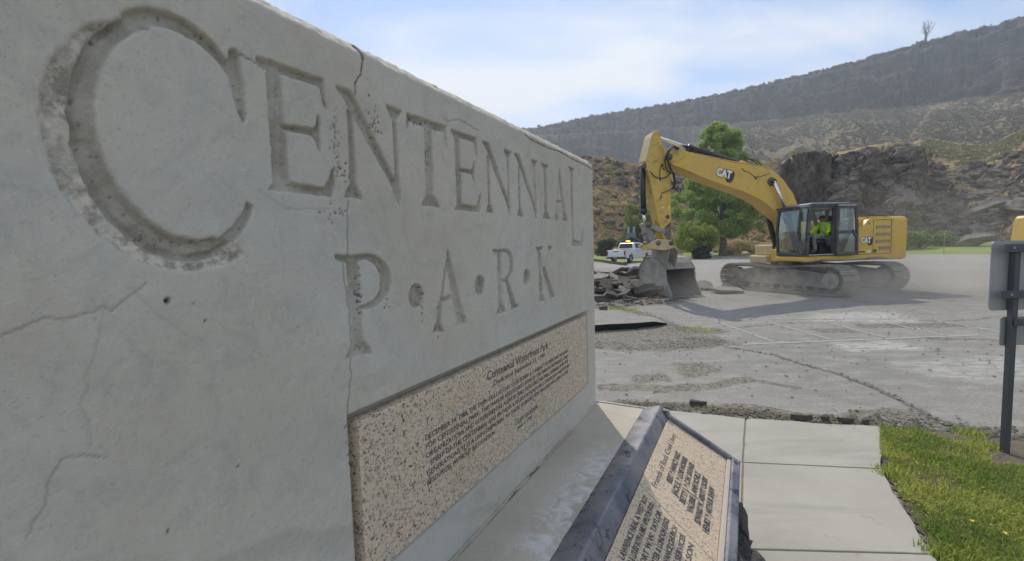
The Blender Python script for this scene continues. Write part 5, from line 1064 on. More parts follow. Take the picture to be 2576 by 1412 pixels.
def tree(name, label, cat, loc, H, trunk_r, trunk_h, blobs, n, leafsize, mat, seed, group=None, shell=.45, barkm='bark', nlimb=9):
    t_ = thing(name, label, cat, loc, 0, group); q = random.Random(seed); mb = MB()
    if trunk_h > 0:
        mb.tube([(0, 0, -0.3), (0.02, 0, 0.25), (0.05, 0.03, trunk_h * .6), (0, 0.02, trunk_h), (0.1, 0, H * .62), (0, 0, H * .85)], [trunk_r * 1.5, trunk_r * 1.08, trunk_r * .95, trunk_r * .85, trunk_r * .4, trunk_r * .1], 10)
    bl = sorted(blobs, key=lambda b: -b[3]); limbs(mb, (0, 0, max(trunk_h * .8, .1)), [tuple(b[:3]) for b in bl[:nlimb]], trunk_r * .5, q)
    mb.build('trunk', MT[barkm], t_, smooth=True)
    me = plant_mesh('crown', blobs, n, leafsize, seed, shell, MT[mat]); o = bpy.data.objects.new('crown', me); COL.objects.link(o); o.parent = t_; return t_
q = random.Random(9)
# cottonwood: column on top of a broad crown
bl = []
for i in range(300):
    h = q.uniform(0.14, 0.985); hw = np.interp(h, [0.14, 0.22, 0.40, 0.55, 0.64, 0.72, 0.9, 1.0], [3.2, 5.7, 6.6, 6.0, 4.7, 3.3, 2.4, 1.0]); a = q.uniform(0, 6.28); rr_ = hw * q.uniform(.1, 1.0) ** 0.6 * 0.88
    s_ = q.uniform(.4, .95) * (0.8 if h > .66 else 1.0); bl.append((rr_ * math.cos(a) + (-0.5 if h > .6 else -.3), rr_ * math.sin(a), 15.9 * h + 0.3, s_ * 1.05, s_, s_ * 0.9))
TX, TY = 62 * math.sin(R(25.5)), 62 * math.cos(R(25.5))
tree('cottonwood_tree', 'tall dark green tree with a narrow pointed top behind the excavator boom', 'tree', (TX, TY, 0.15), 16, 0.42, 2.6, bl, 115000, 0.22, 'leaf', 3, shell=.2, nlimb=14)
bl = [(q.uniform(-1.5, 1.5), q.uniform(-1.3, 1.3), q.uniform(1.4, 3.0), q.uniform(.7, 1.05), q.uniform(.7, 1.0), q.uniform(.55, .85)) for _ in range(34)] + [(q.uniform(-2.0, 2.0), q.uniform(-1.6, 1.6), q.uniform(1.0, 3.7), .35, .35, .3) for _ in range(40)]
tree('round_shrub', 'round bright yellow green bush at the lot edge below the tall tree', 'bush', (53.5 * math.sin(R(22.5)), 53.5 * math.cos(R(22.5)), 0.05), 3.6, 0.12, 0, bl, 22000, 0.17, 'leaf_bush', 4, shell=.3)
bl = [(q.uniform(-1.0, 1.0), q.uniform(-1, 1), q.uniform(.2, 1.0), .6, .6, .5) for _ in range(7)]
tree('dark_shrub', 'low dark shrub skirting the foot of the round yellow green bush', 'bush', (53 * math.sin(R(23.3)), 53 * math.cos(R(23.3)), 0.05), 1.2, 0.08, 0, bl, 4000, 0.16, 'leaf_dark', 14)
bl = [(q.uniform(-2.6, 2.6), q.uniform(-2, 2), q.uniform(1.6, 7.0), q.uniform(.5, 1.0), q.uniform(.5, 1.0), q.uniform(.5, .9)) for _ in range(60)]; bl = [b for b in bl if abs(b[0]) < 3.2 - b[2] * .3]
tree('small_tree', 'light green tree behind the small building with twin vents', 'tree', (68.5 * math.sin(R(15.8)), 68.5 * math.cos(R(15.8)), 0.3), 7.4, 0.16, 1.2, bl, 12000, 0.26, 'leaf_small', 5)
bl = [(q.uniform(-1.1, 1.1), q.uniform(-1, 1), q.uniform(.5, 1.9), .8, .8, .7) for _ in range(10)]
tree('grey_bush', 'dark grey green bush at the left of the white pickup', 'bush', (64 * math.sin(R(12.0)), 64 * math.cos(R(12.0)), 0.3), 2.4, 0.1, 0, bl, 5000, 0.2, 'leaf_dark', 6)
bl = [(q.uniform(-2.2, 2.2), q.uniform(-2, 2), q.uniform(.8, 4.2), 1.1, 1.1, .9) for _ in range(14)]
tree('yellow_bush', 'pale olive bush in the dark gully between the two outcrops', 'bush', (72 * math.sin(R(41.6)), 72 * math.cos(R(41.6)), 0.3), 4, 0.1, 0, bl, 5000, 0.26, 'sage_grey', 7)
bl = [(q.uniform(-2.6, 2.6), q.uniform(-1, 1), q.uniform(.4, 1.6), .9, .9, .6) for _ in range(10)]
tree('green_bush', 'soft green low bush at the lawn edge right of the excavator engine house', 'bush', (66 * math.sin(R(42.8)), 66 * math.cos(R(42.8)), 0.2), 2, 0.1, 0, bl, 5000, 0.2, 'leaf_small', 8)
bl = [(q.uniform(-3.6, 3.6), q.uniform(-1, 1), q.uniform(.2, 1.2), .9, .9, .55) for _ in range(14)]
tree('straw_bush', 'straw coloured brush on the bank right of the tall tree', 'bush', (66 * math.sin(R(28.3)), 66 * math.cos(R(28.3)), 0.25), 1.5, 0.08, 0, bl, 5000, 0.2, 'sage', 10)
# dead tree and small live trees on the rim
def rim_pt(a):
    i = int(np.interp(a, canyon[0], np.arange(len(canyon[0])))); j = int(np.searchsorted(canyon[1], 2.0)); r = canyon[2][j, i]; return r * math.sin(R(a)), r * math.cos(R(a)), canyon[3][j, i]
x, y, z = rim_pt(42.5); dt = thing('dead_tree', 'bare dead tree standing alone on the right skyline', 'tree', (x, y, z - .5)); q = random.Random(2)
mb = MB(); mb.tube([(0, 0, -1), (0, 0, 2), (.3, 0, 4.5)], [1.0, .8, .6], 7); mb.build('trunk', MT['deadwood'], dt)
mb = MB()
for k in range(15):
    a = q.uniform(0, 6.28); sp_ = q.uniform(.15, .75); p = [Vector((0.2, 0, q.uniform(2.0, 4.5)))]; dvec = Vector((math.cos(a) * sp_, math.sin(a) * sp_, 1)).normalized()
    for s_ in range(4): p.append(p[-1] + dvec * q.uniform(2.0, 3.3)); dvec = (dvec + Vector((q.uniform(-.3, .3), q.uniform(-.3, .3), .15))).normalized()
    mb.tube(p, [.24, .18, .13, .09, .03], 5)
    for s_ in (2, 3):
        e2 = p[s_] + (dvec + Vector((q.uniform(-.8, .8), q.uniform(-.8, .8), 0))).normalized() * 2.6; mb.tube([p[s_], e2], [.12, .04], 4)
mb.build('branches', MT['deadwood'], dt)
for i, (a, s_, lb) in enumerate([(14.8, 4.6, 'small dark tree alone on the left skyline'), (3.9, 3.2, 'small tree on the skyline where the rim meets the wall top')]):
    x, y, z = rim_pt(a); bl = [(q.uniform(-.45, .45) * s_, q.uniform(-.4, .4) * s_, q.uniform(.35, .9) * s_, .32 * s_, .32 * s_, .25 * s_) for _ in range(7)]
    tree('small_tree', lb, 'tree', (x, y, z - .3), s_, 0.3, s_ * .3, bl, 600, 0.7, 'green_far', 40 + i)

# ------------------------------------------------------------ excavator
EX = thing('excavator', 'large yellow tracked excavator digging up the parking lot', 'excavator', (10.38, 16.04, 0), R(9.6))
def ea(p, q, t): return (-p, t, q)          # p forward, q up, t across (negative = camera side)
def eprism(name, pts, y0, y1, mat, parent=EX, bevel=0.012):
    mb = MB(); mb.prism(pts, ea, y0, y1); return mb.build(name, MT[mat], parent, bevel=bevel)
def ebox(name, a0, a1, y0, y1, z0, z1, mat, parent=EX, bevel=0.01):
    mb = MB(); mb.box(-a1, -a0, y0, y1, z0, z1); return mb.build(name, MT[mat], parent, bevel=bevel)
def etube(name, pts, r, mat, parent=EX, seg=14, smooth=True, cap=True):
    mb = MB(); mb.tube([(-a, y, z) for a, y, z in pts], r, seg, cap); return mb.build(name, MT[mat], parent, smooth=smooth)
# undercarriage
UR = Matrix.Rotation(R(112.0 - 9.6), 4, 'Z'); UO = Vector((0.44, 0.10, 0))
def UM(v): return UO + UR @ Vector(v)
HL = 1.86; WR = 0.44
def path_pt(s):      # centre line of the chain, perimeter parameter
    Lr = 2 * HL; arcL = math.pi * WR; tot = 2 * Lr + 2 * arcL; s %= tot
    if s < Lr: x = -HL + s; sag = -0.05 * math.sin(math.pi * s / Lr) ** 2 + 0.03 * math.sin(2 * math.pi * s / Lr * 1.5) * math.sin(math.pi * s / Lr); return (x, 2 * WR + sag + 0.06, 0.0)
    s -= Lr
    if s < arcL: a = s / WR; return (HL + WR * math.sin(a), WR + WR * math.cos(a) + 0.06, -a)
    s -= arcL
    if s < Lr: return (HL - s, 0.06, math.pi)
    s -= Lr; a = s / WR; return (-HL - WR * math.sin(a), WR - WR * math.cos(a) + 0.06, math.pi - a)
tot = 4 * HL + 2 * math.pi * WR; NS = 50; pitch = tot / NS
mb = MB(); mb.box(-pitch * 0.47, pitch * 0.47, -0.40, 0.40, 0.0, 0.022)
for gx_ in (-0.075, 0.0, 0.072): mb.box(gx_ - 0.008, gx_ + 0.008, -0.40, 0.40, 0.022, 0.048)
shoe0 = mb.build('track_shoe', MT['track']); shoe_me = shoe0.data; bpy.data.objects.remove(shoe0)
for side in (-1, 1):
    cyt = side * 1.30
    for k in range(NS):
        x, z, a = path_pt(k * pitch)
        o = bpy.data.objects.new('track_shoe', shoe_me); COL.objects.link(o); o.parent = EX
        o.matrix_local = Matrix.Translation(UM((x, cyt, z))) @ UR @ Matrix.Rotation(-a, 4, 'Y')
    mb = MB()
    n = 60; ring = []
    for w0 in (-0.13, 0.13):
        for k in range(n):
            x, z, a = path_pt(k * tot / n); ring.append(UM((x, cyt + w0, z)))
        for k in range(n):
            x, z, a = path_pt(k * tot / n); ring.append(UM((x - 0.075 * math.sin(-a) * 1.0, cyt + w0, z - 0.075 * math.cos(a))))
    fs = []
    for k in range(n):
        k2 = (k + 1) % n; fs += [(k, k2, n + k2, n + k), (2 * n + k, 2 * n + k2, 3 * n + k2, 3 * n + k), (n + k, n + k2, 3 * n + k2, 3 * n + k)]
    mb.add(ring, fs); mb.build('track_chain', MT['trackdark'], EX)
    def ubx(name, x0, x1, y0, y1, z0, z1, mat, bev=0.01):
        mb = MB(); vs = [UM((x, y, z)) for x in (x0, x1) for y in (y0, y1) for z in (z0, z1)]
        mb.add(vs, [(0, 1, 3, 2), (4, 6, 7, 5), (0, 4, 5, 1), (2, 3, 7, 6), (0, 2, 6, 4), (1, 5, 7, 3)]); return mb.build(name, MT[mat], EX, bevel=bev)
    mb = MB(); pr = [(-1.66, 0.26), (-1.66, 0.72), (-0.5, 0.86), (0.9, 0.86), (1.52, 0.74), (1.60, 0.30)]
    mb.prism(pr, lambda p, q, t_: UM((p, cyt + t_, q)), -0.27, 0.27); mb.build('track_frame', MT['trackdark'], EX, bevel=0.02)
    ubx('frame_step', -0.55, 0.35, cyt - 0.34, cyt - 0.27, 0.52, 0.60, 'trackdark'); ubx('frame_guard', -1.3, 1.2, cyt - 0.30, cyt - 0.272, 0.24, 0.34, 'track')
    def wheel(name, x, z, r, w0, w1, mat, seg=28):
        mb = MB(); mb.tube([UM((x, cyt + w0, z)), UM((x, cyt + w0 + 0.03 * (1 if w1 > w0 else -1), z)), UM((x, cyt + w1, z))], [r * 0.92, r, r], seg); return mb.build(name, MT[mat], EX, smooth=False, bevel=0.0)
    wheel('final_drive', -HL, WR + 0.06, 0.26, -0.36, 0.30, 'track'); wheel('sprocket', -HL, WR + 0.06, 0.38, -0.06, 0.06, 'trackdark')
    wheel('idler', HL, WR + 0.06, 0.33, -0.14, 0.14, 'trackdark'); wheel('idler_hub', HL, WR + 0.06, 0.11, -0.24, 0.24, 'trackdark')
    for i in range(8): wheel('bottom_roller', -1.4 + i * 0.4, 0.20, 0.09, -0.24, 0.24, 'trackdark', 12)
    for i in (-0.65, 0.65): wheel('carrier_roller', i, 0.80, 0.07, -0.17, 0.17, 'trackdark', 12)
mb = MB(); pr = [(-0.75, 0.45), (0.75, 0.45), (0.6, 0.92), (-0.6, 0.92)]; mb.prism(pr, lambda p, q, t_: UM((p, t_, q)), -1.05, 1.05); mb.build('car_body', MT['trackdark'], EX, bevel=0.03)
mb = MB(); mb.tube([(0, 0, 0.9), (0, 0, 1.08)], 0.66, 36); mb.build('swing_bearing', MT['trackdark'], EX)
# upper structure
eprism('main_frame', [(1.30, 1.13), (1.30, 1.27), (-2.40, 1.27), (-2.40, 1.08), (1.0, 1.08)], -1.44, -0.42, 'yellow', bevel=0.03)
eprism('centre_frame', [(0.75, 1.06), (0.75, 1.5), (-2.2, 1.5), (-2.2, 1.06)], -0.42, 0.42, 'yellow', bevel=0.02)
eprism('right_frame', [(0.60, 1.06), (0.60, 1.27), (-2.40, 1.27), (-2.40, 1.06)], 0.42, 1.44, 'yellow', bevel=0.02)
ebox('tool_box', -0.5, 0.62, 0.55, 1.44, 1.28, 1.66, 'yellow_pale', bevel=0.04)
ebox('front_step', 0.0, 0.86, 0.55, 1.44, 1.00, 1.262, 'yellow_pale', bevel=0.04)
ebox('fuel_tank', -1.4, -0.5, 0.50, 1.44, 1.275, 2.30, 'yellow', bevel=0.04)
eprism('boom_bracket', [(0.05, 1.5), (0.62, 1.5), (0.50, 1.95), (0.30, 2.12), (-0.05, 2.0), (-0.35, 1.5)], -0.40, -0.34, 'yellow'); eprism('boom_bracket', [(0.05, 1.5), (0.62, 1.5), (0.50, 1.95), (0.30, 2.12), (-0.05, 2.0), (-0.35, 1.5)], 0.34, 0.40, 'yellow')
hs_ = eprism('engine_house', [(-0.79, 1.275), (-0.79, 2.14), (-1.00, 2.15), (-1.08, 2.17), (-1.33, 2.42), (-1.42, 2.46), (-2.24, 2.47), (-2.24, 1.275)], -1.445, -1.24, 'yellow', bevel=0.02)
ebox('engine_hood', -2.24, -0.80, -1.237, 1.43, 1.52, 2.47, 'yellow', bevel=0.03)
ebox('hood_top', -2.20, -1.50, -1.30, 1.30, 2.475, 2.53, 'yellow', bevel=0.02)
etube('exhaust_pipe', [(-1.7, 0.7, 2.5), (-1.7, 0.7, 2.78), (-1.78, 0.7, 2.86)], 0.055, 'black')
# counterweight with rounded corners
cwp = []
for a in np.linspace(0, 90, 9): cwp.append((-2.74 - 0.36 * math.sin(R(a)), -1.445 + 0.38 * (1 - math.cos(R(a)))))
cwp = [(-2.245, -1.445)] + cwp + [(p, -q) for p, q in cwp[::-1]] + [(-2.245, 1.445)]
mb = MB(); rings = [(1.07, -.06), (1.10, -.015), (1.16, 0.0), (2.40, 0.0), (2.48, -.03), (2.525, -.09)]; vs = []
for z, ins in rings:
    for p, q in cwp: vs.append((-(p - (ins if p < -2.3 else 0)) if False else -(p + (-ins if p < -2.3 else 0)), q * (1 + ins / 1.445), z))
n = len(cwp); fs = [(r * n + k, r * n + (k + 1) % n, (r + 1) * n + (k + 1) % n, (r + 1) * n + k) for r in range(len(rings) - 1) for k in range(n)] + [tuple(range(n - 1, -1, -1)), tuple(range((len(rings) - 1) * n, len(rings) * n))]
mb.add(vs, fs); mb.build('counterweight', MT['yellow'], EX, bevel=0.012)
yf = -1.448
for a_ in (-1.52, -2.243): ebox('panel_seam', a_ - 0.006, a_ + 0.006, yf - 0.002, yf + 0.02, 1.30, 2.44, 'grease', bevel=0)
for (a0, a1, z0, z1) in ((-1.62, -2.20, 2.12, 2.22), (-1.62, -2.20, 1.88, 1.98), (-1.62, -2.20, 1.64, 1.74), (-1.75, -2.20, 1.40, 1.52)):
    vent = ebox('vent', a1, a0, yf - 0.004, yf + 0.02, z0, z1, 'louver', bevel=0)
    for k in range(3):
        zz_ = z0 + (z1 - z0) * (k + .5) / 3; ebox('slat', a1 + .01, a0 - .01, yf - 0.014, yf - 0.004, zz_ - .012, zz_ + .004, 'yellow_pale', vent, bevel=0)
ebox('top_slot', -2.20, -1.60, yf - 0.003, yf + 0.01, 2.405, 2.425, 'louver', bevel=0); ebox('latch', -1.37, -1.33, yf - 0.008, yf, 2.28, 2.32, 'black', bevel=0)
ebox('side_reflector', -1.66, -1.55, yf - 0.006, yf, 1.33, 1.43, 'black', bevel=0)
lb_ = ebox('dealer_label', -1.46, -0.86, yf - 0.004, yf, 1.305, 1.42, 'labely', bevel=0)
def etext(txt, a, y, z, size, mat, parent, bold=0.0, width=None, rot=0.0, shear=0.0):
    me = text_mesh(txt, size, bold=bold, extrude=0.002, align='LEFT')
    if width:
        xs_ = [v.co.x for v in me.vertices]; k = width / (max(xs_) - min(xs_)); me.transform(Matrix.Diagonal((k, 1, 1, 1)))
    if rot: me.transform(Matrix.Rotation(R(rot), 4, 'Z'))
    me.transform(Matrix(((1, 0, 0, -a), (0, 0, -1, y), (0, 1, 0, z), (0, 0, 0, 1)))); me.materials.append(MT[mat])
    o = bpy.data.objects.new('lettering', me); COL.objects.link(o); o.parent = parent; return o
etext('WESTERN', -0.93, yf - 0.007, 1.335, 0.075, 'black', lb_, 0.004, width=0.28); ebox('label_patch', -1.44, -1.30, yf - 0.008, yf - 0.004, 1.325, 1.40, 'white', lb_, bevel=0)
# maker's badge: white letters over a dark and red hexagon
def badge(a, z, w, y, rot, parent):
    M2 = Matrix.Rotation(R(rot), 3, 'Z')
    def hx(pts, t, mat, nm):
        mb = MB(); q_ = [M2 @ Vector((p * w, q * w, 0)) for p, q in pts]; mb.prism([(v.x, v.y) for v in q_], lambda p, q, tt_: (-a + p, tt_, z + q), y - t, y + 0.002); return mb.build(nm, MT[mat], parent)
    b_ = hx([(0.50, 0.02), (0.66, -0.20), (0.86, -0.22), (0.99, -0.05), (1.03, 0.26), (0.94, 0.42), (0.5, 0.42), (0.3, 0.1)], 0.003, 'red', 'badge_hexagon')
    hx([(0.48, 0.03), (0.64, -0.15), (0.84, -0.17), (0.94, -0.04), (0.97, 0.24), (0.90, 0.36), (0.5, 0.38), (0.3, 0.1)], 0.005, 'black', 'badge_black').parent = b_
    for bold, mat, dy in ((0.055 * w, 'black', 0.006), (0.030 * w, 'white', 0.011)):
        me = text_mesh('CAT', 0.52 * w, bold=bold, extrude=0.001, sx=1.0); xs_ = [v.co.x for v in me.vertices]; k = 0.86 * w / (max(xs_) - min(xs_)); me.transform(Matrix.Diagonal((k, 1, 1, 1))); me.transform(Matrix.Rotation(R(rot), 4, 'Z'))
        me.transform(Matrix(((1, 0, 0, -a), (0, 0, -1, y - dy), (0, 1, 0, z), (0, 0, 0, 1)))); me.materials.append(MT[mat]); o = bpy.data.objects.new('lettering', me); COL.objects.link(o); o.parent = b_
    hx([(0.30, 0.0), (0.57, 0.0), (0.44, 0.14)], 0.0145, 'labely', 'badge_triangle').parent = b_
badge(-1.03, 1.66, 0.47, yf, 0, EX)
for pts in ([(-0.95, -1.30, 2.18), (-0.95, -1.30, 2.62), (-1.35, -1.30, 2.80), (-2.15, -1.30, 2.80), (-2.15, -1.30, 2.5)], [(-1.3, 0.9, 2.5), (-1.3, 0.9, 2.85), (-2.2, 0.9, 2.85), (-2.2, 0.9, 2.5)]): etube('hood_handrail', pts[1:] if pts[0][1] > 0 else [(-1.45, -1.28, 2.47), (-1.45, -1.28, 2.56), (-2.15, -1.28, 2.56), (-2.15, -1.28, 2.47)], 0.014, 'black', seg=6)
for a_, z_ in ((-0.84, 1.50), (-1.48, 1.36), (-1.48, 2.38), (-2.20, 1.36), (-2.20, 2.38), (-2.32, 1.2), (-2.32, 2.4)): etube('panel_bolt', [(a_, yf - .006, z_), (a_, yf + .01, z_)], 0.014, 'grease', seg=8)
eprism('mud_splash', [(1.2, 1.09), (0.4, 1.16), (-0.6, 1.11), (-1.6, 1.18), (-2.3, 1.10), (-2.3, 1.085), (1.2, 1.085)], yf - .004, yf - .001, 'trackdark', bevel=0)
# cab
cabM = 'cabgrey'
def cframe(name, pts, w=0.06, d=0.06, y=-1.45, mat='cabgrey', parent=EX):
    mb = MB()
    for (p0, p1) in zip(pts, pts[1:]):
        v0 = Vector((-p0[0], 0, p0[1])); v1 = Vector((-p1[0], 0, p1[1])); dd = (v1 - v0).normalized(); nn_ = Vector((-dd.z, 0, dd.x)) * w / 2; v0 = v0 - dd * w / 2; v1 = v1 + dd * w / 2
        vs = [v + s_ * nn_ + Vector((0, yy, 0)) for v in (v0, v1) for s_ in (-1, 1) for yy in (y, y + d)]
        mb.add(vs, [(0, 1, 3, 2), (4, 6, 7, 5), (0, 4, 5, 1), (2, 3, 7, 6), (0, 2, 6, 4), (1, 5, 7, 3)])
    return mb.build(name, MT[mat], parent, bevel=0.008)
YN, YFAR = -1.45, -0.45
ebox('cab_floor', -0.72, 1.26, YN, YFAR, 1.272, 1.32, 'cabgrey'); 
roof = eprism('cab_roof', [(1.34, 2.86), (1.34, 2.90), (1.0, 2.95), (0.9, 2.98), (-0.66, 2.99), (-0.74, 2.94), (-0.74, 2.88)], YN - 0.01, YFAR + 0.01, 'cabgrey', bevel=0.02)
eprism('roof_panel', [(0.86, 2.982), (0.80, 3.01), (-0.60, 3.015), (-0.66, 2.992)], YN + 0.03, YFAR - 0.03, 'roofgrey', bevel=0.01)
etube('roof_rail', [(0.80, YN - 0.02, 2.975), (-0.55, YN - 0.02, 2.985)], 0.022, 'roofgrey'); etube('rain_visor', [(1.30, YN - 0.01, 2.865), (0.98, YN - 0.01, 2.905)], 0.02, 'roofgrey')
cframe('cab_pillar', [(1.24, 1.32), (1.30, 2.1), (1.22, 2.88)], 0.07, 0.07, YN); cframe('cab_pillar', [(1.24, 1.32), (1.30, 2.1), (1.22, 2.88)], 0.07, 0.07, YFAR - .07)
cframe('door_post', [(0.99, 1.32), (0.96, 2.0), (0.90, 2.88)], 0.12, 0.07, YN - 0.002); cframe('rear_post', [(-0.02, 1.32), (-0.02, 2.88)], 0.10, 0.08, YN); cframe('rear_post', [(-0.68, 1.32), (-0.70, 2.88)], 0.09, 0.08, YN); cframe('rear_post', [(-0.68, 1.32), (-0.70, 2.88)], 0.09, 0.08, YFAR - .08)
cframe('cab_beam', [(1.2, 2.87), (-0.70, 2.87)], 0.07, 0.07, YN + .001); cframe('cab_beam', [(1.2, 2.87), (-0.70, 2.87)], 0.07, 0.07, YFAR - .075); cframe('cab_sill', [(-0.02, 1.33), (-0.70, 1.33)], 0.10, 0.06, YN + .001)
ebox('door_sill', 0.0, 0.95, YN - 0.03, YN + 0.05, 1.295, 1.335, 'roofgrey', bevel=0.005)
ebox('front_sill', 1.22, 1.28, YN + .01, YFAR - .01, 1.30, 1.40, 'cabgrey'); ebox('front_header', 1.18, 1.28, YN + .01, YFAR - .01, 2.80, 2.87, 'cabgrey')
cframe('window_mullion', [(0.99, 2.0), (1.24, 2.0)], 0.001, 0.001, YN + .03)
mb = MB(); mb.add([(-1.235, YN + .07, 1.40), (-1.235, YFAR - .07, 1.40), (-1.29, YFAR - .07, 2.1), (-1.29, YN + .07, 2.1), (-1.215, YN + .07, 2.80), (-1.215, YFAR - .07, 2.80)], [(0, 1, 2, 3), (3, 2, 5, 4)]); mb.build('windshield', MT['glass'], EX, recalc=False)
mb = MB(); mb.add([(-1.21, YN + .03, 1.36), (-1.05, YN + .03, 1.36), (-0.95, YN + .03, 2.84), (-1.20, YN + .03, 2.84)], [(0, 1, 2, 3)]); mb.build('quarter_window', MT['glass'], EX, recalc=False)
mb = MB(); mb.add([(-1.2, YFAR - .03, 1.36), (0.62, YFAR - .03, 1.36), (0.64, YFAR - .03, 2.84), (-1.18, YFAR - .03, 2.84)], [(0, 1, 2, 3)]); mb.build('far_window', MT['glass'], EX, recalc=False)
mb = MB(); mb.add([(0.69, YN + .1, 2.0), (0.69, YFAR - .1, 2.0), (0.70, YFAR - .1, 2.84), (0.70, YN + .1, 2.84)], [(0, 1, 2, 3)]); mb.build('rear_window', MT['glass'], EX, recalc=False)
ebox('rear_wall', -0.72, -0.69, YN + .08, YFAR - .08, 1.32, 2.0, 'inner'); ebox('headliner', -0.6, 1.15, YN + .08, YFAR - .08, 2.80, 2.835, 'beige'); cframe('trim_panel', [(-0.02, 2.75), (-0.30, 2.1), (-0.30, 1.5)], 0.16, 0.03, YFAR - .11, 'beige')
mb = MB(); mb.add([(0.06, YN + .04, 1.40), (0.64, YN + .04, 1.40), (0.65, YN + .04, 2.82), (0.06, YN + .04, 2.82)], [(0, 1, 2, 3)]); mb.build('side_window', MT['glass'], EX, recalc=False)
# open sliding door folded back beside the cab
YD = YN - 0.12
dr = cframe('cab_door', [(-0.05, 1.33), (-0.02, 2.0), (-0.05, 2.84), (-0.70, 2.84), (-0.76, 2.3), (-0.79, 1.33), (-0.05, 1.33)], 0.085, 0.05, YD)
cframe('door_rail', [(-0.05, 2.03), (-0.60, 2.05), (-0.76, 1.90)], 0.10, 0.045, YD + .002, parent=dr)
mb = MB(); mb.add([(0.08, YD + .025, 2.06), (0.76, YD + .025, 2.06), (0.70, YD + .025, 2.80), (0.08, YD + .025, 2.80), (0.08, YD + .025, 1.37), (0.76, YD + .025, 1.37), (0.74, YD + .025, 1.95), (0.62, YD + .025, 2.02), (0.08, YD + .025, 2.0)], [(0, 1, 2, 3), (4, 5, 6, 7, 8)]); mb.build('door_glass', MT['glass'], dr, recalc=False)
mb = MB(); mb.prism([(-0.30, 1.39), (-0.66, 1.39), (-0.70, 1.70), (-0.62, 2.0), (-0.56, 1.99)], ea, YD + .035, YD + .045); mb.build('door_trim', MT['beige'], dr)
ebox('roof_gutter', -0.70, -0.05, YD - .005, YD + .05, 2.88, 2.94, 'roofgrey', dr); etube('door_handle', [(-0.09, YD - .03, 2.60), (-0.07, YD - .05, 2.5), (-0.07, YD - .05, 2.35), (-0.09, YD - .03, 2.27)], 0.013, 'roofgrey', dr, 8)
etube('handrail', [(1.30, YN - .02, 1.8), (1.36, YN - .05, 1.9), (1.36, YN - .05, 2.4), (1.28, YN - .02, 2.5)], 0.014, 'black', seg=8)
ebox('cab_monitor', 1.10, 1.13, -0.80, -0.60, 2.38, 2.60, 'black', bevel=0.02); etube('monitor_arm', [(1.12, -0.6, 2.5), (1.15, -0.52, 2.65), (1.2, -0.5, 2.8)], 0.012, 'black', seg=6)
ebox('mirror', 1.31, 1.35, YN - .16, YN - .03, 2.42, 2.68, 'black', bevel=0.02); etube('mirror_arm', [(1.26, YN, 2.7), (1.33, YN - .1, 2.74), (1.33, YN - .1, 2.66)], 0.01, 'black', seg=6)
# seat and consoles
seat = eprism('operator_seat', [(0.38, 1.68), (0.40, 1.78), (-0.10, 1.80), (-0.22, 1.90), (-0.34, 2.40), (-0.42, 2.40), (-0.36, 1.72)], -1.22, -0.74, 'black', bevel=0.03)
eprism('headrest', [(-0.35, 2.42), (-0.33, 2.60), (-0.42, 2.62), (-0.43, 2.42)], -1.10, -0.86, 'black', bevel=0.03); ebox('seat_base', -0.25, 0.25, -1.18, -0.78, 1.32, 1.68, 'black')
cons = eprism('armrest_console', [(0.12, 1.60), (0.16, 1.86), (0.02, 1.92), (-0.30, 1.92), (-0.34, 1.66), (-0.05, 1.56)], -1.39, -1.25, 'cabgrey', bevel=0.02); ebox('console_panel', -0.26, 0.04, -1.396, -1.39, 1.70, 1.84, 'black', cons, 0)
eprism('far_console', [(0.30, 1.55), (0.34, 1.84), (-0.30, 1.9), (-0.34, 1.6)], -0.70, -0.56, 'cabgrey', bevel=0.02)
for yy in (-1.30, -0.63): etube('joystick', [(0.14, yy, 1.86), (0.17, yy, 1.98), (0.18, yy, 2.03)], [0.012, 0.016, 0.024], 'black', seg=8)
etube('travel_lever', [(0.72, -0.95, 1.34), (0.66, -0.95, 1.75), (0.62, -0.95, 1.84)], 0.014, 'black', seg=6)
# boom
boomP = [(5.28, 4.74), (5.16, 4.88), (4.98, 4.92), (4.72, 4.91), (4.40, 4.80), (3.58, 4.635), (2.57, 4.45), (1.78, 4.34), (1.36, 4.24), (1.12, 4.06), (0.90, 3.86), (0.55, 3.45), (0.38, 3.09), (0.22, 2.55), (0.16, 2.0), (0.28, 1.80), (0.48, 1.85),
         (0.62, 2.15), (0.80, 2.50), (1.05, 2.70), (1.33, 2.90), (1.62, 3.12), (2.04, 3.35), (2.56, 3.56), (3.24, 3.76), (3.98, 4.01), (4.63, 4.27), (5.08, 4.42), (5.24, 4.55)]
boom = eprism('boom', boomP, -0.33, 0.33, 'yellow', bevel=0.02)
lowr = [p for p in boomP[18:28]]; mb = MB()
for (p0, p1) in zip(lowr, lowr[1:]):
    v0, v1 = Vector((p0[0], p0[1])), Vector((p1[0], p1[1])); mb.add([(-p0[0], -0.35, p0[1] - .012), (-p0[0], 0.35, p0[1] - .012), (-p1[0], -0.35, p1[1] - .012), (-p1[0], 0.35, p1[1] - .012), (-p0[0], -0.35, p0[1] + .014), (-p0[0], 0.35, p0[1] + .014), (-p1[0], -0.35, p1[1] + .014), (-p1[0], 0.35, p1[1] + .014)],
        [(0, 1, 3, 2), (4, 6, 7, 5), (0, 2, 6, 4), (1, 5, 7, 3)])
mb.build('boom_lower_flange', MT['yellow'], boom, recalc=False)
eprism('boom_nose', [(5.32, 4.72), (5.16, 4.92), (4.78, 4.93), (4.62, 4.82), (4.70, 4.66), (5.0, 4.5), (5.25, 4.56)], -0.36, -0.332, 'yellow_dirty', boom); badge(3.53, 4.08, 0.68, -0.334, -13, boom)
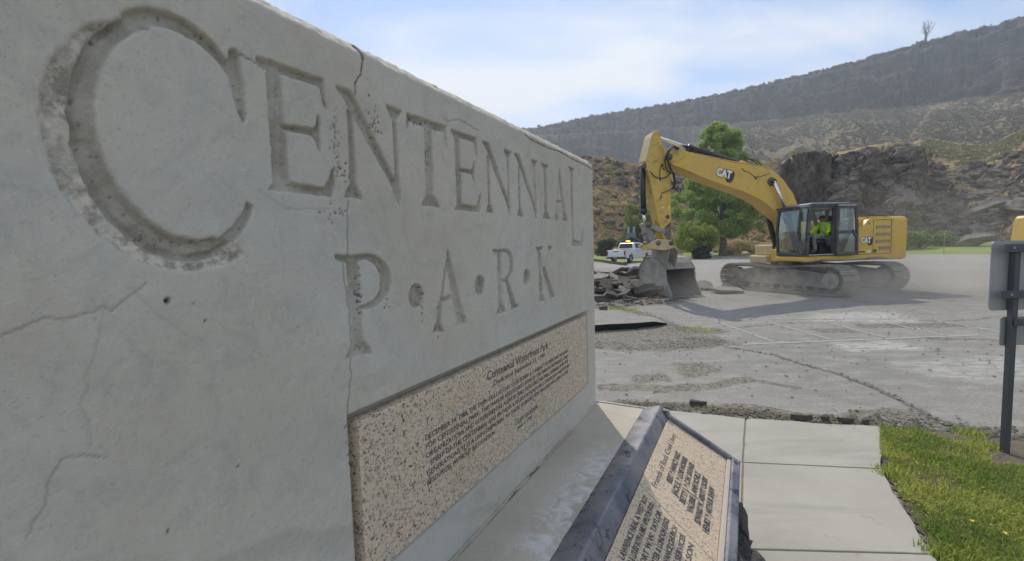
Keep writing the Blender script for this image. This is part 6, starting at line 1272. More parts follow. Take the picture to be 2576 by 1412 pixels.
etube('boom_pin', [(1.42, -0.50, 3.85), (1.42, 0.50, 3.85)], 0.075, 'black'); etube('boom_boss', [(1.42, -0.36, 3.85), (1.42, 0.36, 3.85)], 0.15, 'grease'); etube('boom_port', [(2.02, -0.345, 3.98), (2.02, -0.32, 3.98)], 0.05, 'grease')
etube('foot_pin', [(0.34, -0.44, 1.98), (0.34, 0.44, 1.98)], 0.07, 'grease')
for yy in (-0.45, 0.45):
    etube('boom_cylinder', [(0.50, yy, 1.52), (0.93, yy, 2.86)], 0.095, 'black'); etube('boom_cylinder_rod', [(0.90, yy, 2.78), (1.42, yy, 3.85)], 0.055, 'chrome'); etube('cylinder_collar', [(0.915, yy, 2.80), (0.945, yy, 2.89)], 0.11, 'black')
    etube('cylinder_hose', [(0.62, yy - .1, 1.6), (0.78, yy - .1, 2.1), (0.98, yy - .1, 2.6), (0.94, yy - .06, 2.84)], 0.018, 'hose', seg=6)
# stick
stickP = [(5.63, 5.545), (5.545, 5.54), (5.47, 5.42), (5.44, 5.22), (5.34, 5.02), (5.22, 4.84), (5.13, 4.60), (5.10, 4.22), (5.10, 3.04), (5.08, 1.88), (5.16, 1.78), (5.30, 1.84), (5.42, 2.21), (5.56, 2.60), (5.86, 4.06), (5.95, 4.29), (5.985, 4.57), (5.90, 4.91), (5.79, 5.33), (5.70, 5.50)]
stick = eprism('stick', stickP, -0.23, 0.23, 'yellow_dirty', bevel=0.018)
mb = MB(); tp_ = [(5.70, 5.50), (5.79, 5.33), (5.90, 4.91), (5.985, 4.57)]
for (p0, p1) in zip(tp_, tp_[1:]): mb.add([(-(p0[0] - .03), -0.27, p0[1]), (-(p0[0] - .03), 0.27, p0[1]), (-(p1[0] - .03), -0.27, p1[1]), (-(p1[0] - .03), 0.27, p1[1]), (-(p0[0] + .02), -0.27, p0[1]), (-(p0[0] + .02), 0.27, p0[1]), (-(p1[0] + .02), -0.27, p1[1]), (-(p1[0] + .02), 0.27, p1[1])], [(0, 1, 3, 2), (4, 6, 7, 5), (0, 2, 6, 4), (1, 5, 7, 3)])
mb.build('stick_top_plate', MT['yellow_pale'], stick, recalc=False)
eprism('stick_grease_patch', [(5.105, 2.55), (5.105, 1.90), (5.20, 1.86), (5.36, 2.12), (5.40, 2.30), (5.28, 2.42)], -0.234, -0.228, 'grease', stick, bevel=0)
for a_, z_, r_2 in ((5.42, 4.42, .05), (5.36, 4.30, .04), (5.23, 2.72, .07), (5.12, 1.84, .08)): etube('stick_boss', [(a_, -0.25, z_), (a_, 0.25, z_)], r_2, 'grease', stick, 12)
for a_, z_ in ((5.44, 3.45), (5.40, 3.02), (5.55, 3.9)): etube('grease_fitting', [(a_, -0.25, z_), (a_, -0.22, z_)], 0.035, 'white', stick, 10)
ebox('warning_label', 5.14, 5.20, -0.236, -0.232, 2.95, 3.12, 'labely', stick, bevel=0)
etube('stick_pivot', [(5.22, -0.40, 4.66), (5.22, 0.40, 4.66)], 0.10, 'grease')
for yy in (-0.0,):
    etube('stick_cylinder_rod', [(5.56, yy, 5.42), (4.25, yy, 5.03)], 0.055, 'chrome'); etube('stick_cylinder', [(4.30, yy, 5.04), (2.35, yy, 4.50)], 0.105, 'black'); etube('stick_cylinder_head', [(4.36, yy, 5.06), (4.20, yy, 5.01)], 0.125, 'black')
eprism('stick_cylinder_bracket', [(2.62, 4.44), (2.42, 4.62), (2.26, 4.56), (2.15, 4.36)], -0.16, -0.12, 'yellow'); eprism('stick_cylinder_bracket', [(2.62, 4.44), (2.42, 4.62), (2.26, 4.56), (2.15, 4.36)], 0.12, 0.16, 'yellow')
etube('bucket_cylinder', [(6.00, 0, 4.36), (5.965, 0, 2.90)], 0.095, 'black'); etube('bucket_cylinder_rod', [(5.97, 0, 2.92), (5.91, 0, 2.47)], 0.055, 'chrome'); etube('bucket_cylinder_head', [(5.968, 0, 3.02), (5.962, 0, 2.86)], 0.115, 'black'); etube('bucket_cylinder_eye', [(5.99, -0.2, 4.42), (5.99, 0.2, 4.42)], 0.09, 'grease')
for yy in (-0.24, 0.21):
    eprism('tipping_link', [(5.98, 2.54), (5.84, 2.54), (5.30, 2.28), (5.33, 2.16), (5.86, 2.36), (5.98, 2.42)], yy, yy + .03, 'bucket', bevel=0.005)
eprism('power_link', [(6.02, 2.50), (5.84, 2.46), (5.60, 1.98), (5.72, 1.86), (5.90, 1.98)], -0.17, 0.17, 'bucket', bevel=0.02)
etube('link_pin', [(5.91, -0.30, 2.47), (5.91, 0.30, 2.47)], 0.085, 'grease'); etube('coupler_pin', [(5.60, -0.34, 1.86), (5.60, 0.34, 1.86)], 0.08, 'grease'); etube('coupler_pin', [(5.14, -0.34, 1.84), (5.14, 0.34, 1.84)], 0.08, 'grease')
for yy in (-0.30, 0.24): eprism('quick_coupler', [(6.02, 1.78), (5.80, 1.92), (5.58, 1.99), (5.10, 1.94), (5.04, 1.80), (5.10, 1.68), (5.35, 1.60), (5.95, 1.68)], yy, yy + .06, 'yellow_pale', bevel=0.01)
ebox('coupler_body', 5.20, 5.90, -0.24, 0.24, 1.62, 1.82, 'yellow_dirty'); etube('coupler_hose', [(6.02, -0.2, 1.80), (6.16, -0.2, 1.95), (6.10, -0.15, 2.08), (5.95, -.1, 2.2)], 0.018, 'hose', seg=6)
# hydraulic hoses at the boom tip
for k, (dy_, dr_) in enumerate(((-0.36, 0.0), (-0.40, 0.05), (-0.33, 0.10))):
    etube('hydraulic_hose', [(4.9, dy_, 4.90 + dr_ * .5), (5.10, dy_ - .03, 4.98 + dr_ * .4), (5.27 + dr_ * .3, dy_ - .05, 4.82), (5.30 + dr_, dy_ - .04, 4.55), (5.20 + dr_, dy_ - .02, 4.32 - dr_), (5.08, dy_, 4.12), (5.02, dy_ + .02, 3.85), (5.05, dy_ + .06, 3.66)], 0.022, 'hose', seg=7)
etube('hydraulic_line', [(5.86, -.27, 4.20), (5.70, -.28, 4.04), (5.50, -.28, 3.98), (5.28, -.28, 4.02), (5.15, -.29, 4.16), (5.16, -.3, 4.4)], 0.018, 'hose', seg=7); etube('hydraulic_line', [(5.50, -.27, 3.9), (5.52, -.27, 4.2), (5.46, -.27, 4.4)], 0.012, 'hose', seg=6)
etube('hydraulic_line', [(5.06, -.28, 3.66), (5.2, -.27, 3.58), (5.45, -.25, 3.50), (5.47, -.25, 3.3)], 0.014, 'hose', seg=6)
for yy in (-0.24, 0.0, 0.2): etube('boom_tube', [(4.2, yy, 4.80), (3.0, yy, 4.575), (1.7, yy, 4.375), (1.30, yy, 4.26), (0.85, yy, 3.87), (0.5, yy, 3.43)], 0.02, 'yellow_dirty', seg=6)
etube('boom_hose', [(2.35, -.1, 4.55), (2.1, -.1, 4.66), (1.8, -.1, 4.62), (1.6, -.1, 4.42)], 0.02, 'hose', seg=6); etube('boom_hose', [(2.45, .1, 4.58), (2.0, .1, 4.72), (1.7, .1, 4.60), (1.5, .1, 4.40)], 0.02, 'hose', seg=6)
etube('boom_wire', [(2.55, -.338, 4.30), (2.45, -.338, 4.2), (2.3, -.338, 4.18), (2.05, -.34, 4.0), (1.85, -.338, 4.02), (1.5, -.338, 4.12)], 0.010, 'hose', seg=5)
# bucket, turned on its coupler so that the opening faces right and towards the camera
BK = bpy.data.objects.new('bucket_body', None)
ub = Vector((0.42, -0.907, 0)); wb = Vector((0.907, 0.42, 0)); P0 = Vector((5.37, 14.72, -0.03)); inv = Matrix.Rotation(-R(9.6), 4, 'Z') @ Matrix.Translation((-10.38, -16.04, 0))
def bk(u, z, w): return inv @ (P0 + ub * u + wb * w + Vector((0, 0, z)))
side = [(-0.34, 0.98), (-0.50, 1.18), (-0.75, 1.36), (-1.08, 1.42), (-1.42, 1.32), (-1.64, 1.06), (-1.68, 0.76), (-1.50, 0.44), (-1.12, 0.29), (-0.63, 0.13), (0.0, 0.02), (-0.12, 0.24), (-0.30, 0.60)]
for w0, w1 in ((0.0, 0.03), (1.34, 1.37)):
    mb = MB(); mb.prism(side, lambda p, q, t_: bk(p, q, t_), w0, w1); mb.build('bucket_side', MT['bucket'], EX, bevel=0.006)
mb = MB(); sh = side[:11]; vs = []; ns = len(sh); cen = Vector((-0.75, 0.75))
def inset(p, d): v = cen - Vector(p); v.normalize(); return (p[0] + v.x * d, p[1] + v.y * d)
for w0 in (-0.02, 1.39):
    for p in sh: vs.append(bk(p[0], p[1], w0))
for w0 in (-0.02, 1.39):
    for p in sh: q = inset(p, 0.03); vs.append(bk(q[0], q[1], w0))
fs = []; 
for k in range(ns - 1): fs += [(k, k + 1, ns + k + 1, ns + k), (2 * ns + k, 3 * ns + k, 3 * ns + k + 1, 2 * ns + k + 1), (k, 2 * ns + k, 2 * ns + k + 1, k + 1), (ns + k, ns + k + 1, 3 * ns + k + 1, 3 * ns + k)]
fs += [(0, ns, 3 * ns, 2 * ns), (ns - 1, 2 * ns - 1 + 2 * ns - ns * 0 - 0 if False else 3 * ns - 1, 4 * ns - 1, 2 * ns - 1)]
mb.add(vs, fs); mb.build('bucket_shell', MT['bucket'], EX, smooth=False)
mb = MB(); sh2 = [inset(p, 0.034) for p in sh]; vs = [bk(p[0], p[1], w0) for w0 in (0.035, 1.335) for p in sh2]; mb.add(vs, [(k, k + 1, ns + k + 1, ns + k) for k in range(ns - 1)]); mb.build('bucket_shade_sheet', MT['bucket_shade'], EX, recalc=False)  # added dark sheet: painted shade over the inside of the shell
mb = MB(); mb.prism([inset(p, 0.05) for p in side], lambda p, q, t_: bk(p, q, t_), 1.325, 1.338); mb.build('bucket_side_shade_sheet', MT['bucket_shade'], EX)  # added dark sheet: painted shade over the far side plate
mb = MB(); mb.prism([(-0.20, 0.02), (0.10, -0.005), (0.12, 0.02), (-0.20, 0.06)], lambda p, q, t_: bk(p, q, t_), -0.03, 1.40); mb.build('cutting_edge', MT['bucket'], EX)
for k in range(5):
    w0 = 0.03 + k * 0.305; mb = MB(); mb.prism([(0.0, 0.0), (0.0, 0.07), (0.10, 0.05), (0.30, 0.0), (0.10, -0.02)], lambda p, q, t_: bk(p, q, t_), w0, w0 + .09); mb.build('bucket_tooth', MT['bucket'], EX)
for w0 in (0.02, 0.42):
    mb = MB(); mb.prism([(-1.32, 1.24), (-1.0, 1.52), (-1.06, 1.64), (-0.92, 1.74), (-0.62, 1.66), (-0.34, 1.72), (-0.20, 1.60), (-0.26, 1.42), (-0.34, 0.98), (-0.6, 1.15)], lambda p, q, t_: bk(p, q, t_), w0, w0 + .05); mb.build('bucket_ear', MT['bucket'], EX, bevel=0.01)
for k, (u, z) in enumerate(((-1.18, 1.36), (-1.46, 0.9))): mb = MB(); mb.tube([bk(u, z, -0.028), bk(u - .02, z + .02, -0.03), bk(u, z, 1.27)], 0.035, 8); mb.build('wear_strip', MT['bucket'], EX)
mb = MB(); mb.tube([bk(-1.40, 1.22, 0.15), bk(-1.48, 1.40, 0.15), bk(-1.36, 1.48, 0.15), bk(-1.22, 1.44, 0.15), bk(-1.2, 1.3, .15)], 0.022, 8); mb.build('lifting_eye', MT['grease'], EX, smooth=True)

# ------------------------------------------------------------ operator in the cab
def skin_mesh(name, verts, edges, radii, root, sub=2):
    me = bpy.data.meshes.new(name); me.from_pydata([tuple(v) for v in verts], edges, []); o = bpy.data.objects.new(name, me); COL.objects.link(o)
    sk = o.modifiers.new('skin', 'SKIN'); sk.use_smooth_shade = True; sk.branch_smoothing = 0.3
    for v, r in zip(me.skin_vertices[0].data, radii): v.radius = r if isinstance(r, tuple) else (r, r)
    me.skin_vertices[0].data[root].use_root = True
    ms = o.modifiers.new('sub', 'SUBSURF'); ms.levels = sub; ms.render_levels = sub
    dg = bpy.context.evaluated_depsgraph_get(); m2 = bpy.data.meshes.new_from_object(o.evaluated_get(dg)); m2.name = name; bpy.data.objects.remove(o); return m2
OP = thing('person', 'seated excavator operator in yellow high visibility jacket, grey trousers and brown cap', 'person', (0, 0, 0)); OP.matrix_world = Matrix.Translation((10.38, 16.04, 0)) @ Matrix.Rotation(R(9.6), 4, 'Z')
# body points: (forward a, across y, z)
B = dict(pel=(-.08, -.98, 1.90), sp=(-.12, -.98, 2.05), ch=(-.10, -.98, 2.20), ub=(-.08, -.98, 2.32), nk=(-.04, -.98, 2.40), hd=(.0, -.98, 2.49), ht=(-.01, -.98, 2.58),
         ls=(-.08, -1.15, 2.31), le=(.02, -1.27, 2.07), lw=(.24, -1.25, 2.00), lh=(.15, -1.285, 2.04), rs=(-.08, -.81, 2.31), re=(.06, -.70, 2.08), rw=(.28, -.72, 2.03), rh=(.20, -.665, 2.04),
         lhp=(-.06, -1.08, 1.88), lk=(.42, -1.10, 1.90), la=(.36, -1.10, 1.46), lf=(.54, -1.11, 1.38), rhp=(-.06, -.88, 1.88), rk=(.46, -.86, 1.92), ra=(.52, -.86, 1.47), rf=(.70, -.86, 1.39))
B['lw'] = (.20, -1.29, 2.03); B['lh'] = (.265, -1.30, 2.05); B['rw'] = (.22, -.66, 2.03); B['rh'] = (.285, -.64, 2.05)
ks = list(B); ed = [('pel', 'sp'), ('sp', 'ch'), ('ch', 'ub'), ('ub', 'nk'), ('nk', 'hd'), ('hd', 'ht'), ('ub', 'ls'), ('ls', 'le'), ('le', 'lw'), ('lw', 'lh'), ('ub', 'rs'), ('rs', 're'), ('re', 'rw'), ('rw', 'rh'), ('pel', 'lhp'), ('lhp', 'lk'), ('lk', 'la'), ('la', 'lf'), ('pel', 'rhp'), ('rhp', 'rk'), ('rk', 'ra'), ('ra', 'rf')]
rad = dict(pel=.15, sp=(.15, .125), ch=(.16, .13), ub=(.13, .11), nk=.062, hd=(.085, .10), ht=.07, ls=.075, le=.056, lw=.040, lh=.032, rs=.075, re=.056, rw=.040, rh=.032, lhp=.10, lk=.075, la=.055, lf=.045, rhp=.10, rk=.075, ra=.055, rf=.045)
vv = [(-B[k][0], B[k][1], B[k][2]) for k in ks]
me = skin_mesh('body', vv, [(ks.index(a), ks.index(b)) for a, b in ed], [rad[k] for k in ks], 0)
for m_ in ('hivis', 'pants', 'skin', 'boot'): me.materials.append(MT[m_])
def zone(c):
    a, z = -c.x, c.z
    if z > 2.385 and abs(c.y + .98) < .14: return 2
    if (c - Vector((-B['lh'][0] + .02, B['lh'][1], B['lh'][2]))).length < .075 or (c - Vector((-B['rh'][0] + .02, B['rh'][1], B['rh'][2]))).length < .075: return 2
    if z < 1.50: return 3
    if a > .12 and z < 1.99 or z < 1.93: return 1
    return 0
for p in me.polygons: p.material_index = zone(p.center); p.use_smooth = True
o = bpy.data.objects.new('body', me); COL.objects.link(o); o.parent = OP
for sgn, hk in ((-1, 'lh'), (1, 'rh')):
    hp = Vector((-B[hk][0], B[hk][1], B[hk][2])); mbv = []
    for f in range(4):
        off = (f - 1.5) * 0.017; v = [hp + Vector((0.01, off * .3, off)), hp + Vector((-.035, off * .3 + .008 * sgn, off)), hp + Vector((-.050, off * .3 - .022 * sgn, off)), hp + Vector((-.030, off * .3 - .036 * sgn, off))]
        m3 = skin_mesh('finger', v, [(0, 1), (1, 2), (2, 3)], [.011, .009, .008, .007], 0, 1); m3.materials.append(MT['skin']); oo = bpy.data.objects.new('finger', m3); COL.objects.link(oo); oo.parent = OP
    v = [hp + Vector((0.02, 0, .015)), hp + Vector((-.005, -.02 * sgn, .04)), hp + Vector((-.03, -.03 * sgn, .045))]
    m3 = skin_mesh('thumb', v, [(0, 1), (1, 2)], [.012, .010, .008], 0, 1); m3.materials.append(MT['skin']); oo = bpy.data.objects.new('thumb', m3); COL.objects.link(oo); oo.parent = OP
def opart(name, mat, build, smooth=True, bevel=0):
    mb = MB(); build(mb); return mb.build(name, MT[mat], OP, smooth=smooth, bevel=bevel)
hc = Vector((0.0, -.98, 2.505))
def capf(mb):
    n, m = 16, 6; vs = []
    for j in range(m):
        ph_ = (math.pi / 2) * j / (m - 1) * 0.98
        for i in range(n): a = 2 * math.pi * i / n; vs.append(hc + Vector((-math.cos(a) * .112 * math.cos(ph_) + .008, math.sin(a) * .093 * math.cos(ph_), .028 + .092 * math.sin(ph_))))
    mb.add(vs, [(j * n + i, j * n + (i + 1) % n, (j + 1) * n + (i + 1) % n, (j + 1) * n + i) for j in range(m - 1) for i in range(n)] + [tuple(range((m - 1) * n, m * n))])
    pr = []; 
    for i in range(7): a = -math.pi / 2.6 + (math.pi / 1.3) * i / 6; pr.append((math.cos(a), math.sin(a)))
    vs = [hc + Vector((-.085 * c - .01, .085 * s_, .035)) for c, s_ in pr] + [hc + Vector((-.085 * c - .08 * max(0, c), .08 * s_, .022)) for c, s_ in pr]
    vs += [v - Vector((0, 0, .008)) for v in vs]
    mb.add(vs, [(i, i + 1, 8 + i, 7 + i) for i in range(6)] + [(14 + i, 21 + i, 22 + i, 15 + i) for i in range(6)] + [(7 + i, 8 + i, 22 + i, 21 + i) for i in range(6)])
opart('cap', 'cap', capf)
opart('nose', 'skin', lambda mb: mb.tube([hc + Vector((-.09, 0, .012)), hc + Vector((-.112, 0, -.015)), hc + Vector((-.10, 0, -.024))], [.008, .014, .010], 8))
for yy in (-.086, .086): opart('ear', 'skin', lambda mb: mb.tube([hc + Vector((.0, yy, .022)), hc + Vector((.006, yy * 1.06, .0)), hc + Vector((.0, yy, -.024))], [.010, .016, .009], 8))
for yy in (-.034, .034): opart('eye', 'black', lambda mb: mb.tube([hc + Vector((-.088, yy, .006)), hc + Vector((-.096, yy, .005))], .008, 8))
opart('mouth', 'red', lambda mb: mb.tube([hc + Vector((-.088, -.022, -.048)), hc + Vector((-.096, 0, -.049)), hc + Vector((-.088, .022, -.048))], .004, 6))
for pts in ([(-.10, -1.14, 2.40), (-.235, -1.10, 2.36), (-.268, -1.08, 2.2), (-.25, -1.07, 2.0)], [(.02, -1.12, 2.38), (.055, -1.09, 2.3), (.066, -1.07, 2.18), (.045, -1.06, 2.0)]):
    opart('reflective_band', 'silver', lambda mb: mb.tube([(-a, y - .012, z) for a, y, z in pts], .018, 6))

# ------------------------------------------------------------ pickup truck
TH = math.atan2(0.766, 0.643)      # heading
rtv = Vector((0.766, -0.643, 0)); rc = Vector((10.85, 42.1, 0)); org = rc - rtv * 1.0
TR = thing('pickup_truck', 'white crew cab pickup with lit amber beacon behind the bucket arm', 'pickup truck', org, TH - math.pi / 2)
# local: x right, y forward, z up; the rear is at y=0
def tb(name, x0, x1, y0, y1, z0, z1, mat, parent=TR, bevel=0.02):
    mb = MB(); mb.box(x0, x1, y0, y1, z0, z1); return mb.build(name, MT[mat], parent, bevel=bevel)
def wheel_arch_side(x, w):
    pts = [(0.02, 0.62), (0.05, 1.28), (1.95, 1.30), (2.0, 1.34), (5.0, 1.36), (6.0, 1.22), (6.15, 0.95), (6.15, 0.50)]
    def arch(cy_, r): return [(cy_ + r * math.cos(R(a)), 0.50 + r * math.sin(R(a))) for a in range(0, 181, 18)]
    pts += [(5.55, 0.46)] + arch(5.03, 0.50) + [(4.4, 0.46), (1.78, 0.46)] + arch(1.23, 0.50) + [(0.62, 0.46)]
    mb = MB(); mb.prism(pts, lambda p, q, t_: (t_, p, q), x, x + w); return mb.build('body_side', MT['truck'], TR, bevel=0.015)
wheel_arch_side(-1.0, 0.10); wheel_arch_side(0.90, 0.10)
tg = tb('tailgate', -0.86, 0.86, -0.02, 0.06, 0.64, 1.27, 'truck'); tb('tailgate_handle', -0.28, 0.28, -0.035, -0.018, 1.13, 1.20, 'black', tg, .004); tb('tailgate_camera', -0.03, 0.03, -0.03, -0.018, 1.05, 1.10, 'black', tg, .004)
tb('bed_floor', -0.9, 0.9, 0.06, 2.0, 0.72, 0.78, 'black'); tb('bed_front', -0.9, 0.9, 1.94, 2.0, 0.78, 1.30, 'truck'); tb('rear_bumper', -0.98, 0.98, -0.16, 0.02, 0.48, 0.63, 'black'); tb('licence_plate', -0.15, 0.15, -0.175, -0.16, 0.50, 0.61, 'roofgrey', bevel=.003); tb('hitch', -.05, .05, -.3, -.1, .40, .48, 'black')
tb('hood', -0.90, 0.90, 4.85, 6.12, 1.02, 1.30, 'truck', bevel=0.06); tb('underbody', -0.8, 0.8, 0.3, 5.9, 0.42, 0.62, 'black')
for x in (-0.985, 0.825): tb('tail_light', x, x + .16, -0.03, 0.03, 0.80, 1.24, 'tail', bevel=.01)
mb = MB(); prf = [(2.04, 1.33), (2.12, 1.45), (2.35, 1.93), (2.60, 2.00), (3.9, 1.98), (4.25, 1.86), (4.95, 1.35)]
mb.prism(prf, lambda p, q, t_: ((0.92 - 0.16 * max(0, (q - 1.34)) / .66) * t_, p, q), -1, 1); mb.build('cab', MT['truck'], TR, bevel=0.04)
mb = MB(); mb.add([(-.70, 2.10, 1.46), (.70, 2.10, 1.46), (.62, 2.30, 1.88), (-.62, 2.30, 1.88)], [(0, 1, 2, 3)]); mb.v = [(x, y - .028, z) for x, y, z in mb.v]; mb.build('rear_glass', MT['black'], TR, recalc=False)
for sx_ in (-1, 1):
    for (a, b, c, d_) in (((2.42, 1.45), (3.20, 1.45), (3.20, 1.86), (2.50, 1.86)), ((3.30, 1.45), (4.45, 1.45), (3.95, 1.85), (3.30, 1.87))):
        mb = MB(); mb.add([(sx_ * (0.925 - 0.16 * (q - 1.34) / .66 + .004), p, q) for p, q in (a, b, c, d_)], [(0, 1, 2, 3)]); mb.build('side_glass', MT['cabgrey'], TR, recalc=False)
    tb('mirror', sx_ * 1.12 - .1, sx_ * 1.12 + .1, 4.15, 4.28, 1.38, 1.62, 'black', bevel=.03)
    tb('door_handle', sx_ * 1.005 - .012, sx_ * 1.005 + .012, 2.55, 2.75, 1.16, 1.20, 'black', bevel=.004); tb('door_handle', sx_ * 1.005 - .012, sx_ * 1.005 + .012, 3.45, 3.65, 1.16, 1.20, 'black', bevel=.004)
for y in (1.23, 5.03):
    for sx_ in (-1, 1):
        w = bpy.data.objects.new('wheel', None); COL.objects.link(w); w.parent = TR; w.location = (sx_ * 0.84, y, 0.41)
        mb = MB(); mb.tube([(-.13, 0, 0), (-.10, 0, 0), (.10, 0, 0), (.13, 0, 0)], [.36, .41, .41, .36], 28); mb.build('tyre', MT['tyre'], w)
        mb = MB(); mb.tube([(-.135, 0, 0), (.135, 0, 0)], .23, 20); mb.build('rim', MT['rim'], w)
bc = tb('beacon', -0.20, 0.20, 2.55, 2.75, 2.06, 2.20, 'amber', bevel=.03); tb('beacon_mount', -0.25, 0.25, 2.5, 2.8, 1.98, 2.055, 'black', bevel=.01); etmp = MB(); etmp.tube([(0.0, 2.5, 2.0), (0.0, 2.5, 2.75)], .012, 6); etmp.build('antenna', MT['roofgrey'], TR)
for i, (x, y, z, c, lb) in enumerate(((-0.45, 0.8, 1.20, 'white', 'white container standing in the pickup bed'), (-0.15, 1.0, 1.16, 'labely', 'orange yellow tool case in the pickup bed beside a white container'))):
    p = TR.matrix_basis @ Vector((x, y, 0.78)); mb = MB(); mb.box(-.2, .2, -.15, .15, 0, .6 - .04 * i); mb.box(-.16, .16, -.02, .02, .6 - .04 * i, .64 - .04 * i)
    o = mb.build('cargo_box', MT[c], bevel=.02); o.location = p; o.rotation_euler = (0, 0, TH - math.pi / 2); tag(o, lb, 'box')

# ------------------------------------------------------------ small building with twin vents
BD = thing('park_restroom', 'small dark gabled park building with two pale vent stacks on its roof', 'building', (62 * math.sin(R(15.15)), 62 * math.cos(R(15.15)), 0.15), R(-15)); BD.scale = (0.84, 0.84, 0.86)
def bb(name, x0, x1, y0, y1, z0, z1, mat, parent=BD, bevel=0.01):
    mb = MB(); mb.box(x0, x1, y0, y1, z0, z1); return mb.build(name, MT[mat], parent, bevel=bevel)
mb = MB(); mb.prism([(-1.9, 0), (1.9, 0), (1.9, 2.15), (0, 3.05), (-1.9, 2.15)], lambda p, q, t_: (p, t_, q), 0, 5); mb.build('wall', MT['sidegrey'], BD)
for s_ in (-1, 1):
    mb = MB(); mb.prism([(0, 3.08), (s_ * 2.45, 1.93), (s_ * 2.45, 2.08), (0, 3.25)], lambda p, q, t_: (p, t_, q), -0.5, 5.4); mb.build('roof', MT['roofblue'], BD)
bb('roof_cupola', -0.75, 0.75, 1.2, 3.2, 2.9, 3.75, 'roofblue'); bb('vent_stack', -0.62, -0.27, 2.0, 2.35, 3.7, 4.75, 'stack'); bb('vent_stack', 0.27, 0.62, 2.0, 2.35, 3.7, 4.75, 'stack'); bb('vent_cap', -0.25, 0.25, 2.05, 2.3, 3.7, 4.35, 'sidegrey')
bb('door', -1.2, -0.3, -0.03, 0.0, 0.0, 2.0, 'roofblue'); bb('door', 0.3, 1.2, -0.03, 0.0, 0.0, 2.0, 'roofblue')
def far(a, r, z=0.0): return (r * math.sin(R(a)), r * math.cos(R(a)), z)
g_ = thing('barbecue_grill', 'small dark grill box on a pale base between the bush and the tall tree', 'grill', far(24.25, 60, 0.15), R(-24))
mb = MB(); mb.box(-.30, .30, -.2, .2, .85, 1.25); mb.box(-.34, .34, -.24, .24, 1.25, 1.30); mb.build('firebox', MT['black'], g_, bevel=.02); mb = MB(); mb.box(-.22, .22, -.18, .18, 0, .55); mb.build('base', MT['white'], g_, bevel=.02); mb = MB(); mb.tube([(0, 0, .5), (0, 0, .9)], .05, 8); mb.build('post', MT['black'], g_)
g_ = thing('utility_box', 'low white box at the left foot of the round yellow green bush', 'utility box', far(20.8, 54.5, 0.05), R(-20)); mb = MB(); mb.box(-.3, .3, -.2, .2, 0, .55); mb.build('cabinet', MT['white'], g_, bevel=.03); mb = MB(); mb.box(-.33, .33, -.23, .23, .55, .62); mb.build('lid', MT['roofgrey'], g_, bevel=.01)
g_ = thing('marker_post', 'thin pale marker post on the lawn at the far lot edge', 'post', far(44.3, 59, 0.05), R(-44)); mb = MB(); mb.tube([(0, 0, 0), (0, 0, 1.9)], .03, 6); mb.build('post', MT['roofgrey'], g_); mb = MB(); mb.box(-.05, .05, -.02, .02, 1.86, 1.95); mb.build('cap', MT['stack'], g_)

# ------------------------------------------------------------ road sign seen from behind
SG = thing('road_sign', 'back of a road sign on a dark grey post at the right edge', 'road sign', (4.09, 3.57, 0.0), R(0))
def sb(name, x0, x1, y0, y1, z0, z1, mat='signpost', bevel=.004):
    mb = MB(); mb.box(x0 - 4.09, x1 - 4.09, y0 - 3.57, y1 - 3.57, z0, z1); return mb.build(name, MT[mat], SG, bevel=bevel)
sb('post', 4.055, 4.100, 3.56, 3.605, -0.1, 1.76); sb('cross_bar', 3.945, 5.1, 3.52, 3.548, 1.695, 1.762); sb('cross_bar', 3.945, 5.1, 3.52, 3.548, 1.325, 1.385); sb('cross_bar', 4.055, 5.1, 3.52, 3.548, 1.10, 1.155); sb('post', 4.90, 4.96, 3.55, 3.605, -0.1, 1.76)
def rounded(x0, x1, z0, z1, r):
    p = []
    for cx_, cz_, a0 in ((x1 - r, z1 - r, 0), (x0 + r, z1 - r, 90), (x0 + r, z0 + r, 180), (x1 - r, z0 + r, 270)):
        p += [(cx_ + r * math.cos(R(a0 + 15 * k)), cz_ + r * math.sin(R(a0 + 15 * k))) for k in range(7)]
    return p
mb = MB(); mb.prism([(p - 4.09, q) for p, q in rounded(3.915, 5.15, 1.215, 1.785, 0.035)], lambda p, q, t_: (p, t_ - 3.57, q), 3.612, 3.618); mb.build('sign_panel', MT['signback'], SG)
mb = MB(); mb.prism([(p - 4.09, q) for p, q in rounded(4.02, 5.15, 0.92, 1.16, 0.02)], lambda p, q, t_: (p, t_ - 3.57, q), 3.612, 3.618); mb.build('sign_panel', MT['signback'], SG)
for z in (1.73, 1.355):
    for x in (3.99, 4.3): mb = MB(); mb.tube([(x - 4.09, -.058, z), (x - 4.09, -.05, z)], .009, 8); mb.build('bolt', MT['roofgrey'], SG)

# ------------------------------------------------------------ second yellow machine, mostly outside the frame
LD = thing('yellow_loader', 'yellow machine body just showing above the road sign at the right edge', 'loader', (18.15, 13.6, 0), R(-6))
def lbx(name, x0, x1, y0, y1, z0, z1, mat, bevel=.04):
    mb = MB(); mb.box(x0, x1, y0, y1, z0, z1); return mb.build(name, MT[mat], LD, bevel=bevel)
mb = MB(); mb.prism([(-1.55, 1.1), (-1.38, 2.32), (-1.30, 2.40), (1.5, 2.45), (1.7, 1.1)], lambda p, q, t_: (p, t_, q), -1.2, 1.2); mb.build('engine_cover', MT['yellow'], LD, bevel=.03)
lbx('chassis', -1.5, 3.4, -0.9, 0.9, 0.7, 1.15, 'yellow_dirty'); lbx('cab', 1.75, 3.1, -0.8, 0.8, 1.2, 3.1, 'cabgrey'); lbx('vent', -1.2, 0.6, -1.215, -1.2, 1.5, 2.1, 'louver', 0)
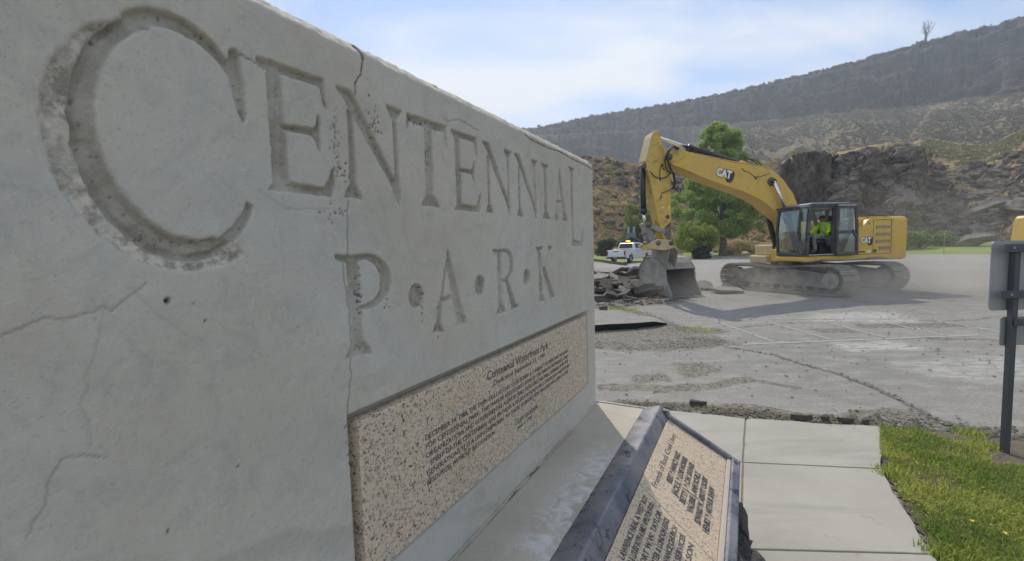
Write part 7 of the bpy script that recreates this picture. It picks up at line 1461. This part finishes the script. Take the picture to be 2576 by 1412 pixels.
for x in (-0.6, 2.4):
    for y in (-1.25, 1.25):
        w = bpy.data.objects.new('wheel', None); COL.objects.link(w); w.parent = LD; w.location = (x, y, 0.72)
        mb = MB(); mb.tube([(0, -.24, 0), (0, -.18, 0), (0, .18, 0), (0, .24, 0)], [.62, .72, .72, .62], 28); mb.build('tyre', MT['tyre'], w); mb = MB(); mb.tube([(0, -.245, 0), (0, .245, 0)], .36, 20); mb.build('rim', MT['yellow'], w)

# ------------------------------------------------------------ dust and haze
mt = bpy.data.materials.new('distance_haze'); mt.use_nodes = True; nt = mt.node_tree; nt.nodes.clear(); oo = nt.nodes.new('ShaderNodeOutputMaterial'); pv = nt.nodes.new('ShaderNodeVolumePrincipled')
pv.inputs['Color'].default_value = (0.80, 0.87, 0.98, 1); pv.inputs['Density'].default_value = 0.00064; pv.inputs['Anisotropy'].default_value = 0.3; nt.links.new(pv.outputs[0], oo.inputs['Volume'])
mb = MB(); mb.box(-980, 980, -980, 980, -1.3, 185); hz = mb.build('haze', mt); tag(hz, 'pale blue haze over the canyon', kind='stuff')
mt = bpy.data.materials.new('construction_dust'); mt.use_nodes = True; nt = mt.node_tree; nt.nodes.clear(); oo = nt.nodes.new('ShaderNodeOutputMaterial'); pv = nt.nodes.new('ShaderNodeVolumePrincipled')
pv.inputs['Color'].default_value = (0.82, 0.77, 0.70, 1); pv.inputs['Anisotropy'].default_value = 0.2
tcx = nt.nodes.new('ShaderNodeTexCoord'); nz = nt.nodes.new('ShaderNodeTexNoise'); nz.inputs['Scale'].default_value = 0.55; nz.inputs['Detail'].default_value = 4; nz.inputs['Distortion'].default_value = 0.6; nt.links.new(tcx.outputs['Object'], nz.inputs['Vector'])
def nm(op, a, b=None, clamp=False):
    x = nt.nodes.new('ShaderNodeMath'); x.operation = op; x.use_clamp = clamp
    for i, v in ((0, a), (1, b)):
        if v is None: continue
        if isinstance(v, (int, float)): x.inputs[i].default_value = v
        else: nt.links.new(v, x.inputs[i])
    return x.outputs[0]
def lobe(c, s, k):
    mp_ = nt.nodes.new('ShaderNodeMapping'); mp_.inputs['Scale'].default_value = tuple(1 / v for v in s); mp_.inputs['Location'].default_value = tuple(-a / b for a, b in zip(c, s)); nt.links.new(tcx.outputs['Object'], mp_.inputs[0])
    ln = nt.nodes.new('ShaderNodeVectorMath'); ln.operation = 'LENGTH'; nt.links.new(mp_.outputs[0], ln.inputs[0])
    return nm('MULTIPLY', nm('POWER', nm('SUBTRACT', 1.0, ln.outputs['Value'], True), 1.3), k)
tot_ = None
for c, s, k in (((10.5, 13.6, 0.2), (3.8, 2.4, 1.0), 0.60), ((13.2, 14.4, 0.4), (3.6, 2.8, 1.4), 0.42), ((8.4, 15.6, 0.3), (3.0, 2.2, 1.1), 0.36), ((5.8, 14.7, 0.2), (2.0, 1.6, 1.1), 0.35), ((14.5, 15.0, 2.2), (4.5, 4.0, 3.2), 0.06)):
    l_ = lobe(c, s, k); tot_ = l_ if tot_ is None else nm('ADD', tot_, l_)
dens = nm('MULTIPLY', tot_, nm('MULTIPLY', nm('SUBTRACT', nz.outputs['Fac'], 0.36, True), 4.2)); nt.links.new(dens, pv.inputs['Density']); nt.links.new(pv.outputs[0], oo.inputs['Volume'])
mb = MB(); mb.box(3.6, 19.5, 10.9, 19.2, 0.06, 5.4); du = mb.build('dust_cloud', mt); tag(du, 'pale dust drifting around the excavator tracks and bucket', kind='stuff')
